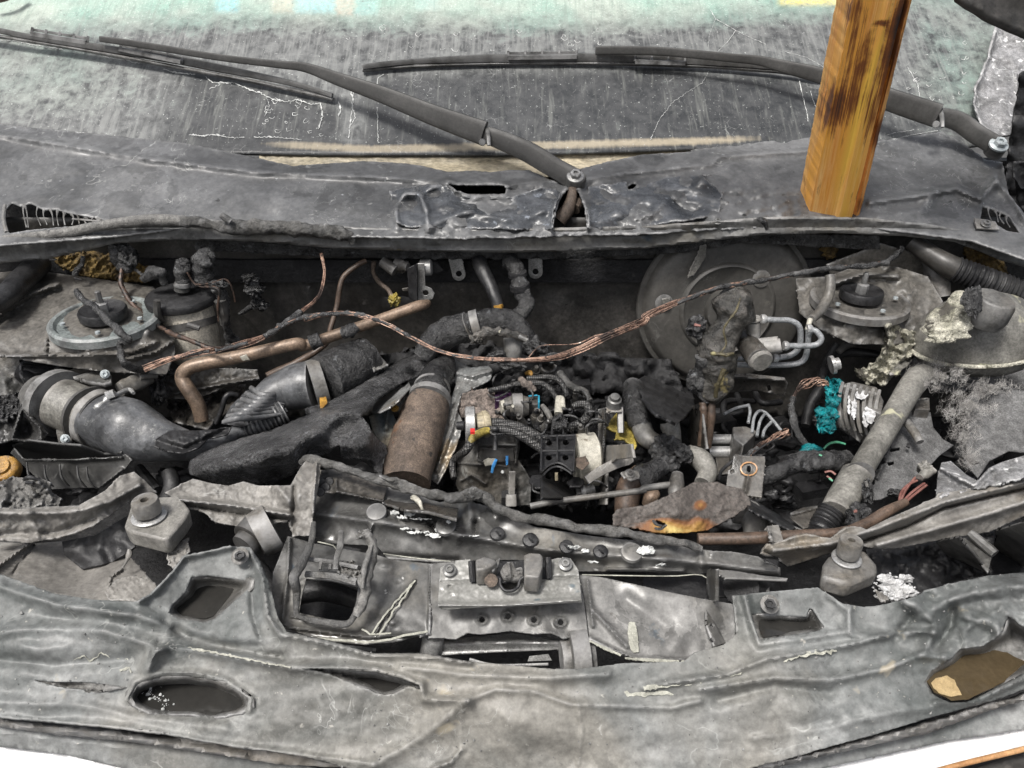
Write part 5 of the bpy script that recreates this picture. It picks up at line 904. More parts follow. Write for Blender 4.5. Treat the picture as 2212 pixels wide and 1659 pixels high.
# charred lumps hanging on the firewall
V('D'); s = MB(); s.blob(1445, 435, -1.2, 40, 28, lump=.6, seed=1); s.blob(1465, 500, -1.2, 50, 38, lump=.6, seed=2); s.blob(1480, 560, -1.2, 30, 30, lump=.5, seed=5); s.blob(1500, 590, -1.2, 42, 32, lump=.6, seed=3); s.tube([(1380, 640, -1.2, 12), (1450, 600, -1.2, 16), (1500, 590, -1.2, 16)], 10, lump=.4)
thing('charred_connector', 'black charred connector stuck to the firewall right of the canister', 'connector', [part('charred_connector', s, 'char', sharp=80)])
s = MB(); s.tube([(650, 250, -1.19, 26), (665, 300, -1.18, 34), (690, 350, -1.18, 30), (725, 375, -1.17, 34), (735, 395, -1.17, 20)], 12, lump=.5, ls=90); s.blob(745, 320, -1.18, 50, 55, lump=.55, seed=6); s.blob(700, 260, -1.19, 50, 26, lump=.6, seed=8)
s.tube([(740, 350, -1.18, 10), (790, 390, -1.17, 9), (830, 420, -1.16, 9)], 8, lump=.3)
thing('charred_connector', 'black charred lump hanging under the lip above the left strut plate', 'connector', [part('charred_connector', s, 'char', sharp=80)])
# left corner hose
tube_thing('D', 'corner_hose', 'dark hose running under the lip into the far left corner of the bay', 'hose', [(-80, 610, 1.08, 60), (30, 540, 1.08, 64), (130, 440, 1.08, 68), (230, 350, 1.08, 60)], 'black', segs=18, corr=(.006, .04))
# pipes
cp = cvt('E', [(708, 478, -1.13, 22), (690, 486, -1.12, 28), (640, 500, -1.11, 32), (450, 568, -1.09, 32), (200, 655, -1.06, 33), (0, 722, -1.04, 34)]) + cvt('D', [(1700, 812, -1.03, 36), (1400, 880, -1.02, 38), (1150, 930, -1.01, 40), (1075, 960, -1.005, 42), (1052, 1010, -1.0, 42), (1090, 1080, -.99, 42), (1140, 1160, -.985, 42), (1163, 1250, -.98, 40)])
V('X'); s = MB(); s.tube([(x, y, h, r * .375) for x, y, h, r in cp], 16, 8); a = part('pipe', s, 'copper_pipe')
s = MB(); V('E'); s.tube([(30, 710, -1.035, 42), (90, 685, -1.04, 44)], 14, lump=.3, ls=200); s.tube([(215, 650, -1.06, 36), (260, 640, -1.06, 36), (300, 610, -1.065, 30)], 12, lump=.3, ls=200); b = pieces('charred_patch', s, 'char', sharp=80)
s = MB(); V('D'); s.sheet([(1380, 885), (1420, 872), (1440, 905), (1400, 910)], -.975, 5); c_ = part('paper_label', s, 'cream', thick=.0005)
thing('coolant_pipe', 'long brown metal pipe slanting up to the tab on the firewall', 'pipe', [(a, [b, c_])])
tp = cvt('E', [(350, 235, -1.19, 15), (300, 262, -1.18, 15), (225, 325, -1.17, 15), (200, 400, -1.16, 15), (185, 500, -1.15, 15), (150, 620, -1.13, 15), (130, 700, -1.12, 16), (60, 760, -1.11, 18), (0, 795, -1.1, 20)]) + cvt('D', [(1680, 935, -1.09, 22), (1600, 970, -1.08, 24), (1540, 1000, -1.07, 24)])
V('X'); s = MB(); s.tube([(x, y, h, r * .375) for x, y, h, r in tp], 12, 6); thing('thin_pipe', 'thin brown pipe behind the long metal pipe, climbing the firewall', 'pipe', [part('thin_pipe', s, 'rust_pipe')])
tube_thing('D', 'bent_rod', 'short bent black rod left of the corrugated hose', 'rod', [(1245, 1270, -.98, 14), (1275, 1200, -.985, 15), (1300, 1120, -.99, 16), (1330, 1100, -.995, 15), (1370, 1105, -1., 12)], 'black', segs=10)
# firewall details: tabs, black bracket, opening, studs
def tab(k, x, y, h, r, up, label, lean=0):
    V(k); out = [(x + r * math.cos(a), y + r * math.sin(a)) for a in [q * .35 for q in range(0, 10)]] + [(x - r * 1.0 + lean, y - up), (x + r * .95 + lean, y - up)]
    s = MB(); s.sheet(out, h, 5, holes=[[(x + r * .45 * math.cos(a), y + r * .45 * math.sin(a)) for a in [q * .6 for q in range(10)]]]); thing('mounting_tab', label, 'tab', [part('mounting_tab', s, 'steel', thick=.002)], 'metal tabs on the firewall')
tab('E', 888, 310, -1.205, 40, 85, 'round-ended metal tab with a hole, left of the firewall hose', -20); tab('E', 1330, 298, -1.205, 41, 82, 'round-ended metal tab with a hole, right of the elbow hose')
V('E'); s = MB(); s.sheet([(650, 250), (690, 250), (695, 380), (730, 395), (748, 425), (735, 455), (690, 470), (650, 480)], -1.17, 5, holes=[[(697 + 18 * math.cos(a), 420 + 16 * math.sin(a)) for a in [q * .6 for q in range(10)]]]); a = part('tab_plate', s, 'steel', thick=.002)
s = MB(); s.sheet([(590, 280), (640, 255), (652, 250), (652, 475), (600, 450)], -1.165, 6, ridges=[([(645, 250), (645, 470)], 6, .006)]); s.sheet([(655, 245), (760, 245), (800, 290), (770, 310), (655, 300)], -1.2, 8); b = part('black_rail', s, 'black', thick=.003)
s = MB(); s.lathe(P(660, 275, -1.185), P(735, 272, -1.185), [(0, .010), (.1, .013), (.9, .013), (1, .01)], 20); c_ = part('roller', s, 'steel')
thing('firewall_bracket', 'black bracket with a chrome roller and holed tab hanging from the firewall', 'bracket', [a, b, c_])
s = MB(); s.tube([(400, 240, -1.2, 14), (395, 300, -1.2, 12), (430, 360, -1.2, 14), (480, 400, -1.19, 12), (500, 440, -1.18, 14)], 10, 5); a = part('cable', s, 'rust_wrap'); s = MB(); s.blob(515, 460, -1.175, 30, 32, lump=.6, seed=4); b = part('foam_tip', s, 'yellow'); thing('cable_end', 'thin cable ending in a yellow tuft left of the black bracket', 'cable', [a, b])
s = MB(); s.sheet([(430, 235), (600, 235), (590, 290), (560, 310), (520, 300), (470, 280)], -1.215, 8, amp=.006, ns=.03); s.tube([(450, 240, -1.2, 26), (520, 290, -1.19, 30)], 12); s.tube([(530, 250, -1.2, 36), (590, 270, -1.19, 20)], 12, lump=.4); s.sheet([(560, 395), (620, 385), (620, 410), (565, 408)], -1.18, 6)
thing('firewall_joint', 'tangle of metal joint pieces under the lip left of the black bracket', 'joint', [part('firewall_joint', s, 'bay_metal', thick=.002)])
V('E'); s = MB(); s.tube([(1005, 235, -1.2, 44), (1025, 290, -1.18, 42), (1065, 370, -1.16, 40), (1100, 450, -1.14, 36), (1118, 515, -1.13, 32)], 16, 6, lump=.08); a = part('hose', s, 'black'); s = MB(); s.tube([(1110, 490, -1.125, 24), (1118, 530, -1.122, 18)], 8, lump=.6); b = part('burnt_end', s, 'gold')
thing('firewall_hose', 'black hose hanging from the firewall with a burnt orange tip', 'hose', [a, b])
s = MB(); s.tube([(1180, 235, -1.2, 50), (1215, 270, -1.18, 48), (1230, 330, -1.16, 46), (1245, 400, -1.14, 52), (1275, 460, -1.13, 46), (1270, 510, -1.12, 44), (1220, 560, -1.11, 44), (1160, 570, -1.11, 34)], 16, 6, lump=.2, ls=60); a = part('hose', s, 'char', sharp=80)
s = MB(); s.tube([(1238, 370, -1.14, 58), (1243, 395, -1.14, 60)], 18, 1); s.tube([(1225, 300, -1.16, 54), (1228, 320, -1.16, 56)], 18, 1); b = part('clamp', s, 'black'); thing('elbow_hose', 'charred elbow hose with clamps beside the right firewall tab', 'hose', [a, b])
# upper charred hose in the centre
s = MB(); s.tube([(680, 790, -1.04, 60), (740, 700, -1.05, 78), (840, 645, -1.06, 88), (960, 610, -1.06, 84), (1080, 585, -1.07, 78), (1190, 600, -1.07, 74), (1260, 650, -1.06, 64), (1290, 720, -1.05, 50)], 20, 6, lump=.16, ls=50); a = part('hose', s, 'char', sharp=80)
s = MB(); s.tube([(965, 612, -1.055, 90), (1010, 600, -1.056, 91)], 24, 2); s.tube([(945, 618, -1.055, 88), (952, 615, -1.055, 94)], 24, 1); b = part('clamp', s, 'plastic_grey')
s = MB(); s.tube([(960, 690, -1.0, 26), (1040, 650, -1.0, 30), (1120, 645, -1.0, 26), (1200, 655, -1.0, 24), (1270, 690, -1.0, 20)], 10, lump=.7, ls=90, flat=.4); s.blob(1000, 690, -1.0, 36, 22, lump=.6); c_ = part('melted_crust', s, 'resin_dark', sharp=80)
s = MB(); s.tube([(1200, 680, -1.02, 56), (1200, 760, -1.01, 52), (1190, 800, -1.01, 50)], 14); s.tube([(1235, 670, -.99, 13), (1285, 695, -.985, 15)], 8); d_ = part('pipe_stub', s, 'plastic_grey')
thing('charred_hose', 'thick charred black hose arching across the middle of the bay with a clamp', 'hose', [a, b, c_, d_])
V('E'); s = MB(); s.blob(1320, 740, -1.04, 70, 55, lump=.5, seed=11); s.blob(1190, 840, -1.0, 70, 40, lump=.6, seed=12); s.blob(1110, 790, -1.0, 60, 30, lump=.6, seed=13); s.blob(1420, 800, -1.02, 70, 30, lump=.6, seed=14); thing('melted_lump', 'black melted lumps under the hanging copper wires in the middle', 'melted plastic', [part('melted_lump', s, 'char', sharp=80)])
# ------------------------------------------------------------------ copper harness
def strands(k, name, label, pts, n, r, spread, m, sleeve=None, group=None, seed=0, extra=None):
    V(k); s = MB(); rn = random.Random(seed); C = [(*P(x, y, h), rad(P(x, y, h), 1)) for x, y, h in pts]; Q = smooth(C, 8); L = len(Q)
    for i in range(n):
        a0, tw, rr = rn.uniform(0, 6.28), rn.uniform(2, 5), rn.uniform(.2, 1); W_ = []
        for j, q in enumerate(Q):
            p = Vector(q[:3]); T = (Vector(Q[min(L - 1, j + 1)][:3]) - Vector(Q[max(0, j - 1)][:3])).normalized(); u = T.cross(p - CAM).normalized(); w = u.cross(T); t = j / (L - 1)
            sp = (spread(t) if callable(spread) else spread) * q[3] * rr; a = a0 + tw * t * 2.5
            W_.append((*(p + u * math.cos(a) * sp + w * math.sin(a) * sp * .6 + Vector((0, 0, 1)) * q[3] * 2 * fr((j * .2, i * 3.1, seed))), q[3] * r * rn.uniform(.7, 1.1)))
        s.tube(W_, 5, 1, world=True, lump=.3, ls=400)
    ps = [part('strand', s, m, sharp=80)]
    if sleeve:
        s = MB()
        for t0, t1, rr, lp in sleeve:
            qs = Q[int(t0 * (L - 1)):int(t1 * (L - 1)) + 1]
            if len(qs) > 1: s.tube([(*q[:3], q[3] * rr) for q in qs], 9, 1, world=True, lump=lp, ls=130)
        ps += pieces('charred_sleeve', s, 'char', sharp=80)
    return thing(name, label, 'wiring', ps + (extra or []), group)
main = cvt('D', [(1850, 290, -1.17), (1872, 400, -1.14), (1840, 530, -1.10), (1750, 615, -1.07), (1650, 690, -1.04), (1500, 780, -1.01), (1300, 838, -.985), (1150, 860, -.97), (1000, 895, -.96), (830, 955, -.95)])
strands('X', 'wiring_harness', 'bare copper wiring dropping from the lip down to the air duct on the left', main, 16, 1.15, lambda t: 3 + 4 * ss(.25, .6, t), 'copper_wire', [(.36, .55, 7, .7), (.6, .72, 5, .8), (.74, .86, 4, .9)], 'wiring looms', 1)
sweep = cvt('D', [(1640, 700, -1.03), (1730, 665, -1.03), (1850, 642, -1.02)]) + cvt('E', [(0, 572, -1.02), (150, 538, -1.0), (300, 545, -.99), (440, 585, -.98), (600, 668, -.965), (780, 755, -.95), (950, 795, -.94), (1150, 806, -.93), (1400, 800, -.93), (1560, 755, -.94), (1750, 668, -.95), (1952, 585, -.97)]) + cvt('F', [(200, 490, -.98), (400, 405, -1.0), (600, 340, -1.02), (850, 300, -1.05), (1100, 252, -1.08), (1300, 238, -1.12), (1430, 215, -1.15), (1500, 150, -1.19)])
strands('X', 'wiring_harness', 'sagging loom of bare copper strands crossing the whole bay in front of the brake booster', sweep, 26, 1.05, lambda t: 4.5 + 5 * ss(.45, .58, t) * (1 - ss(.66, .76, t)), 'copper_wire', [(0, .12, 5, .8), (.12, .3, 4.4, 1.0), (.3, .42, 3.6, 1.1), (.72, .86, 5, .9), (.84, 1, 6.5, .8)], 'wiring looms', 2)
strands('E', 'loose_strand', 'two loose copper strands lifting off the sagging loom', [(1290, 790, -.94), (1330, 745, -.95), (1380, 722, -.955), (1560, 715, -.955), (1680, 665, -.955), (1800, 640, -.96)], 4, 2.2, 5, 'copper_wire', None, 'wiring looms', 3)
def cord(k, label, pts, m='char', lump=.6, ls=90, group='burnt cables'): tube_thing(k, 'burnt_cable', label, 'cable', pts, m, group, sharp=80, segs=10, sub=6, lump=lump, ls=ls)
cord('D', 'thick charred cord curling over the left strut plate', [(440, 505, 1.1, 16), (465, 545, 1.1, 20), (530, 590, 1.1, 20), (590, 640, 1.1, 20), (650, 700, 1.09, 20), (710, 760, 1.08, 20), (745, 795, 1.07, 16), (700, 805, 1.06, 18), (695, 850, 1.05, 18), (715, 920, 1.04, 20), (780, 955, 1.02, 22), (840, 960, 1., 26)])
cord('D', 'thin charred cord running from the lip across the canister foot', [(700, 380, -1.16, 12), (700, 470, -1.14, 14), (740, 550, -1.12, 14), (800, 620, -1.10, 14), (880, 690, -1.07, 14), (1000, 755, -1.03, 14), (1120, 800, -1.01, 14), (1210, 835, -1.0, 13), (1300, 838, -.99, 13)], 'brown_wire', .4)
cord('D', 'short dark cord hanging before the yellow insulation at the rear left', [(480, 310, -1.17, 12), (470, 350, -1.17, 14), (440, 400, -1.16, 16), (425, 420, -1.16, 10)])
s = MB(); V('D'); s.blob(900, 900, .985, 70, 40, lump=.6, seed=21); s.blob(930, 960, .975, 60, 40, lump=.6, seed=22); s.blob(920, 1060, .95, 40, 90, lump=.7, seed=23); s.tube([(840, 960, .985, 20), (940, 900, .985, 30), (1000, 890, .98, 20)], 10, lump=.6, ls=100)
thing('melted_plug', 'black melted plug where the copper wires meet the air duct', 'connector', [part('melted_plug', s, 'char', sharp=80)])
# ------------------------------------------------------------------ air duct with flow sensor
V('D'); s = MB(); s.tube([(230, 1105, .955, 115), (290, 1135, .955, 150), (345, 1150, .955, 165)], 28, 3, sq=2.3); a0_ = part('inlet_ring', s, 'plastic_grey')
s = MB(); c = P(340, 1150, .955); ax = (P(560, 1240, .945) - P(340, 1150, .955)).normalized()
s.tube([(335, 1148, .955, 178), (352, 1155, .955, 178)], 32, 1); s.sheet([(560, 960), (600, 940), (640, 990), (640, 1030), (600, 1040), (520, 1030), (420, 1000)], .992, 7); s.sheet([(325, 1250), (420, 1300), (410, 1370), (370, 1388), (335, 1370), (325, 1320)], .935, 7); fl = part('flange', s, 'plastic_grey', thick=.006)
bb = []
for x, y, z in ((605, 985, 1.0), (375, 1358, .943)): s = MB(); s.bolt(x, y, z, 20, Vector((.3, -.8, .5)), washer=1.3); bb.append(part('bolt', s, 'bolt_zinc'))
s = MB(); s.tube([(352, 1155, .955, 150), (440, 1190, .95, 150), (540, 1232, .945, 152)], 30, 3); mb_ = part('sensor_body', s, 'tank')
s = MB(); s.tube([(515, 1222, .948, 172), (530, 1228, .948, 174)], 32, 1); s.tube([(600, 1255, .945, 172), (612, 1260, .945, 174)], 32, 1); cl1 = part('band_edge', s, 'dark_metal')
s = MB(); s.tube([(533, 1229, .948, 168), (585, 1250, .945, 168)], 32, 1); cl2 = part('hose_clamp', s, 'flange')
s = MB(); s.tube([(548, 1190, .98, 18), (590, 1155, .985, 18), (640, 1115, .988, 18), (660, 1100, .988, 16)], 10, 6, corr=(.0022, .35)); s.tube([(615, 1110, .992, 26), (660, 1095, .994, 24)], 8, sq=4); s.tube([(660, 1110, .988, 12), (740, 1075, .985, 14), (770, 1095, .985, 10)], 8, 4); cl3 = part('clamp_screw', s, 'steel')
s = MB()
s.tube([(590, 1252, .945, 164), (650, 1275, .945, 172), (720, 1300, .945, 176), (820, 1335, .94, 160), (920, 1365, .935, 130), (1020, 1385, .93, 100), (1120, 1400, .928, 74), (1200, 1398, .93, 56), (1290, 1370, .93, 50), (1370, 1325, .932, 50), (1420, 1300, .934, 46)], 30, 8, lump=.12, ls=18, seed=5); hs = part('hose', s, 'alu_hose', sharp=80)
s = MB(); s.sheet([(900, 1360), (980, 1310), (1130, 1310), (1280, 1300), (1330, 1290), (1310, 1330), (1200, 1360), (1140, 1410), (1060, 1440), (960, 1430), (890, 1400)], .962, 8, ridges=[([(900, 1370), (1060, 1420), (1180, 1370), (1300, 1310)], 20, -.01)], amp=.003, ns=.02); dent = part('collapsed_fold', s, 'black', thick=.002, sharp=80)
thing('air_duct', 'dark grey air intake duct with a screw clamp, its far end collapsed and pinched', 'duct', [a0_, (fl, bb), mb_, (cl2, [cl1, cl3]), (hs, [dent])])
V('D'); s = MB(); s.tube([(690, 1075, .975, 40), (780, 1035, .975, 50), (860, 1000, .975, 44)], 12, sq=4, lump=.12); s.tube([(800, 1000, .985, 24), (900, 985, .98, 24)], 10, sq=4); thing('sensor_plug', 'grey square sensor plug on top of the air duct', 'plug', [part('sensor_plug', s, 'plastic_grey', sharp=60)])
# corrugated hose in two runs
V('D'); s = MB(); s.tube([(1400, 1300, .935, 50), (1480, 1275, .94, 56), (1560, 1240, .945, 58), (1640, 1200, .95, 62)], 20, 12, corr=(.0055, .12)); a = part('narrow_run', s, 'alu_hose')
s = MB()
for i in range(7):
    t = i / 6; x0, y0 = 1275 + t * 190, 1290 - t * 170 - 0; s.tube([(1290 + 25 * t + i * 22, 1262 - i * 33, .965, 14), (1370 + i * 26, 1240 - i * 22, .978, 20), (1500 + i * 22, 1235 - i * 24, .962, 16), (1620 + i * 6, 1215 - i * 20, .955, 9)], 10, 6, flat=.9)
s.sheet([(1275, 1270), (1330, 1170), (1420, 1080), (1500, 1060), (1620, 1140), (1660, 1200), (1500, 1250), (1400, 1290)], .948, 10)
b = part('fanned_pleats', s, 'alu_hose'); tag(b, 'torn pleats fanned open', None)
s = MB(); s.tube([(1520, 1150, .955, 90), (1600, 1095, .96, 112), (1700, 1060, .965, 130), (1800, 1045, .968, 138)], 28, 6, lump=.05, ls=30); c_ = part('hose_end', s, 'alu_hose', sharp=80)
s = MB(); s.tube([(1800, 1050, .968, 146), (1870, 1030, .97, 146)], 32, 2); s.tube([(1890, 1028, .97, 148), (1905, 1022, .97, 150)], 32, 1); d_ = part('clamp_band', s, 'plastic_grey')
s = MB(); s.sheet([(1842, 1120), (1880, 1115), (1888, 1150), (1860, 1180), (1845, 1180)], .995, 5); e_ = part('yellow_mark', s, 'gold', thick=.001)
thing('corrugated_hose', 'silvery corrugated hose with torn fanned pleats beside the foam cover', 'hose', [a, b, c_, (d_, [e_])])
V('E'); s = MB(); s.tube([(120, 920, -1.0, 150), (200, 880, -1.02, 150), (290, 840, -1.04, 146), (370, 800, -1.06, 130)], 28, 5, lump=.07, ls=60); a = part('pipe', s, 'char', sharp=80); s = MB(); s.sheet([(110, 800), (170, 740), (280, 705), (360, 730), (440, 790), (480, 830), (400, 870), (360, 800), (260, 770), (160, 790)], .99, 8, amp=.006, ns=.02, jag=5); b = part('flaking_skin', s, 'rubber_ash', thick=.003, sharp=80)
thing('charred_pipe', 'charred pipe end with flaking skin behind the corrugated hose', 'pipe', [a, b])
# foam cover
cov = cvt('D', [(1085, 1510), (1100, 1480), (1160, 1440), (1300, 1385), (1420, 1345), (1560, 1310), (1700, 1250), (1800, 1205)]) + cvt('E', [(0, 1085), (150, 1040), (300, 960), (420, 890), (560, 800), (660, 760), (800, 770), (805, 800), (720, 860), (680, 900), (600, 920), (500, 970), (430, 1020), (380, 1090), (330, 1130), (370, 1180), (400, 1240), (470, 1300), (478, 1340), (450, 1380), (445, 1470), (425, 1480), (405, 1400), (380, 1385), (290, 1380), (212, 1375), (205, 1290), (150, 1330), (80, 1375), (0, 1372)]) + cvt('D', [(1740, 1480), (1700, 1560), (1600, 1600), (1450, 1632), (1300, 1630), (1180, 1600), (1090, 1560)])
V('X'); CZ = rbf([(410, 1005, .93), (480, 1040, .93), (560, 1000, .965), (540, 960, .95), (640, 1000, .965), (700, 900, .96), (760, 880, .96), (860, 790, .965), (940, 770, .965), (790, 890, .975), (800, 930, .975), (820, 980, .94), (740, 960, .965), (640, 1050, .93), (700, 990, .94), (560, 1050, .94), (900, 830, .96)])
s = MB(); s.sheet(cov, CZ, 5, amp=.004, ns=.025, bowl=[(470, 1015, 70, 34, .030), (570, 985, 80, 36, .036), (680, 940, 70, 40, .034), (790, 955, 30, 50, .02), (740, 890, 70, 26, .02), (900, 790, 60, 20, .015)], jag=2.5, ridges=[(cvt('D', [(1150, 1510), (1400, 1450), (1650, 1380), (1850, 1300)]) + cvt('E', [(100, 1150), (300, 1080)]), 34, .022), (cvt('E', [(220, 1110), (330, 1080), (430, 1000), (560, 930)]), 10, .008), (cvt('E', [(215, 1300), (300, 1290), (400, 1330)]), 22, .01), (cvt('E', [(200, 1180), (120, 1260), (40, 1340)]), 16, -.012), (cvt('E', [(640, 780), (500, 880), (350, 980)]), 20, .01)])
thing('foam_cover', 'lumpy melted black foam cover sprawling across the left of the engine', 'engine cover', [part('foam_cover', s, 'char_foam', thick=.012, sharp=85)])
# ------------------------------------------------------------------ airbox, filler cap, left melted box
V('D'); s = MB(); s.sheet([(80, 1410), (130, 1470), (160, 1478), (400, 1475), (700, 1462), (715, 1440), (760, 1480), (700, 1560), (600, 1640), (560, 1640), (300, 1650), (230, 1600), (140, 1520), (60, 1440)], [(30, 1380, .93), (700, 1460, .93), (300, 1650, .885), (140, 1520, .90), (400, 1475, .93), (400, 1640, .885)], 9, ridges=[([(150, 1480), (400, 1480), (700, 1465)], 8, .004), ([(570, 1640), (700, 1540)], 10, .005)])
s.sheet([(70, 1400), (160, 1370), (320, 1390), (460, 1400), (600, 1450), (700, 1440), (700, 1465), (400, 1478), (130, 1475)], [(30, 1380, .93), (400, 1400, .945), (700, 1450, .93)], 9)
a = part('airbox_lid', s, 'plastic_dark', thick=.003, sharp=70); ribs = []
for x, y in ((155, 1500), (255, 1515), (345, 1512), (445, 1520), (500, 1525)):
    s = MB(); s.tube([(x, y, .925, 5), (x + 8, y + 60, .918, 7), (x + 34, y + 100, .906, 6), (x + 54, y + 118, .90, 4)], 8, 4, flat=2.6); ribs.append(part('rib', s, 'plastic_dark'))
thing('airbox', 'dark ribbed airbox below the air duct on the left', 'airbox', [(a, ribs)])
s = MB(); V('D'); disc(s, 'D', 45, 1560, .955, 75, [(0, 70), (.004, 84), (.014, 84), (.018, 74), (.0182, 50), (.022, 46), (.022, 10)], Vector((.1, -.5, 1)), segs=30, lump=.0012); thing('oil_filler', 'melted golden yellow filler cap at the left edge', 'cap', [part('oil_filler', s, 'gold', sharp=60)])
V('G'); s = MB(); s.sheet([(-90, 130), (0, 130), (60, 108), (140, 110), (200, 102), (262, 130), (280, 190), (330, 220), (320, 250), (250, 262), (120, 275), (-90, 270)], [(-90, 200, .985), (100, 120, .975), (200, 140, .98), (300, 240, .97), (100, 270, .985)], 7, amp=.006, ns=.025, ridges=[([(120, 110), (150, 140), (210, 140)], 9, .008), ([(0, 140), (40, 200), (0, 260)], 20, .008), ([(200, 120), (260, 180)], 14, .01)]); a = part('melted_shell', s, 'rubber_ash', thick=.003, sharp=80)
s = MB(); s.tube([(130, 118, .99, 10), (160, 108, .995, 12), (205, 122, .99, 8)], 10); s.tube([(140, 135, .99, 8), (180, 140, .992, 9)], 10); b = part('clip', s, 'black'); thing('melted_tank_lid', 'crumpled ashen lid beneath the golden cap at the left edge', 'lid', [a, b])
V('D'); s = MB(); s.sheet([(-90, 1100), (0, 1110), (90, 1100), (150, 1110), (150, 1150), (100, 1200), (40, 1250), (-90, 1250)], .965, 7, amp=.006, ns=.04, jag=6); a = part('charred_rim', s, 'char', thick=.004, sharp=80)
s = MB(); s.sheet([(-90, 1240), (60, 1240), (120, 1180), (160, 1190), (240, 1280), (275, 1330), (250, 1370), (180, 1385), (60, 1370), (0, 1380), (-90, 1400)], [(-90, 1240, .95), (120, 1180, .965), (260, 1340, .94), (0, 1380, .94)], 7, amp=.003, ns=.02, ridges=[([(130, 1190), (230, 1290), (240, 1360), (180, 1375), (70, 1360), (120, 1200)], 9, .009)], bowl=[(150, 1320, 50, 50, -.015)]); b = part('pouch', s, 'plastic_dark', thick=.003, sharp=80)
thing('melted_bracket', 'sagging grey plastic pouch with a charred rim left of the air duct', 'bracket', [a, b])
s = MB(); s.tube([(130, 960, .972, 60), (220, 1000, .965, 76), (300, 1050, .955, 90)], 18, 4, flat=.6); s.sheet([(110, 920), (240, 905), (420, 948), (330, 985), (240, 1040), (200, 1100), (140, 1020)], .978, 8, ridges=[([(130, 930), (380, 955)], 12, .01), ([(200, 960), (320, 955)], 14, -.008)]); thing('scoop_mouth', 'glossy dark scoop mouth behind the air duct at the left', 'scoop', [part('scoop_mouth', s, 'black', thick=.002, sharp=70)])
V('D'); s = MB(); s.sheet([(950, 1090), (980, 960), (1100, 960), (1320, 950), (1480, 960), (1500, 1020), (1300, 1060), (1150, 1120), (1000, 1130)], [(950, 1090, .93), (980, 960, .95), (1480, 960, .95), (1150, 1120, .91)], 9, amp=.002, ns=.02, ridges=[([(950, 1110), (1250, 1050), (1490, 1010)], 8, .006)]); s.sheet([(960, 1130), (1150, 1120), (1420, 1040), (1400, 1120), (1200, 1300), (1000, 1260)], .89, 12, amp=.01, ns=.02)
thing('battery_tray', 'dark metal tray behind the bend of the brown pipe', 'tray', [part('battery_tray', s, 'bay_metal', thick=.003)])
V('X'); s = MB(); s.tube([(365, 1020, .89, 16), (372, 1050, .88, 18), (360, 1090, .86, 20)], 10); s.tube([(300, 1010, .87, 10), (340, 1060, .86, 12)], 8); thing('drain_hose', 'short dark hose in the gap between the airbox and the foam cover', 'hose', [part('drain_hose', s, 'black')])
# ================================================================== ENGINE BAY, MIDDLE AND RIGHT SIDE
V('E'); s = MB(); s.tube([(585, 1520, .915, 140), (600, 1420, .925, 144), (645, 1260, .94, 146), (690, 1120, .955, 134), (720, 1040, .965, 118)], 32, 6, lump=.03, ls=60); a = part('wrapped_sleeve', s, 'rust_wrap')
s = MB(); s.tube([(715, 1045, .965, 122), (722, 1020, .967, 124)], 32, 1); s.tube([(730, 985, .97, 106), (733, 975, .97, 108)], 32, 1); c_ = part('seam_ring', s, 'plastic_grey')
s = MB(); s.tube([(718, 1030, .965, 112), (735, 970, .972, 100), (755, 910, .975, 90), (785, 850, .975, 84), (800, 810, .97, 66)], 28, 5, lump=.04, ls=60); b = part('upper_pipe', s, 'char', sharp=80)
thing('wrapped_pipe', 'thick brown heat-wrapped pipe rising through the middle of the engine', 'pipe', [a, (c_, []), b])
s = MB(); s.sheet([(760, 800), (860, 800), (960, 850), (1060, 838), (1085, 870), (1070, 920), (960, 975), (920, 1000), (880, 1100), (915, 1170), (880, 1290), (830, 1400), (790, 1480), (765, 1520), (725, 1490), (760, 1380), (790, 1250), (800, 1150), (840, 1040), (870, 950), (860, 860), (800, 810)], [(860, 800, .965), (1060, 870, .965), (900, 1000, .96), (860, 1300, .93), (760, 1500, .90), (850, 1100, .95)], 7, ridges=[([(880, 880), (960, 900), (1070, 870)], 14, .008), ([(900, 1000), (850, 1200), (760, 1440)], 10, .006)], amp=.002, ns=.02)
thing('heat_shield', 'long bluish metal heat shield along the right of the wrapped pipe', 'heat shield', [part('heat_shield', s, 'shield', thick=.002)], 'heat shields')
s = MB(); s.sheet([(370, 1130), (420, 1110), (490, 1080), (515, 1130), (535, 1180), (500, 1260), (475, 1310), (430, 1270), (395, 1220)], [(370, 1130, .955), (500, 1100, .955), (475, 1310, .93)], 7, ridges=[([(480, 1090), (470, 1200)], 14, .005)]); a = part('blued_sheet', s, 'shield_blue', thick=.002)
s = MB(); s.sheet([(385, 1110), (400, 1050), (450, 980), (540, 950), (600, 935), (610, 960), (540, 1040), (490, 1080), (430, 1110)], [(385, 1110, .96), (600, 940, .965)], 7, ridges=[([(560, 940), (540, 1030)], 10, .004)]); b = part('tan_sheet', s, 'shield', thick=.002)
s = MB(); s.bolt(520, 1085, .965, 15); c_ = part('bolt', s, 'gold'); s = MB(); s.tube([(500, 1090, .96, 7), (560, 1050, .962, 7), (575, 1020, .963, 6)], 8); d_ = part('bracket_wire', s, 'steel')
thing('heat_shield', 'small heat shield of blued and tan metal left of the wrapped pipe', 'heat shield', [a, (b, [c_]), d_], 'heat shields')
s = MB(); s.sheet([(908, 1000), (960, 985), (1045, 970), (1075, 990), (1110, 1045), (1165, 1140), (1100, 1142), (1000, 1135), (935, 1140), (905, 1060)], [(908, 1000, .965), (1060, 980, .97), (1165, 1140, .945), (935, 1140, .95)], 6, amp=.005, ns=.02, jag=4); thing('insulation_pad', 'ragged brown insulation pad beside the red-tipped connector', 'insulation', [part('insulation_pad', s, 'brown_wool', thick=.012, sharp=80)])
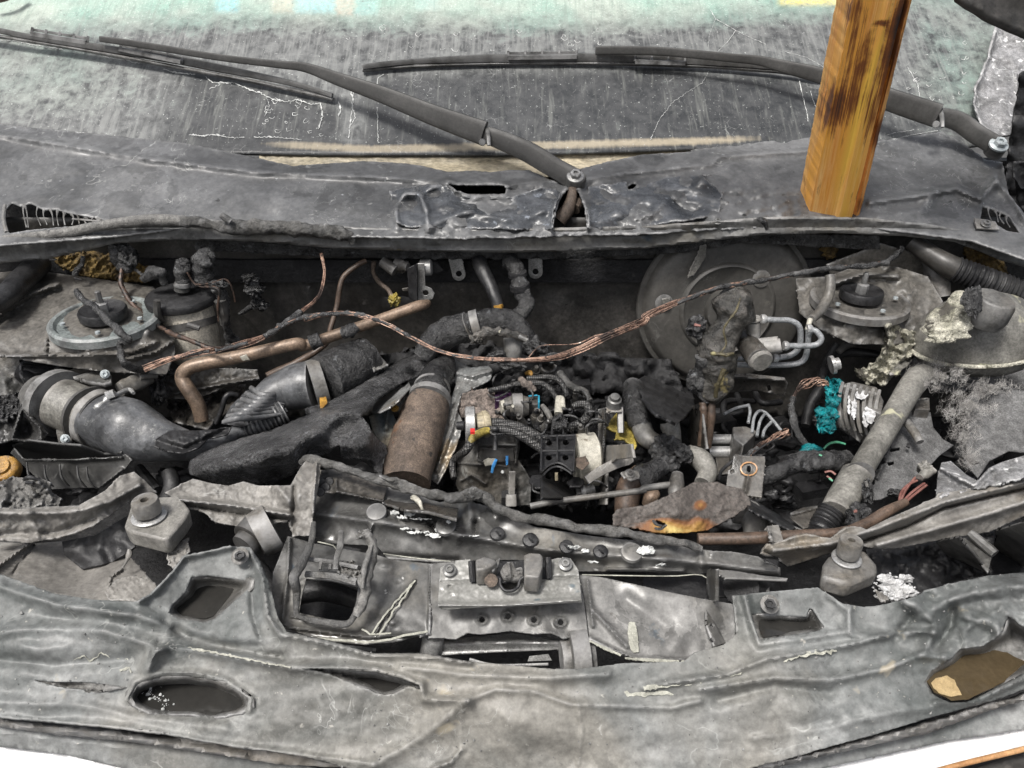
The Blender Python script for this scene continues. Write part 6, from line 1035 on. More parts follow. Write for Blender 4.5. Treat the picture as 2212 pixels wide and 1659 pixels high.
# engine block mass
s = MB(); V('E')
s.sheet([(770, 1500), (870, 1300), (900, 1100), (1100, 950), (1500, 900), (1700, 950), (1900, 1000), (1952, 1250), (1900, 1640), (1400, 1650), (1200, 1640), (800, 1580)], [(770, 1500, .84), (1100, 950, .87), (1900, 1000, .86), (1900, 1640, .80), (1300, 1300, .855), (800, 1580, .82)], 16, amp=.02, ns=.012)
s.sheet([(-100, 900), (300, 800), (900, 700), (1500, 780), (2100, 800), (2200, 1000), (1500, 1000), (900, 1000), (0, 1100)], [(-100, 900, .90), (900, 700, .96), (2100, 800, .92), (1500, 1000, .88)], 20, amp=.015, ns=.01)
blk = part('engine_block', s, 'void', thick=.01, sharp=80)
s = MB(); rn = random.Random(11)
for _ in range(34):
    x, y = rn.uniform(900, 1900), rn.uniform(930, 1600); z = .875 + rn.uniform(-.01, .02) - .04 * ss(1100, 1600, y)
    k = rn.random(); r = rn.uniform(14, 34)
    if k < .45: a = rn.uniform(0, 6.28); L = rn.uniform(60, 200); s.tube([(x, y, z, r * .6), (x + L * .5 * math.cos(a), y + L * .3 * math.sin(a) - 20, z + .008, r * .6), (x + L * math.cos(a + .6), y + L * .6 * math.sin(a + .6), z - .01, r * .5)], 8, 5, lump=.15)
    elif k < .75: disc(s, 'E', x, y, z - .01, r, [(0, r * 1.1), (.014, r), (.016, r * .6), (.028, r * .5), (.029, r * .3)], Vector((rn.gauss(0, .3), rn.gauss(-.3, .3), 1)), segs=14)
    else: s.box(P(x, y, z), Vector((.012, .002, 0)) * rn.uniform(.6, 1.6), Vector((0, .01, 0)), Vector((0, 0, .01)) * rn.uniform(.6, 1.6))
det = part('small_fitting', s, 'black'); tag(det, None, None, None, 'stuff')
s = MB(); rn = random.Random(21)
for _ in range(26):
    x, y = (rn.uniform(1080, 1640), rn.uniform(930, 1260)) if _ < 17 else (rn.uniform(1280, 1700), rn.uniform(1250, 1600)); a_ = rn.uniform(0, 6.28); L = rn.uniform(50, 150); z = .972 if _ < 17 else .925
    s.tube([(x, y, z - .012, 7), (x + L * .3 * math.cos(a_), y + L * .2 * math.sin(a_) - 8, z + rn.uniform(0, .012), 7), (x + L * .7 * math.cos(a_ + .4), y + L * .5 * math.sin(a_ + .4), z + rn.uniform(0, .01), 6), (x + L * math.cos(a_ + .9), y + L * .8 * math.sin(a_ + .9), z - .014, 6)], 6, 6, lump=.25, ls=200)
ewr = pieces('wire', s, 'char', sharp=80)
thing('engine', 'blackened engine block deep in the middle of the bay', 'engine', [(blk, [det]), ewr])
# filter cover with pin
V('E'); s = MB(); FC = rbf([(870, 1300, .90), (1000, 1240, .935), (1230, 1240, .93), (1240, 1400, .90), (1300, 1500, .87), (1300, 1640, .84), (880, 1600, .85), (1000, 1400, .915), (1100, 1500, .88)])
s.sheet([(866, 1300), (880, 1275), (960, 1265), (1000, 1238), (1150, 1240), (1232, 1242), (1242, 1300), (1230, 1380), (1270, 1440), (1305, 1500), (1300, 1640), (1200, 1650), (1120, 1640), (900, 1600), (870, 1520), (880, 1400)], FC, 7, amp=.0015, ns=.02, ridges=[([(1000, 1250), (995, 1380), (1040, 1400)], 7, .006), ([(1225, 1250), (1215, 1400)], 8, .006), ([(1000, 1300), (1210, 1300)], 6, .006), ([(880, 1400), (1180, 1420), (1200, 1640)], 9, .004), ([(900, 1500), (960, 1470), (1040, 1520)], 8, .004)])
a = part('cover', s, 'plastic_grey', thick=.004)
s = MB(); s.tube([(1098, 1325, .948, 18), (1098, 1290, .955, 13), (1098, 1220, .97, 12)], 10, 2); s.blob(1098, 1205, .974, 22, 18, 18, lump=0, sub=3); b = part('pin', s, 'black')
s = MB(); s.sheet([(1000, 1345), (1012, 1320), (1100, 1312), (1200, 1318), (1210, 1390), (1120, 1395), (1010, 1385)], lambda x, y: FC(x, y) + .006, 7); e_ = part('raised_pad', s, 'dark_metal', thick=.004)
s = MB(); s.sheet([(1030, 1385), (1055, 1372), (1100, 1375), (1085, 1410), (1040, 1420)], lambda x, y: FC(x, y) + .0085, 5, jag=3); c_ = part('tan_patch', s, 'cream', thick=.001)
s = MB(); s.sheet([(1158, 1360), (1174, 1358), (1172, 1410), (1160, 1415)], lambda x, y: FC(x, y) + .009, 4, jag=1); s.sheet([(1098, 1375), (1112, 1380), (1092, 1430), (1085, 1462), (1072, 1455), (1080, 1410)], lambda x, y: FC(x, y) + .0105, 4, jag=1); d_ = pieces('blue_mark', s, 'blue_mark', thick=.0006)
s = MB(); s.sheet([(1180, 1450), (1215, 1450), (1212, 1580), (1176, 1580)], lambda x, y: FC(x, y) + .008, 7); s.tube([(1190, 1590, .87, 20), (1190, 1640, .86, 22)], 10, sq=4); f_ = part('clasp', s, 'flange', thick=.003)
s = MB(); s.lathe(P(1140, 1452, FC(1140, 1452) + .003), P(1140, 1452, FC(1140, 1452) + .006), [(0, .003), (1, .002)], 10); g_ = part('white_dot', s, 'crust')
thing('fuel_filter_cover', 'grey housing cover with a ball-headed pin and blue paint marks', 'cover', [(a, [e_, c_, d_, g_]), b, f_])
# red-tipped connector
s = MB(); s.lathe(P(925, 1185, .962), P(985, 1183, .962), [(0, .024), (.1, .0265), (.9, .0265), (1, .024)], 24); a = part('sleeve', s, 'steel')
s = MB(); s.lathe(P(985, 1182, .962), P(1065, 1172, .962), [(0, .016), (.5, .017), (.52, .019), (.8, .019), (1, .016)], 24); b = part('brass_neck', s, 'tan_band')
s = MB(); s.pbox(954, 1200, 980, 1220, .986, .004); c_ = part('red_button', s, 'red')
s = MB(); s.lathe(P(880, 1185, .958), P(925, 1185, .96), [(0, .006), (1, .007)], 12); d_ = part('stem', s, 'black'); thing('quick_connector', 'pale hose connector with a red button beside the brown insulation', 'connector', [a, (b, []), c_, d_])
def hose(label, pts, m='braid', name='braided_hose', grp='braided hoses', segs=14, k='E', ex=None, **kw):
    V(k); s = MB(); s.tube(pts, segs, 6, **kw); return thing(name, label, 'hose', [part('hose', s, m)] + (ex or []) if ex else [part(name, s, m)], grp)
hose('thick braided hose leading right from the red-tipped connector', [(1060, 1172, .963, 34), (1150, 1178, .963, 32), (1240, 1200, .96, 32), (1330, 1245, .955, 32), (1400, 1290, .95, 30)])
V('E'); s = MB(); s.tube([(952, 1290, .963, 20), (975, 1250, .968, 24), (1030, 1220, .968, 24), (1060, 1213, .967, 22)], 14, 6); ye = part('yellow_length', s, 'yellow')
hose('braided hose with a yellow length curving over the grey cover', [(860, 1490, .92, 18), (850, 1400, .93, 20), (880, 1365, .94, 22), (925, 1330, .955, 25), (955, 1285, .963, 25), (975, 1245, .966, 25), (1030, 1215, .966, 25), (1150, 1213, .965, 26), (1240, 1240, .96, 26), (1320, 1290, .95, 26), (1380, 1330, .945, 24)], ex=[ye])
hose('braided line arching at the top of the engine over the purple plug', [(1060, 985, .975, 16), (1150, 965, .98, 17), (1220, 945, .982, 17), (1300, 940, .985, 17), (1370, 945, .985, 17), (1420, 980, .98, 17), (1460, 1040, .975, 16)])
hose('upper braided line looping down to the cream plug', [(1280, 915, .985, 17), (1380, 905, .988, 17), (1450, 915, .988, 17), (1490, 955, .984, 17), (1515, 1020, .978, 16)])
hose('braided loop to the right of the cream plug', [(1540, 1075, .968, 20), (1610, 1060, .97, 24), (1640, 1100, .965, 26), (1610, 1155, .96, 26), (1540, 1190, .957, 24), (1470, 1205, .955, 22)])
hose('braided loop behind the black bracket', [(1600, 1180, .95, 24), (1625, 1250, .94, 26), (1590, 1300, .935, 26), (1540, 1290, .935, 24)])
hose('thin braided line at the right of the engine top', [(1470, 880, .98, 22), (1500, 930, .975, 24), (1560, 970, .97, 22), (1610, 990, .965, 20), (1650, 1040, .96, 14)], 'seal', lump=.3)
s = MB(); V('E'); s.pbox(1095, 985, 1190, 1040, .968, .02); a = part('plug_body', s, 'purple', bev=.002); s = MB(); s.pbox(1095, 962, 1145, 985, .972, .012); s.tube([(1120, 1010, .974, 3), (1185, 998, .975, 3)], 4); b = part('plug_latch', s, 'purple'); thing('purple_plug', 'dark purple plug on the engine top under the braided lines', 'plug', [a, b])
s = MB(); s.pbox(1290, 1010, 1352, 1060, .968, .02); a = part('plug_body', s, 'dark_metal', bev=.002); s = MB(); s.pbox(1344, 1010, 1354, 1052, .972, .01); s.tube([(1290, 1015, .975, 5), (1340, 1010, .975, 5)], 6); b = part('blue_edge', s, 'blue'); thing('blue_plug', 'small plug with a bright blue edge left of the cream plug', 'plug', [a, b])
s = MB(); s.tube([(1462, 1120, .968, 24), (1466, 1080, .972, 26), (1470, 1030, .975, 26)], 12, sq=3); a = part('plug_body', s, 'cream'); s = MB(); s.tube([(1490, 1085, .975, 14), (1486, 1030, .98, 14)], 8); b = part('plug_rib', s, 'cream'); thing('cream_plug', 'cream ribbed plug standing upright among the braided lines', 'plug', [a, b])
s = MB(); s.lathe(P(1150, 1075, .962), P(1290, 1072, .962), [(0, .012), (.3, .016), (.34, .019), (.75, .019), (.78, .016), (1, .013)], 20); a = part('sensor_body', s, 'plastic_grey'); s = MB(); s.lathe(P(1128, 1078, .962), P(1150, 1075, .962), [(0, .01), (1, .011)], 12); s.lathe(P(1200, 1074, .978), P(1200, 1074, .981), [(0, .003), (1, .002)], 8); b = part('sensor_tip', s, 'cream'); thing('pressure_sensor', 'grey cylindrical sensor lying right of the brown insulation', 'sensor', [a, b])
for x, y, r, l in ((1335, 1120, 40, 'small round grey cap above the black bracket'), (1360, 1150, 24, 'little pale knob beside the round grey cap'), (1400, 850, 50, 'open dark ring near the sagging loom'), (1330, 870, 30, 'dark round fitting near the open ring'), (1220, 1025, 26, 'banded vertical fitting left of the blue plug')):
    s = MB(); disc(s, 'E', x, y, .95 if y > 1000 else .975, r, [(-.02, r), (0, r), (.003, r * .9), (.003, r * .7), (.008, r * .62), (.012, r * .4)] if x != 1400 else [(-.02, r), (.006, r), (.006, r * .75), (-.01, r * .7)], Vector((.1, -.5, 1)), segs=24); thing('round_fitting', l, 'fitting', [part('round_fitting', s, 'plastic_grey' if x in (1335, 1360) else 'bay_metal')], 'round fittings on the engine')
s = MB(); s.tube([(1370, 1070, .972, 14), (1400, 1110, .97, 18), (1425, 1160, .965, 14)], 10); thing('small_sensor', 'small slanted sensor between the blue and cream plugs', 'sensor', [part('small_sensor', s, 'plastic_grey')])
s = MB(); s.tube([(1270, 885, .985, 10), (1300, 880, .987, 14), (1305, 900, .985, 8)], 8); thing('orange_clip', 'tiny orange clip above the braided lines', 'clip', [part('orange_clip', s, 'gold')])
s = MB(); s.tube([(1240, 915, .99, 16), (1270, 940, .992, 20), (1310, 960, .985, 22), (1330, 985, .98, 8)], 8, lump=.7, ls=100, flat=.5); thing('burnt_rag', 'burnt scrap draped over the braided lines', 'scrap', [part('burnt_rag', s, 'brown_wool', sharp=80)])
s = MB(); s.sheet([(1080, 1000), (1200, 960), (1420, 950), (1560, 985), (1670, 1060), (1680, 1240), (1570, 1310), (1360, 1260), (1240, 1235), (1060, 1160)], [(1080, 1000, .945), (1560, 985, .95), (1680, 1240, .92), (1240, 1235, .935)], 7, amp=.012, ns=.02, oct=3, ridges=[([(1180, 980), (1200, 1160)], 12, .012), ([(1100, 1110), (1660, 1100)], 14, .012), ([(1330, 960), (1350, 1230)], 12, .010), ([(1520, 990), (1560, 1280)], 12, .010), ([(1250, 1160), (1400, 1240)], 10, .010)]); a = part('cover', s, 'black', thick=.006)
pl = []
for i, (x, y, r) in enumerate(((1150, 1110, 20), (1215, 1120, 22), (1255, 1170, 26), (1300, 1200, 20), (1385, 1190, 24), (1540, 1140, 22), (1600, 1230, 26), (1395, 1040, 18), (1560, 1030, 18), (1240, 1020, 22))):
    s = MB(); disc(s, 'E', x, y, .95, r, [(-.01, r), (.008, r * .9), (.010, r * .7), (.018, r * .66), (.019, r * .4), (.024, r * .36)], Vector((math.sin(i * 2) * .4, -.5, 1)), segs=16); pl.append(part('injector', s, 'black' if i % 2 else 'dark_metal'))
thing('injector_housing', 'black injector housing under the braided lines', 'engine part', [(a, pl)])
# black bracket with four holes
V('E'); hl = [[(x + 19 * math.cos(a), y + 17 * math.sin(a)) for a in [q * .6 for q in range(10)]] for x, y in ((1408, 1283), (1505, 1280), (1408, 1368), (1503, 1368))]
s = MB(); s.sheet([(1362, 1240), (1425, 1240), (1560, 1236), (1556, 1330), (1550, 1445), (1535, 1450), (1500, 1410), (1455, 1395), (1405, 1412), (1372, 1450), (1355, 1440)], .955, 6, holes=hl); a = part('plate', s, 'black', thick=.003)
s = MB()
for q in ([(1362, 1245), (1560, 1240)], [(1362, 1330), (1556, 1326)], [(1366, 1245), (1360, 1450)], [(1558, 1240), (1548, 1450)], [(1456, 1245), (1454, 1395)], [(1366, 1450), (1405, 1415), (1455, 1398), (1500, 1414), (1545, 1450)], [(1375, 1470), (1410, 1435), (1455, 1420), (1500, 1436), (1540, 1465)], [(1425, 1240), (1428, 1180), (1450, 1180)], [(1490, 1240), (1488, 1180)]): s.tube([(x, y, .965, 6) for x, y in q], 6, 3, sq=4, flat=1.6)
b = part('rib', s, 'black')
s = MB(); s.sheet([(1290, 1500), (1310, 1470), (1362, 1465), (1380, 1500), (1400, 1540), (1330, 1545)], .92, 7); s.sheet([(1510, 1510), (1550, 1480), (1600, 1480), (1612, 1510), (1590, 1535), (1530, 1535)], .92, 7); s.sheet([(1370, 1480), (1425, 1500), (1430, 1450), (1442, 1510), (1460, 1510), (1475, 1450), (1480, 1510), (1545, 1490), (1560, 1600), (1370, 1600)], [(1370, 1480, .925), (1560, 1600, .88)], 7); c_ = pieces('foot', s, 'black', thick=.004)
s = MB(); s.tube([(1450, 1455, .935, 10), (1452, 1500, .925, 10)], 8); d_ = part('brass_pin', s, 'tan_band')
thing('black_bracket', 'black plastic bracket with four holes and crossed ribs in the middle', 'bracket', [a, b, c_, d_])
s = MB(); s.sheet([(1430, 1185), (1425, 1150), (1450, 1125), (1490, 1125), (1515, 1150), (1510, 1190), (1470, 1180)], .975, 6, amp=.003, ns=.05, jag=2, ridges=[([(1440, 1150), (1470, 1135), (1500, 1150)], 8, .006)]); thing('bracket_stop', 'lumpy black stop on top of the black bracket', 'stop', [part('bracket_stop', s, 'char', thick=.008, sharp=80)])
s = MB(); s.lathe(P(1555, 1385, .925), P(1690, 1375, .925), [(0, .03), (.05, .036), (.9, .037), (1, .032)], 28, lump=.001); a = part('can_body', s, 'cream'); s = MB(); V('E'); s.sheet([(1560, 1370), (1620, 1360), (1640, 1400), (1600, 1440), (1565, 1420)], .957, 6, jag=4); b = part('scorch_mark', s, 'rust_wrap', thick=.001); thing('white_can', 'white scorched cylinder right of the black bracket', 'cylinder', [a, b])
# posts and their yellow piece
s = MB(); s.sheet([(1690, 1090), (1735, 1080), (1740, 1200), (1722, 1410), (1680, 1420), (1690, 1250)], [(1690, 1090, .965), (1740, 1200, .955), (1680, 1420, .92)], 8, ridges=[([(1732, 1080), (1718, 1410)], 6, .008)]); a = part('upright', s, 'bay_metal', thick=.003)
s = MB(); s.sheet([(1735, 1080), (1826, 1078), (1828, 1100), (1735, 1104)], .972, 6); s.tube([(1820, 1085, .97, 8), (1822, 1220, .945, 8)], 6, sq=4); s.sheet([(1740, 1300), (1880, 1290), (1895, 1370), (1790, 1380), (1740, 1420), (1735, 1640), (1690, 1640), (1720, 1420)], [(1740, 1300, .945), (1700, 1640, .87)], 8, amp=.002, ns=.02); c_ = part('bracket_arm', s, 'flange', thick=.003)
s = MB(); disc(s, 'E', 1782, 1070, .973, 45, [(0, 44), (.006, 46), (.008, 42), (.014, 40), (.015, 30), (.02, 26), (.021, 8)], Vector((0, -.3, 1)), segs=28); b = part('cap_bolt', s, 'bolt_dark'); thing('engine_mount', 'upright engine mount with a round capped bolt right of the braided loops', 'mount', [a, c_, b])
s = MB(); s.sheet([(1740, 1195), (1765, 1150), (1805, 1105), (1815, 1150), (1870, 1170), (1895, 1230), (1915, 1300), (1905, 1320), (1850, 1265), (1790, 1260), (1800, 1220)], [(1740, 1195, .945), (1910, 1310, .925)], 7, amp=.003, ns=.02, jag=2); thing('yellow_guard', 'yellow plastic scrap behind the capped engine mount', 'scrap', [part('yellow_guard', s, 'yellow', thick=.003, sharp=80)])
s = MB(); s.tube([(1625, 1500, .935, 26), (1700, 1450, .94, 28), (1800, 1400, .945, 32), (1850, 1375, .948, 42), (1885, 1365, .948, 30)], 14, 6, flat=.35, sq=3); a = part('arm', s, 'flange'); s = MB(); s.lathe(P(1580, 1565, .90), P(1665, 1550, .90), [(0, .012), (.3, .012), (.31, .007), (1, .007)], 12); b = part('bolt', s, 'steel'); thing('lever_arm', 'flat grey lever arm rising right from the white cylinder', 'lever', [a, b])
# rod across the front of the engine
V('X'); q = cvt('E', [(1300, 1650, .93, 7), (1450, 1622, .935, 7), (1700, 1590, .94, 7), (1952, 1558, .945, 7)]) + cvt('F', [(170, 1385, .947, 7.4), (300, 1366, .95, 7.4), (345, 1368, .95, 7)])
V('X'); s = MB(); s.tube([(x, y, h, r * (1 if i < 4 else 1)) for i, (x, y, h, r) in enumerate(q)], 12, 6); a = part('rod', s, 'plastic_grey'); V('F'); s = MB(); s.tube([(350, 1310, .955, 30), (345, 1360, .95, 40), (340, 1410, .945, 38), (338, 1425, .94, 26)], 16, 4); b = part('ball_joint', s, 'bay_metal'); thing('linkage_rod', 'long grey linkage rod lying in front of the engine', 'rod', [a, b])
# coolant hoses and melted junction
V('F'); s = MB(); s.tube([(120, 860, .945, 54), (135, 940, .945, 60), (150, 1030, .945, 58), (175, 1080, .94, 50)], 18, 6, lump=.14, ls=60); a = part('charred_length', s, 'char', sharp=80)
s = MB(); s.tube([(165, 1070, .94, 52), (190, 1120, .938, 52), (240, 1150, .935, 46), (290, 1180, .93, 40)], 18, 5); b = part('grey_elbow', s, 'plastic_grey')
s = MB(); s.tube([(312, 1085, .94, 46), (312, 1060, .945, 50), (325, 1120, .935, 44), (320, 1180, .93, 46)], 18, 5); s.tube([(400, 1200, .93, 44), (470, 1235, .93, 56), (505, 1300, .925, 50), (480, 1360, .92, 44)], 18, 6); c_ = part('grey_elbow', s, 'tank')
s = MB(); s.blob(290, 1180, .938, 80, 74, lump=.35, seed=31); s.blob(370, 1210, .938, 60, 52, lump=.4, seed=32); s.blob(300, 1260, .933, 54, 50, lump=.4, seed=33); s.tube([(270, 1260, .935, 50), (200, 1310, .93, 62), (140, 1340, .925, 66)], 18, 5, lump=.2, ls=70); d_ = part('melted_joint', s, 'char', sharp=80)
s = MB(); s.tube([(170, 1320, .925, 70), (110, 1370, .915, 68), (90, 1450, .90, 64), (90, 1560, .88, 62)], 20, 5); e_ = part('lower_hose', s, 'rust_pipe')
thing('coolant_junction', 'star-shaped charred coolant hose junction in the right middle of the bay', 'hose', [a, b, c_, d_, e_])
s = MB(); s.sheet([(60, 1300), (100, 1285), (150, 1295), (155, 1330), (120, 1340), (70, 1325)], .95, 6, amp=.002, ns=.05); q_ = part('strap_tab', s, 'flange', thick=.003); s = MB(); s.bolt(105, 1305, .953, 17); thing('strap_bolt', 'small strap with a bolt on the lower coolant hose', 'strap', [(q_, [part('bolt', s, 'flange')])])
s = MB(); s.tube([(200, 1470, .90, 34), (215, 1430, .91, 38), (230, 1410, .91, 34)], 14, 4, lump=.1); thing('copper_stub', 'short copper pipe stub above the scorched shield', 'pipe', [part('copper_stub', s, 'copper_pipe')])
# brake booster
V('F'); c = P(590, 440, -1.222); R = rad(c, 1); ax = Vector((0, -1, .12)).normalized(); s = MB()
def rr(z, r): return (z * .75 / .07, r * R)
s.lathe(c, c + ax * .07, [rr(-.03, 446), rr(-.002, 448), rr(.002, 452), rr(.006, 446), rr(.007, 425), rr(.020, 405), rr(.026, 385), rr(.028, 300), rr(.030, 245), rr(.036, 236), rr(.038, 226), rr(.034, 214), rr(.034, 120), rr(.05, 110), rr(.052, 60)], 72); a = part('shell', s, 'booster')
s = MB()
for x, y in ((280, 425), (780, 300)): disc(s, 'F', x, y, -1.205, 40, [(0, 46), (.004, 46), (.006, 30), (.006, 14)], ax, segs=20)
b = pieces('stud', s, 'plastic_grey'); s = MB(); V('F'); s.sheet([(470, 130), (500, 125), (495, 190), (440, 280), (400, 300), (420, 240), (450, 180)], -1.1985, 7, jag=5); s.sheet([(270, 405), (310, 400), (315, 440), (280, 445)], -1.193, 6, jag=3); c_ = pieces('flaked_patch', s, 'tank', thick=.0006)
thing('brake_booster', 'big round grey brake booster disc at the rear right of the bay', 'brake booster', [(a, [c_]), b])
s = MB(); s.sheet([(150, 820), (250, 760), (420, 830), (440, 960), (350, 1050), (240, 1000), (170, 920)], [(150, 820, .93), (440, 960, .90)], 10, amp=.012, ns=.02); thing('felt_pad', 'sagging black felt pad below the brake booster', 'felt pad', [part('felt_pad', s, 'black', thick=.004, sharp=80)])
s = MB(); s.sheet([(590, 800), (700, 790), (900, 810), (920, 840), (900, 910), (760, 880), (600, 890)], -1.08, 10, holes=[[(812, 855), (830, 850), (836, 880), (818, 888)]], ridges=[([(600, 805), (900, 825)], 8, .008)]); thing('subframe_bar', 'dark flat bar with a slot below the master cylinder', 'bar', [part('subframe_bar', s, 'bay_metal', thick=.004)])
mat('drip', (.04, .036, .025), (.13, .11, .055), 30, (.25, .45), 150, .004, .8, .4, [(50, .6, (.26, .235, .12))])
# melted reservoir
s = MB(); s.tube([(690, 355, -1.03, 36), (662, 400, -1.02, 84), (640, 470, -1.01, 100), (612, 560, -1.0, 86), (575, 640, -.99, 92), (560, 700, -.985, 98), (560, 770, -.98, 92), (545, 850, -.975, 74), (535, 900, -.97, 58), (535, 945, -.97, 26)], 30, 8, lump=.34, ls=34, flat=.7, seed=9); a = part('tank', s, 'resin_dark', sharp=85)
s = MB(); s.blob(450, 550, -1.0, 46, 50, lump=.5, seed=41); s.blob(445, 830, -.985, 50, 66, lump=.25, seed=42); s.tube([(480, 700, -.98, 34), (470, 790, -.98, 30), (490, 890, -.975, 34), (510, 940, -.97, 20)], 14, 6, lump=.4, ls=60); b = part('bulge', s, 'char', sharp=85)
s = MB(); s.tube([(675, 400, -.965, 5), (650, 470, -.945, 6), (590, 560, -.94, 6), (600, 640, -.935, 6), (560, 700, -.925, 7)], 8, 6, lump=.5, ls=120); s.tube([(590, 770, -.925, 12), (560, 850, -.925, 14), (545, 910, -.93, 12)], 8, 5, lump=.5); s.tube([(520, 690, -.925, 10), (600, 695, -.92, 12), (640, 690, -.925, 10)], 8, 4, lump=.8, ls=120); c_ = pieces('drip_seam', s, 'drip', sharp=85)
s = MB(); s.tube([(480, 940, -.97, 18), (485, 1020, -.96, 20), (470, 1160, -.95, 18)], 12, 8, corr=(.004, .14)); s.tube([(525, 940, -.97, 20), (525, 1030, -.96, 22), (505, 1170, -.95, 20)], 12, 6, lump=.2); d_ = pieces('wire_sleeve', s, 'rust_pipe')
s = MB(); s.tube([(440, 540, -.97, 10), (470, 545, -.965, 6)], 6, lump=.5); e_ = part('red_wire', s, 'red_wire')
thing('brake_reservoir', 'melted dark brake fluid reservoir drooping before the booster with yellow drips', 'reservoir', [a, b, c_, d_, e_])
V('F'); s = MB(); s.tube([(690, 610, -1.02, 52), (720, 650, -1.0, 58), (755, 695, -.98, 62), (775, 722, -.965, 62)], 26, 4); a = part('body', s, 'bay_metal')
s = MB(); c = P(778, 722, -.963); s.lathe(c, c + Vector((.15, -.8, -.1)).normalized() * .006, [(0, rad(c, 61)), (.6, rad(c, 61)), (1, rad(c, 52))], 28); b = part('end_cap', s, 'tank')
s = MB(); s.tube([(742, 600, -1.01, 34), (742, 520, -1.01, 38)], 20, 2); s.tube([(742, 512, -1.01, 42), (742, 506, -1.01, 42)], 20, 1); s.tube([(800, 660, -.99, 38), (885, 645, -.985, 36)], 16, 2); s.tube([(760, 640, -1.0, 30), (870, 622, -.99, 24)], 16, 2); c_ = part('port', s, 'flange')
thing('master_cylinder', 'rusty brake master cylinder with a round end cap beside the melted reservoir', 'cylinder', [a, b, c_])
BP = 'brake pipes at the master cylinder'
for l, q in (('upper brake pipe bending down behind the others', [(790, 510, -1.0, 16), (860, 515, -1.0, 15), (930, 518, -1.0, 15), (975, 545, -1.0, 15), (985, 600, -1.0, 15), (975, 660, -1.0, 15), (930, 698, -1.0, 15), (850, 712, -1.0, 15)]),
             ('short looped brake pipe nearest the end cap', [(905, 648, -.985, 15), (1000, 648, -.985, 15), (1065, 642, -.985, 15), (1092, 612, -.985, 15), (1065, 572, -.99, 15), (1040, 572, -.995, 14), (1025, 600, -1.0, 14)]),
             ('lowest long brake pipe reaching under the master cylinder', [(1025, 560, -1.0, 15), (1022, 640, -1.0, 15), (1005, 715, -1.0, 15), (950, 742, -1.0, 15), (820, 748, -1.01, 15), (640, 745, -1.02, 14)]), ('middle brake pipe running left behind the end cap', [(850, 712, -1.0, 15), (740, 716, -1.03, 14), (640, 715, -1.03, 14)])):
    V('F'); s = MB(); s.tube(q, 12, 7); a = part('pipe', s, 'brake_pipe'); s = MB(); x0, y0, h0 = q[0][:3]; s.tube([(x0 - 8, y0, h0, 24), (x0 + 8, y0, h0, 26), (x0 + 20, y0, h0, 18)], 8, 1); b = part('union_nut', s, 'steel'); thing('brake_pipe', l, 'pipe', [a, b], BP)
V('F'); s = MB(); s.tube([(1135, 285, -1.08, 24), (1138, 340, -1.07, 26), (1125, 400, -1.06, 26), (1085, 470, -1.04, 25), (1040, 512, -1.02, 22)], 14, 6); a = part('hose', s, 'plastic_grey'); s = MB(); s.tube([(1035, 512, -1.015, 14), (1018, 570, -1.0, 12)], 10, 2); b = part('pale_tip', s, 'cream'); thing('vacuum_hose', 'short grey hose with a pale tip above the brake pipes', 'hose', [a, b])
# melted expansion tank
V('F'); s = MB()
def ell(cx, cy, h, rx, ry, z0, z1, m, nm, lump=.05):
    s = MB(); c = P(cx, cy, h); ax_, ay_ = rad(c, rx), rad(c, ry) ; v = []; f = []; n_, m__ = 48, 14
    for j in range(m__ + 1):
        t = z0 + (z1 - z0) * j / m__
        for i in range(n_):
            a = 6.2832 * i / n_; q = Vector((math.cos(a) * math.cos(t) * ax_, math.sin(a) * math.cos(t) * ax_ * .7, math.sin(t) * ay_)); q = Matrix.Rotation(-.12, 3, 'Y') @ q
            v.append(c + q * (1 + lump * fr(q, 14)))
    for j in range(m__):
        for i in range(n_): f.append((j * n_ + i, j * n_ + (i + 1) % n_, (j + 1) * n_ + (i + 1) % n_, (j + 1) * n_ + i))
    s.add(v, f); return part(nm, s, m, sharp=80)
a = ell(1900, 640, -1.06, 320, 150, -1.5, 0, 'tank', 'lower_half'); b = ell(1895, 640, -1.06, 318, 285, 0, 1.5, 'tank', 'upper_half', .07)
s = MB(); c = P(1897, 640, -1.06); R = rad(c, 1); v = [c + Matrix.Rotation(-.12, 3, 'Y') @ Vector((math.cos(q) * 330 * R, math.sin(q) * 330 * R * .7, 0)) for q in [i * .131 for i in range(49)]]
s.tube([(*p, R * 11) for p in v], 8, 1, world=True, cap=False, lump=.3, ls=100); d_ = part('seam', s, 'resin')
s = MB(); disc(s, 'F', 1935, 500, -1.0, 100, [(-.01, 96), (.004, 108), (.026, 106), (.032, 98), (.033, 80)], Vector((.12, -.12, 1)), segs=12, lump=.0015); cp_ = part('cap', s, 'plastic_grey', bev=.002)
s = MB(); s.tube([(1780, 560, -.99, 60), (1800, 480, -1.0, 62), (1815, 420, -1.01, 54), (1850, 390, -1.01, 40)], 16, 5, lump=.35, ls=50); s.tube([(1620, 580, -.99, 34), (1690, 520, -.99, 44), (1740, 470, -1.0, 44), (1800, 430, -1.01, 40)], 14, 5, lump=.4, ls=60, flat=.7); s.blob(1750, 570, -.97, 110, 50, 20, lump=.45, seed=51); s.blob(1720, 610, -.965, 80, 26, 20, lump=.5, seed=52); e_ = part('melted_neck', s, 'resin', sharp=85)
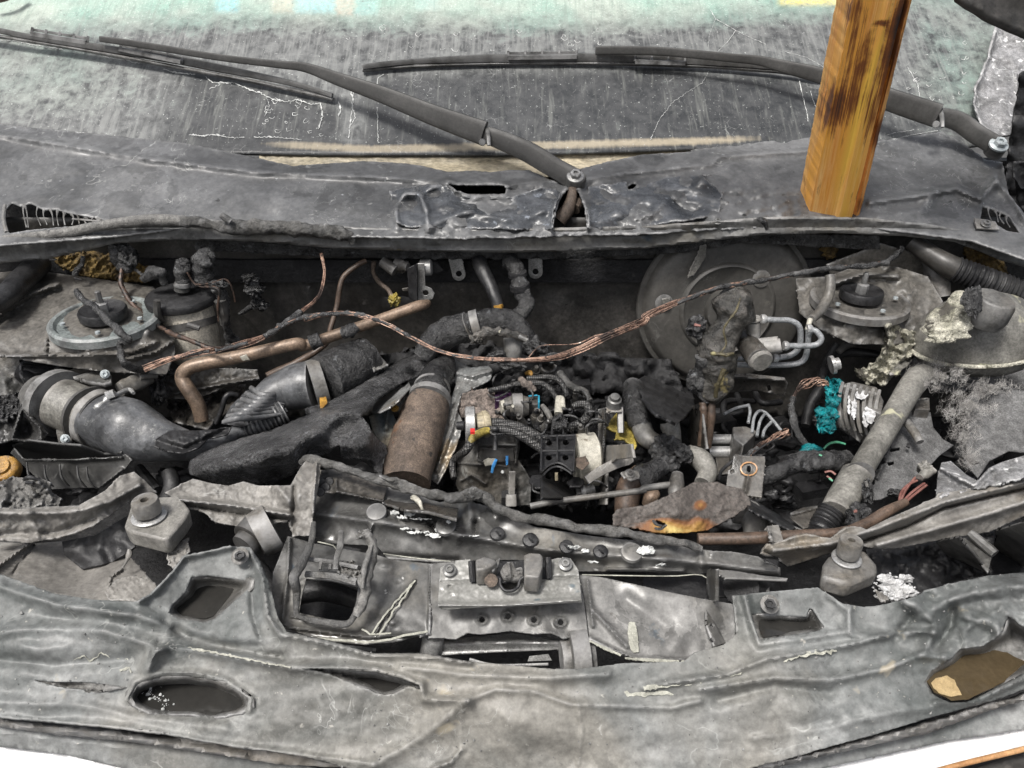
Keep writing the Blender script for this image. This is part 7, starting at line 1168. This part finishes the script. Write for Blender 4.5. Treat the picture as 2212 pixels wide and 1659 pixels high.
s = MB(); s.sheet([(1415, 525), (1470, 515), (1500, 555), (1580, 580), (1650, 600), (1620, 640), (1560, 640), (1560, 700), (1500, 760), (1430, 840), (1340, 850), (1270, 800), (1265, 765), (1330, 770), (1390, 700), (1420, 620)], [(1415, 525, 1.04), (1640, 600, 1.02), (1300, 820, .96), (1550, 700, .99)], 7, amp=.010, ns=.025, jag=8, ridges=[([(1430, 530), (1440, 640), (1380, 760)], 14, .012), ([(1540, 590), (1520, 700), (1430, 800)], 14, .010)]); f_ = part('torn_flap', s, 'resin', thick=.004, sharp=85)
s = MB(); s.blob(1870, 420, -.97, 52, 70, 14, lump=.5, seed=55); g_ = part('soot_crust', s, 'char', sharp=85)
s = MB(); s.sheet([(1500, 620), (1600, 640), (1560, 720), (1480, 800), (1440, 790), (1530, 700)], .985, 8, amp=.004, ns=.03); h_ = part('torn_wall', s, 'tank', thick=.004, sharp=80)
thing('expansion_tank', 'melted grey tank with a screw cap and a torn pale yellow flap at the right', 'tank', [a, b, d_, (cp_, [g_]), e_, f_, h_])
# corrugated conduit and pieces at the rear right
V('F'); s = MB(); s.tube([(1560, 110, -1.2, 44), (1640, 170, -1.18, 50), (1720, 220, -1.16, 56), (1790, 255, -1.15, 60)], 20, 5); a = part('smooth_end', s, 'dark_metal'); s = MB(); s.tube([(1780, 250, -1.15, 60), (1880, 290, -1.14, 64), (2000, 335, -1.13, 66), (2120, 375, -1.12, 66), (2260, 400, -1.11, 66)], 22, 26, corr=(.0068, .09)); b = part('corrugated_length', s, 'black'); thing('conduit', 'black corrugated conduit running to the right edge under the lip', 'conduit', [a, b])
tube_thing('F', 'bracket_strut', 'dark strut hanging behind the melted tank', 'strut', [(1660, 200, -1.19, 50), (1690, 300, -1.17, 52), (1710, 400, -1.15, 48)], 'bay_metal', segs=12, flat=.4, lump=.1)
for l, q, m in (('grey hose curving behind the torn yellow flap', [(1180, 680, .97, 16), (1230, 640, .98, 22), (1330, 610, .985, 24), (1420, 580, .985, 20)], 'bay_metal'), ('dark hose under the torn yellow flap', [(1130, 760, .95, 18), (1180, 700, .96, 22), (1260, 680, .965, 24), (1400, 700, .965, 24)], 'black'), ('dark hose dropping left of the teal connector', [(1180, 640, .96, 26), (1120, 740, .93, 28), (1090, 860, .91, 28), (1030, 960, .89, 26), (1010, 1060, .87, 24)], 'black')): tube_thing('F', 'dark_hose', l, 'hose', q, m, 'hoses behind the finned box', segs=14, sub=6, lump=.1)
s = MB(); s.lathe(P(1140, 748, -1.0), P(1185, 738, -1.0), [(0, .014), (.4, .014), (.45, .009), (1, .009)], 12); thing('small_union', 'small pale union nut left of the torn flap', 'nut', [part('small_union', s, 'steel')])
# finned box with teal connector and copper wires
s = MB(); s.block([(1175, 850), (1250, 830), (1380, 860), (1415, 930), (1400, 1000), (1270, 930), (1190, 880)], .965, .06, .98); a = part('box', s, 'bay_metal', bev=.002)
fins = []
for i in range(7):
    t = i / 6; s = MB(); x = 1190 + t * 190; y = 860 + t * 40; s.tube([(x + 10, y - 14, .975, 9), (x - 6, y + 60, .965, 10), (x - 4, y + 150, .945, 10), (x + 12, y + 200 + t * 30, .93, 8)], 8, 3, sq=4, flat=2.2); fins.append(part('fin', s, 'plastic_grey'))
s = MB(); s.sheet([(1170, 860), (1190, 845), (1380, 890), (1410, 960), (1290, 1145), (1180, 1060), (1165, 1020)], [(1170, 860, .963), (1400, 930, .96), (1290, 1145, .91), (1170, 1030, .925)], 9); b = part('face', s, 'plastic_grey', thick=.002)
s = MB()
for x, y, rx, ry in ((1260, 960, 14, 70), (1235, 950, 8, 50), (1300, 900, 36, 22), (1345, 990, 30, 60), (1320, 1020, 16, 50)): s.sheet([(x + rx * math.cos(q * .7), y + ry * math.sin(q * .7)) for q in range(9)], .975 - (y - 900) * .00012, 6, jag=9, seed=x)
c_ = pieces('ash_patch', s, 'ash', thick=.001)
thing('control_box', 'finned grey control box flecked with white ash behind the big grey pipe', 'control unit', [a, (b, fins + [c_])])
s = MB(); s.sheet([(1130, 825), (1155, 815), (1182, 822), (1180, 870), (1165, 900), (1170, 940), (1155, 990), (1165, 1040), (1160, 1085), (1130, 1070), (1085, 1075), (1080, 1040), (1100, 1010), (1070, 1005), (1085, 985), (1120, 960), (1115, 930), (1135, 890)], .972, 5, amp=.008, ns=.04, jag=4, seed=3); thing('teal_connector', 'bright teal melted connector on the finned box', 'connector', [part('teal_connector', s, 'teal', thick=.008, sharp=85)], 'teal connectors')
s = MB(); s.blob(1040, 1190, .905, 46, 34, lump=.55, seed=61); thing('teal_connector', 'small teal melted blob at the foot of the black cable', 'connector', [part('teal_connector', s, 'teal', sharp=85)], 'teal connectors')
strands('F', 'copper_fan', 'bright copper wires fanning from the teal connector', [(1125, 860, .97), (1090, 835, .975), (1040, 830, .975), (985, 860, .965), (950, 910, .95), (935, 960, .94)], 9, 4, lambda t: 8 + 30 * math.sin(min(1, t * 1.3) * 3.14) * (1 - t * .6), 'copper_wire', [(.8, 1, 16, .5)], 'wiring looms', 5)
cord('F', 'black cable dropping from the bright copper fan to the teal blob', [(935, 955, .94, 18), (945, 1020, .93, 20), (965, 1090, .92, 20), (1000, 1140, .912, 18), (1030, 1185, .905, 16)], lump=.4)
tube_thing('F', 'green_wire', 'thin green wire right of the small teal blob', 'wire', [(1105, 1180, .91, 6), (1130, 1155, .915, 7), (1170, 1145, .915, 7), (1215, 1155, .912, 6)], 'green_wire', segs=6)
# anti-lock block and its fine pipes
V('F'); s = MB(); s.block([(635, 1065), (700, 1060), (760, 1085), (740, 1110), (690, 1160), (640, 1120)], .91, .05); a = part('block', s, 'bay_metal', bev=.002)
s = MB()
for q in ([(715, 950), (725, 985), (715, 1045)], [(735, 1095), (745, 1020), (770, 985), (800, 990), (840, 1030), (885, 1085)], [(760, 1115), (775, 1040), (800, 1000)], [(790, 1120), (800, 1080), (835, 1040)], [(590, 1000), (650, 970), (715, 955)]): s.tube([(x, y, .93 - (y - 950) * .00012, 8) for x, y in q], 8, 6)
b = pieces('fine_pipe', s, 'brake_pipe')
s = MB(); s.lathe(P(520, 1130, .88), P(640, 1130, .88), [(0, .008), (1, .008)], 12); s.lathe(P(510, 1195, .87), P(650, 1195, .87), [(0, .009), (1, .009)], 12); c_ = pieces('chrome_bar', s, 'steel')
s = MB(); s.sheet([(420, 960), (470, 940), (500, 1180), (440, 1200), (400, 1120)], [(420, 960, .90), (440, 1200, .86)], 9); s.sheet([(540, 1170), (660, 1180), (640, 1300), (560, 1310)], .865, 9); d_ = part('side_plate', s, 'bay_metal', thick=.003); thing('brake_unit', 'dark brake control block with fine pipes below the melted reservoir', 'brake unit', [a, b, c_, d_])
strands('F', 'copper_tail', 'frayed copper and red wires in the dark right of the brake block', [(700, 1230, .91), (740, 1190, .92), (800, 1150, .925), (870, 1110, .93), (925, 1090, .935)], 9, 3.4, lambda t: 10 + 12 * t, 'copper_wire', [(0, .35, 12, .6)], 'wiring looms', 7)
V('F'); s = MB(); s.tube([(560, 1345, .90, 9), (580, 1290, .90, 9), (640, 1240, .905, 10), (700, 1215, .91, 9)], 8); s.tube([(735, 1210, .93, 4), (800, 1160, .935, 5), (880, 1120, .94, 4)], 6); thing('black_wire', 'thin black wire curving left of the slotted plate', 'wire', [part('black_wire', s, 'black')])
s = MB(); s.sheet([(640, 1215), (660, 1208), (690, 1215), (800, 1218), (803, 1235), (785, 1430), (700, 1420), (600, 1385), (612, 1290), (630, 1280)], [(640, 1215, .965), (800, 1220, .965), (785, 1430, .935), (600, 1385, .935)], 7, holes=[[(710, 1268), (722, 1264), (730, 1275), (728, 1296), (718, 1302), (708, 1292)], [(622, 1290), (640, 1285), (645, 1300), (628, 1304)]], ridges=[([(718, 1310), (700, 1400)], 8, .003)]); a = part('plate', s, 'bay_metal', thick=.003)
s = MB(); s.tube([(718 + 42 * math.cos(q * .5), 1282 + 34 * math.sin(q * .5), .9655 - .00014 * (34 * math.sin(q * .5)) - .0085, 4) for q in range(14)], 5, 1, flat=.2); b = part('rust_ring', s, 'orange_rim'); thing('slotted_plate', 'upright metal plate with a slot and a rusty ring', 'plate', [a, b])
V('F'); s = MB(); s.tube([(775, 1340, .925, 34), (840, 1310, .93, 44), (920, 1270, .935, 52), (1000, 1245, .94, 54), (1090, 1245, .94, 52), (1170, 1240, .935, 50), (1220, 1230, .93, 44)], 16, 7, lump=.3, ls=60); a = part('trunk', s, 'char', sharp=85); s = MB(); s.tube([(1110, 1300, .965, 6), (1140, 1295, .968, 6), (1165, 1312, .966, 6)], 6); s.tube([(1120, 1320, .965, 5), (1145, 1335, .964, 5)], 6); b = part('red_wire', s, 'red_wire'); s = MB(); s.tube([(1130, 1330, .967, 5), (1150, 1345, .965, 5)], 6); s.tube([(1080, 1210, .965, 5), (1095, 1215, .965, 5)], 6); c_ = part('green_wire', s, 'green_wire'); thing('charred_loom', 'thick charred black loom running left from the big grey pipe', 'wiring', [a, b, c_])
# big grey pipe
s = MB(); s.tube([(1625, 790, 1.0, 50), (1590, 815, 1.0, 62), (1545, 875, .995, 62), (1500, 950, .985, 60), (1440, 1050, .975, 59), (1385, 1140, .965, 60), (1330, 1230, .955, 60), (1285, 1310, .947, 61)], 26, 8); a = part('pipe', s, 'tank')
s = MB(); s.tube([(1275, 1315, .949, 80), (1225, 1400, .94, 79), (1165, 1510, .93, 80)], 28, 4, lump=.015, ls=60); b = part('sleeve', s, 'tank'); s = MB(); s.tube([(1270, 1302, .95, 66), (1277, 1318, .95, 86)], 28, 1); s.tube([(1320, 1345, .965, 10), (1330, 1375, .96, 8)], 8); c_ = pieces('clamp_lip', s, 'plastic_grey')
s = MB(); s.tube([(1150, 1500, .93, 70), (1110, 1560, .92, 66), (1070, 1630, .91, 64)], 26, 14, corr=(.004, .06)); d_ = part('braided_boot', s, 'black'); thing('filler_pipe', 'big smooth grey pipe with a sleeve slanting down the right side of the bay', 'pipe', [a, (b, [c_]), d_])
s = MB(); s.sheet([(1460, 1150), (1500, 1060), (1525, 990), (1560, 985), (1655, 990), (1670, 1070), (1720, 1130), (1775, 1160), (1700, 1215), (1620, 1300), (1540, 1370), (1400, 1440), (1310, 1450), (1310, 1390), (1370, 1360), (1360, 1300), (1430, 1250), (1420, 1190)], [(1460, 1150, .94), (1525, 990, .955), (1775, 1160, .93), (1340, 1450, .90)], 8, holes=[[(1440, 1180), (1500, 1170), (1500, 1186), (1450, 1196)], [(1430, 1250), (1470, 1242), (1470, 1258), (1440, 1268)]], ridges=[([(1500, 1060), (1440, 1180), (1380, 1330)], 8, .006)]); a = part('plate', s, 'grey_board', thick=.004)
s = MB(); s.tube([(1530, 1040, .965, 22), (1575, 1100, .96, 22), (1600, 1145, .955, 20)], 12, 2); b = part('peg', s, 'plastic_grey'); s = MB(); s.tube([(1530, 1160, .945, 10), (1550, 1165, .945, 12)], 6, lump=.4); for_ = part('clip', s, 'black'); thing('mounting_plate', 'dark flat plate with notched edge and a peg right of the big pipe', 'plate', [a, b, for_])
s = MB(); s.pbox(1575, 915, 1650, 975, .965, .02); s.tube([(1585, 925, .98, 6), (1640, 920, .98, 6)], 6); thing('plate_hinge', 'dark buckle at the top of the notched plate', 'buckle', [part('plate_hinge', s, 'bay_metal', bev=.001)])
# wool tufts
for i, (x, y, h, rx, ry, n_, lab) in enumerate([(1690, 800, 1.0, 140, 70, 520, 'grey wool tuft clinging to the top of the big pipe'), (1850, 960, .975, 130, 90, 560, 'grey wool tuft on the wing plate below the melted tank'), (1835, 1110, .965, 70, 90, 300, 'hanging strip of grey wool on the wing plate'), (1860, 1230, .96, 60, 50, 200, 'lowest small tuft of grey wool'), (1980, 860, .985, 120, 36, 220, 'flat wisp of grey wool at the right')]):
    V('F'); s = MB(); o2 = wob([(x + rx * .4 * math.cos(q * .6), y + ry * .4 * math.sin(q * .6)) for q in range(10)], 34, i, 12, True); s.sheet(o2, h, 7, amp=.008, ns=.015, seed=i, jag=10); base_ = part('wool_mat', s, 'rubber_ash', thick=.004, sharp=85)
    s = MB(); s.fluff(x, y, h, rx * 1.15, ry * 1.15, int(n_ * 2.6), 40, .65, i, .014); thing('wool_tuft', lab, 'wool', [base_, tag(part('fibre', s, 'wool'), None, None, None, 'stuff')], 'tufts of burnt wool')
# red wires and knot
V('I'); s = MB()
for q in ([(1365, 245), (1375, 190), (1410, 150), (1460, 125)], [(1380, 245), (1420, 200), (1470, 160), (1500, 140)], [(1400, 240), (1440, 205), (1510, 150)], [(1370, 240), (1400, 175), (1450, 110)]): s.tube([(x, y, .975, 7) for x, y in q], 6, 5)
a = pieces('red_wire', s, 'red_wire'); s = MB(); s.blob(1500, 55, .985, 30, 34, lump=.5, seed=71); s.tube([(1470, 110, .98, 20), (1500, 90, .982, 26), (1540, 70, .984, 24)], 10, lump=.5, ls=90); b = part('braid_knot', s, 'tank', sharp=85); thing('red_wires', 'stripped red wires with a pale knot near the right flange', 'wiring', [a, b])
s = MB(); V('I'); s.blob(1150, 320, .94, 60, 70, lump=.5, seed=72); s.blob(1190, 180, .95, 26, 60, lump=.5, seed=73); s.blob(1340, 190, .93, 34, 20, lump=.4, seed=74); a = pieces('lump', s, 'char', sharp=85); s = MB(); s.blob(1132, 290, .975, 10, 8, lump=.4); b = part('pink_speck', s, 'red_wire'); thing('melted_plug', 'black melted plug right of the big pipe sleeve', 'connector', [a, b])
# scorched shield, long tube and its clip
V('F'); s = MB()
def scorch_level(x, y):  # how far the cloth is scorched orange and yellow
    g = 1.15 * math.exp(-((x - 340) / 190) ** 2 - ((y - 1600) / 48) ** 2) + .8 * math.exp(-((x - 470) / 34) ** 2 - ((y - 1470) / 26) ** 2) + .45 * math.exp(-((x - 470) / 40) ** 2 - ((y - 1560) / 26) ** 2) + .6 * math.exp(-((x - 260) / 60) ** 2 - ((y - 1560) / 22) ** 2)
    return (g * (1 - ss(560, 640, x)) + .001, 0, 0)
s.sheet([(15, 1520), (40, 1490), (180, 1470), (300, 1420), (390, 1375), (430, 1352), (560, 1350), (600, 1368), (680, 1385), (720, 1430), (730, 1470), (650, 1520), (580, 1560), (500, 1600), (380, 1614), (250, 1612), (150, 1590), (20, 1575)], [(15, 1520, .985), (430, 1352, .99), (720, 1430, .975), (500, 1600, .96), (150, 1590, .97), (350, 1480, .995)], 6, amp=.003, ns=.012, jag=2.5, holes=[[(225, 1555), (245, 1545), (275, 1555), (290, 1565), (280, 1580), (250, 1582), (232, 1572)]], col=scorch_level); a = part('cloth_sheet', s, 'scorched_cloth', thick=.004, sharp=80)
s = MB(); s.tube([(225, 1550, .992, 8), (245, 1568, .992, 10), (270, 1575, .99, 8)], 8, lump=.6); s.tube([(232, 1588, .985, 6), (262, 1592, .985, 8), (292, 1572, .985, 6)], 8, 4); b = part('charred_rivet', s, 'char'); thing('scorched_shield', 'torn heat shield cloth scorched orange and yellow along its lower edge', 'heat shield', [a, b], 'heat shields')
s = MB(); s.sheet([(560, 1372), (640, 1385), (760, 1450), (860, 1510), (960, 1580), (940, 1600), (800, 1530), (720, 1490), (700, 1440)], [(560, 1372, .97), (950, 1590, .945)], 8, amp=.002, ns=.02, jag=3); thing('folded_flap', 'black folded flap trailing right from the scorched shield', 'flap', [part('folded_flap', s, 'black', thick=.003)])
s = MB(); s.tube([(640, 1500, .93, 54), (720, 1510, .93, 58), (750, 1570, .925, 56), (750, 1640, .91, 52)], 18, 5); s.sheet([(780, 1520), (860, 1540), (1010, 1600), (860, 1625), (770, 1600)], .93, 9, ridges=[([(780, 1520), (1000, 1600)], 8, .008)]); thing('lower_elbow', 'dusty elbow hose half hidden under the black flap', 'hose', [part('lower_elbow', s, 'flange', thick=.002, sharp=60)])
V('I'); s = MB(); s.tube([(290, 438, .965, 32), (450, 436, .967, 33), (650, 430, .97, 33), (850, 418, .972, 32), (1000, 408, .974, 28), (1090, 390, .975, 24)], 18, 5); a = part('tube', s, 'rust_pipe'); s = MB(); s.tube([(1090, 395, .97, 26), (1200, 350, .972, 30), (1300, 290, .978, 30), (1400, 240, .98, 22)], 14, 5); a2 = part('tube', s, 'rust_pipe')
s = MB(); s.sheet([(645, 385), (660, 368), (720, 360), (745, 440), (690, 458), (665, 450), (690, 440), (665, 400)], .993, 6, ridges=[([(665, 372), (685, 450)], 8, .008)]); b = part('clip', s, 'flange', thick=.003); thing('long_tube', 'long brown tube lying behind the front panel, held by a clip', 'tube', [a, a2, b])
# small background pieces on the right
V('F'); s = MB(); s.sheet([(930, 1510), (1000, 1480), (1080, 1470), (1090, 1510), (1040, 1580), (1000, 1590), (940, 1540)], .92, 8, ridges=[([(940, 1520), (1080, 1480)], 6, .004)]); thing('metal_scrap', 'thin metal scrap left of the pipe boot', 'scrap', [part('metal_scrap', s, 'bay_metal', thick=.002)])
s = MB()
rn = random.Random(5)
for i in range(46):
    x, y = rn.uniform(560, 1320), rn.uniform(900, 1560); z = .86 - .04 * ss(1000, 1500, y); r = rn.uniform(12, 34); k = rn.random()
    if k < .5: a_ = rn.uniform(0, 6.28); L = rn.uniform(60, 220); s.tube([(x, y, z, r * .5), (x + L * .5 * math.cos(a_), y + L * .4 * math.sin(a_), z + .01, r * .5), (x + L * math.cos(a_ + .8), y + L * .6 * math.sin(a_ + .8), z - .01, r * .4)], 8, 5, lump=.25)
    elif k < .8: s.blob(x, y, z, r * 1.4, r, lump=.5, seed=i, sub=3)
    else: s.box(P(x, y, z), Vector((.014, .004, 0)) * rn.uniform(.6, 1.8), Vector((-.003, .012, 0)), Vector((0, 0, .008)))
V('X')
for i in range(50):
    x = rn.uniform(60, 2150); y = rn.uniform(900, 1130); z = .80; r = rn.uniform(10, 26)
    s.blob(x, y, z, r * 2, r, lump=.6, seed=i + 90, sub=3)
q = part('rubble', s, 'black', sharp=80); thing('rubble', 'burnt black rubble filling the depths of the bay', 'rubble', [q], kind='stuff')
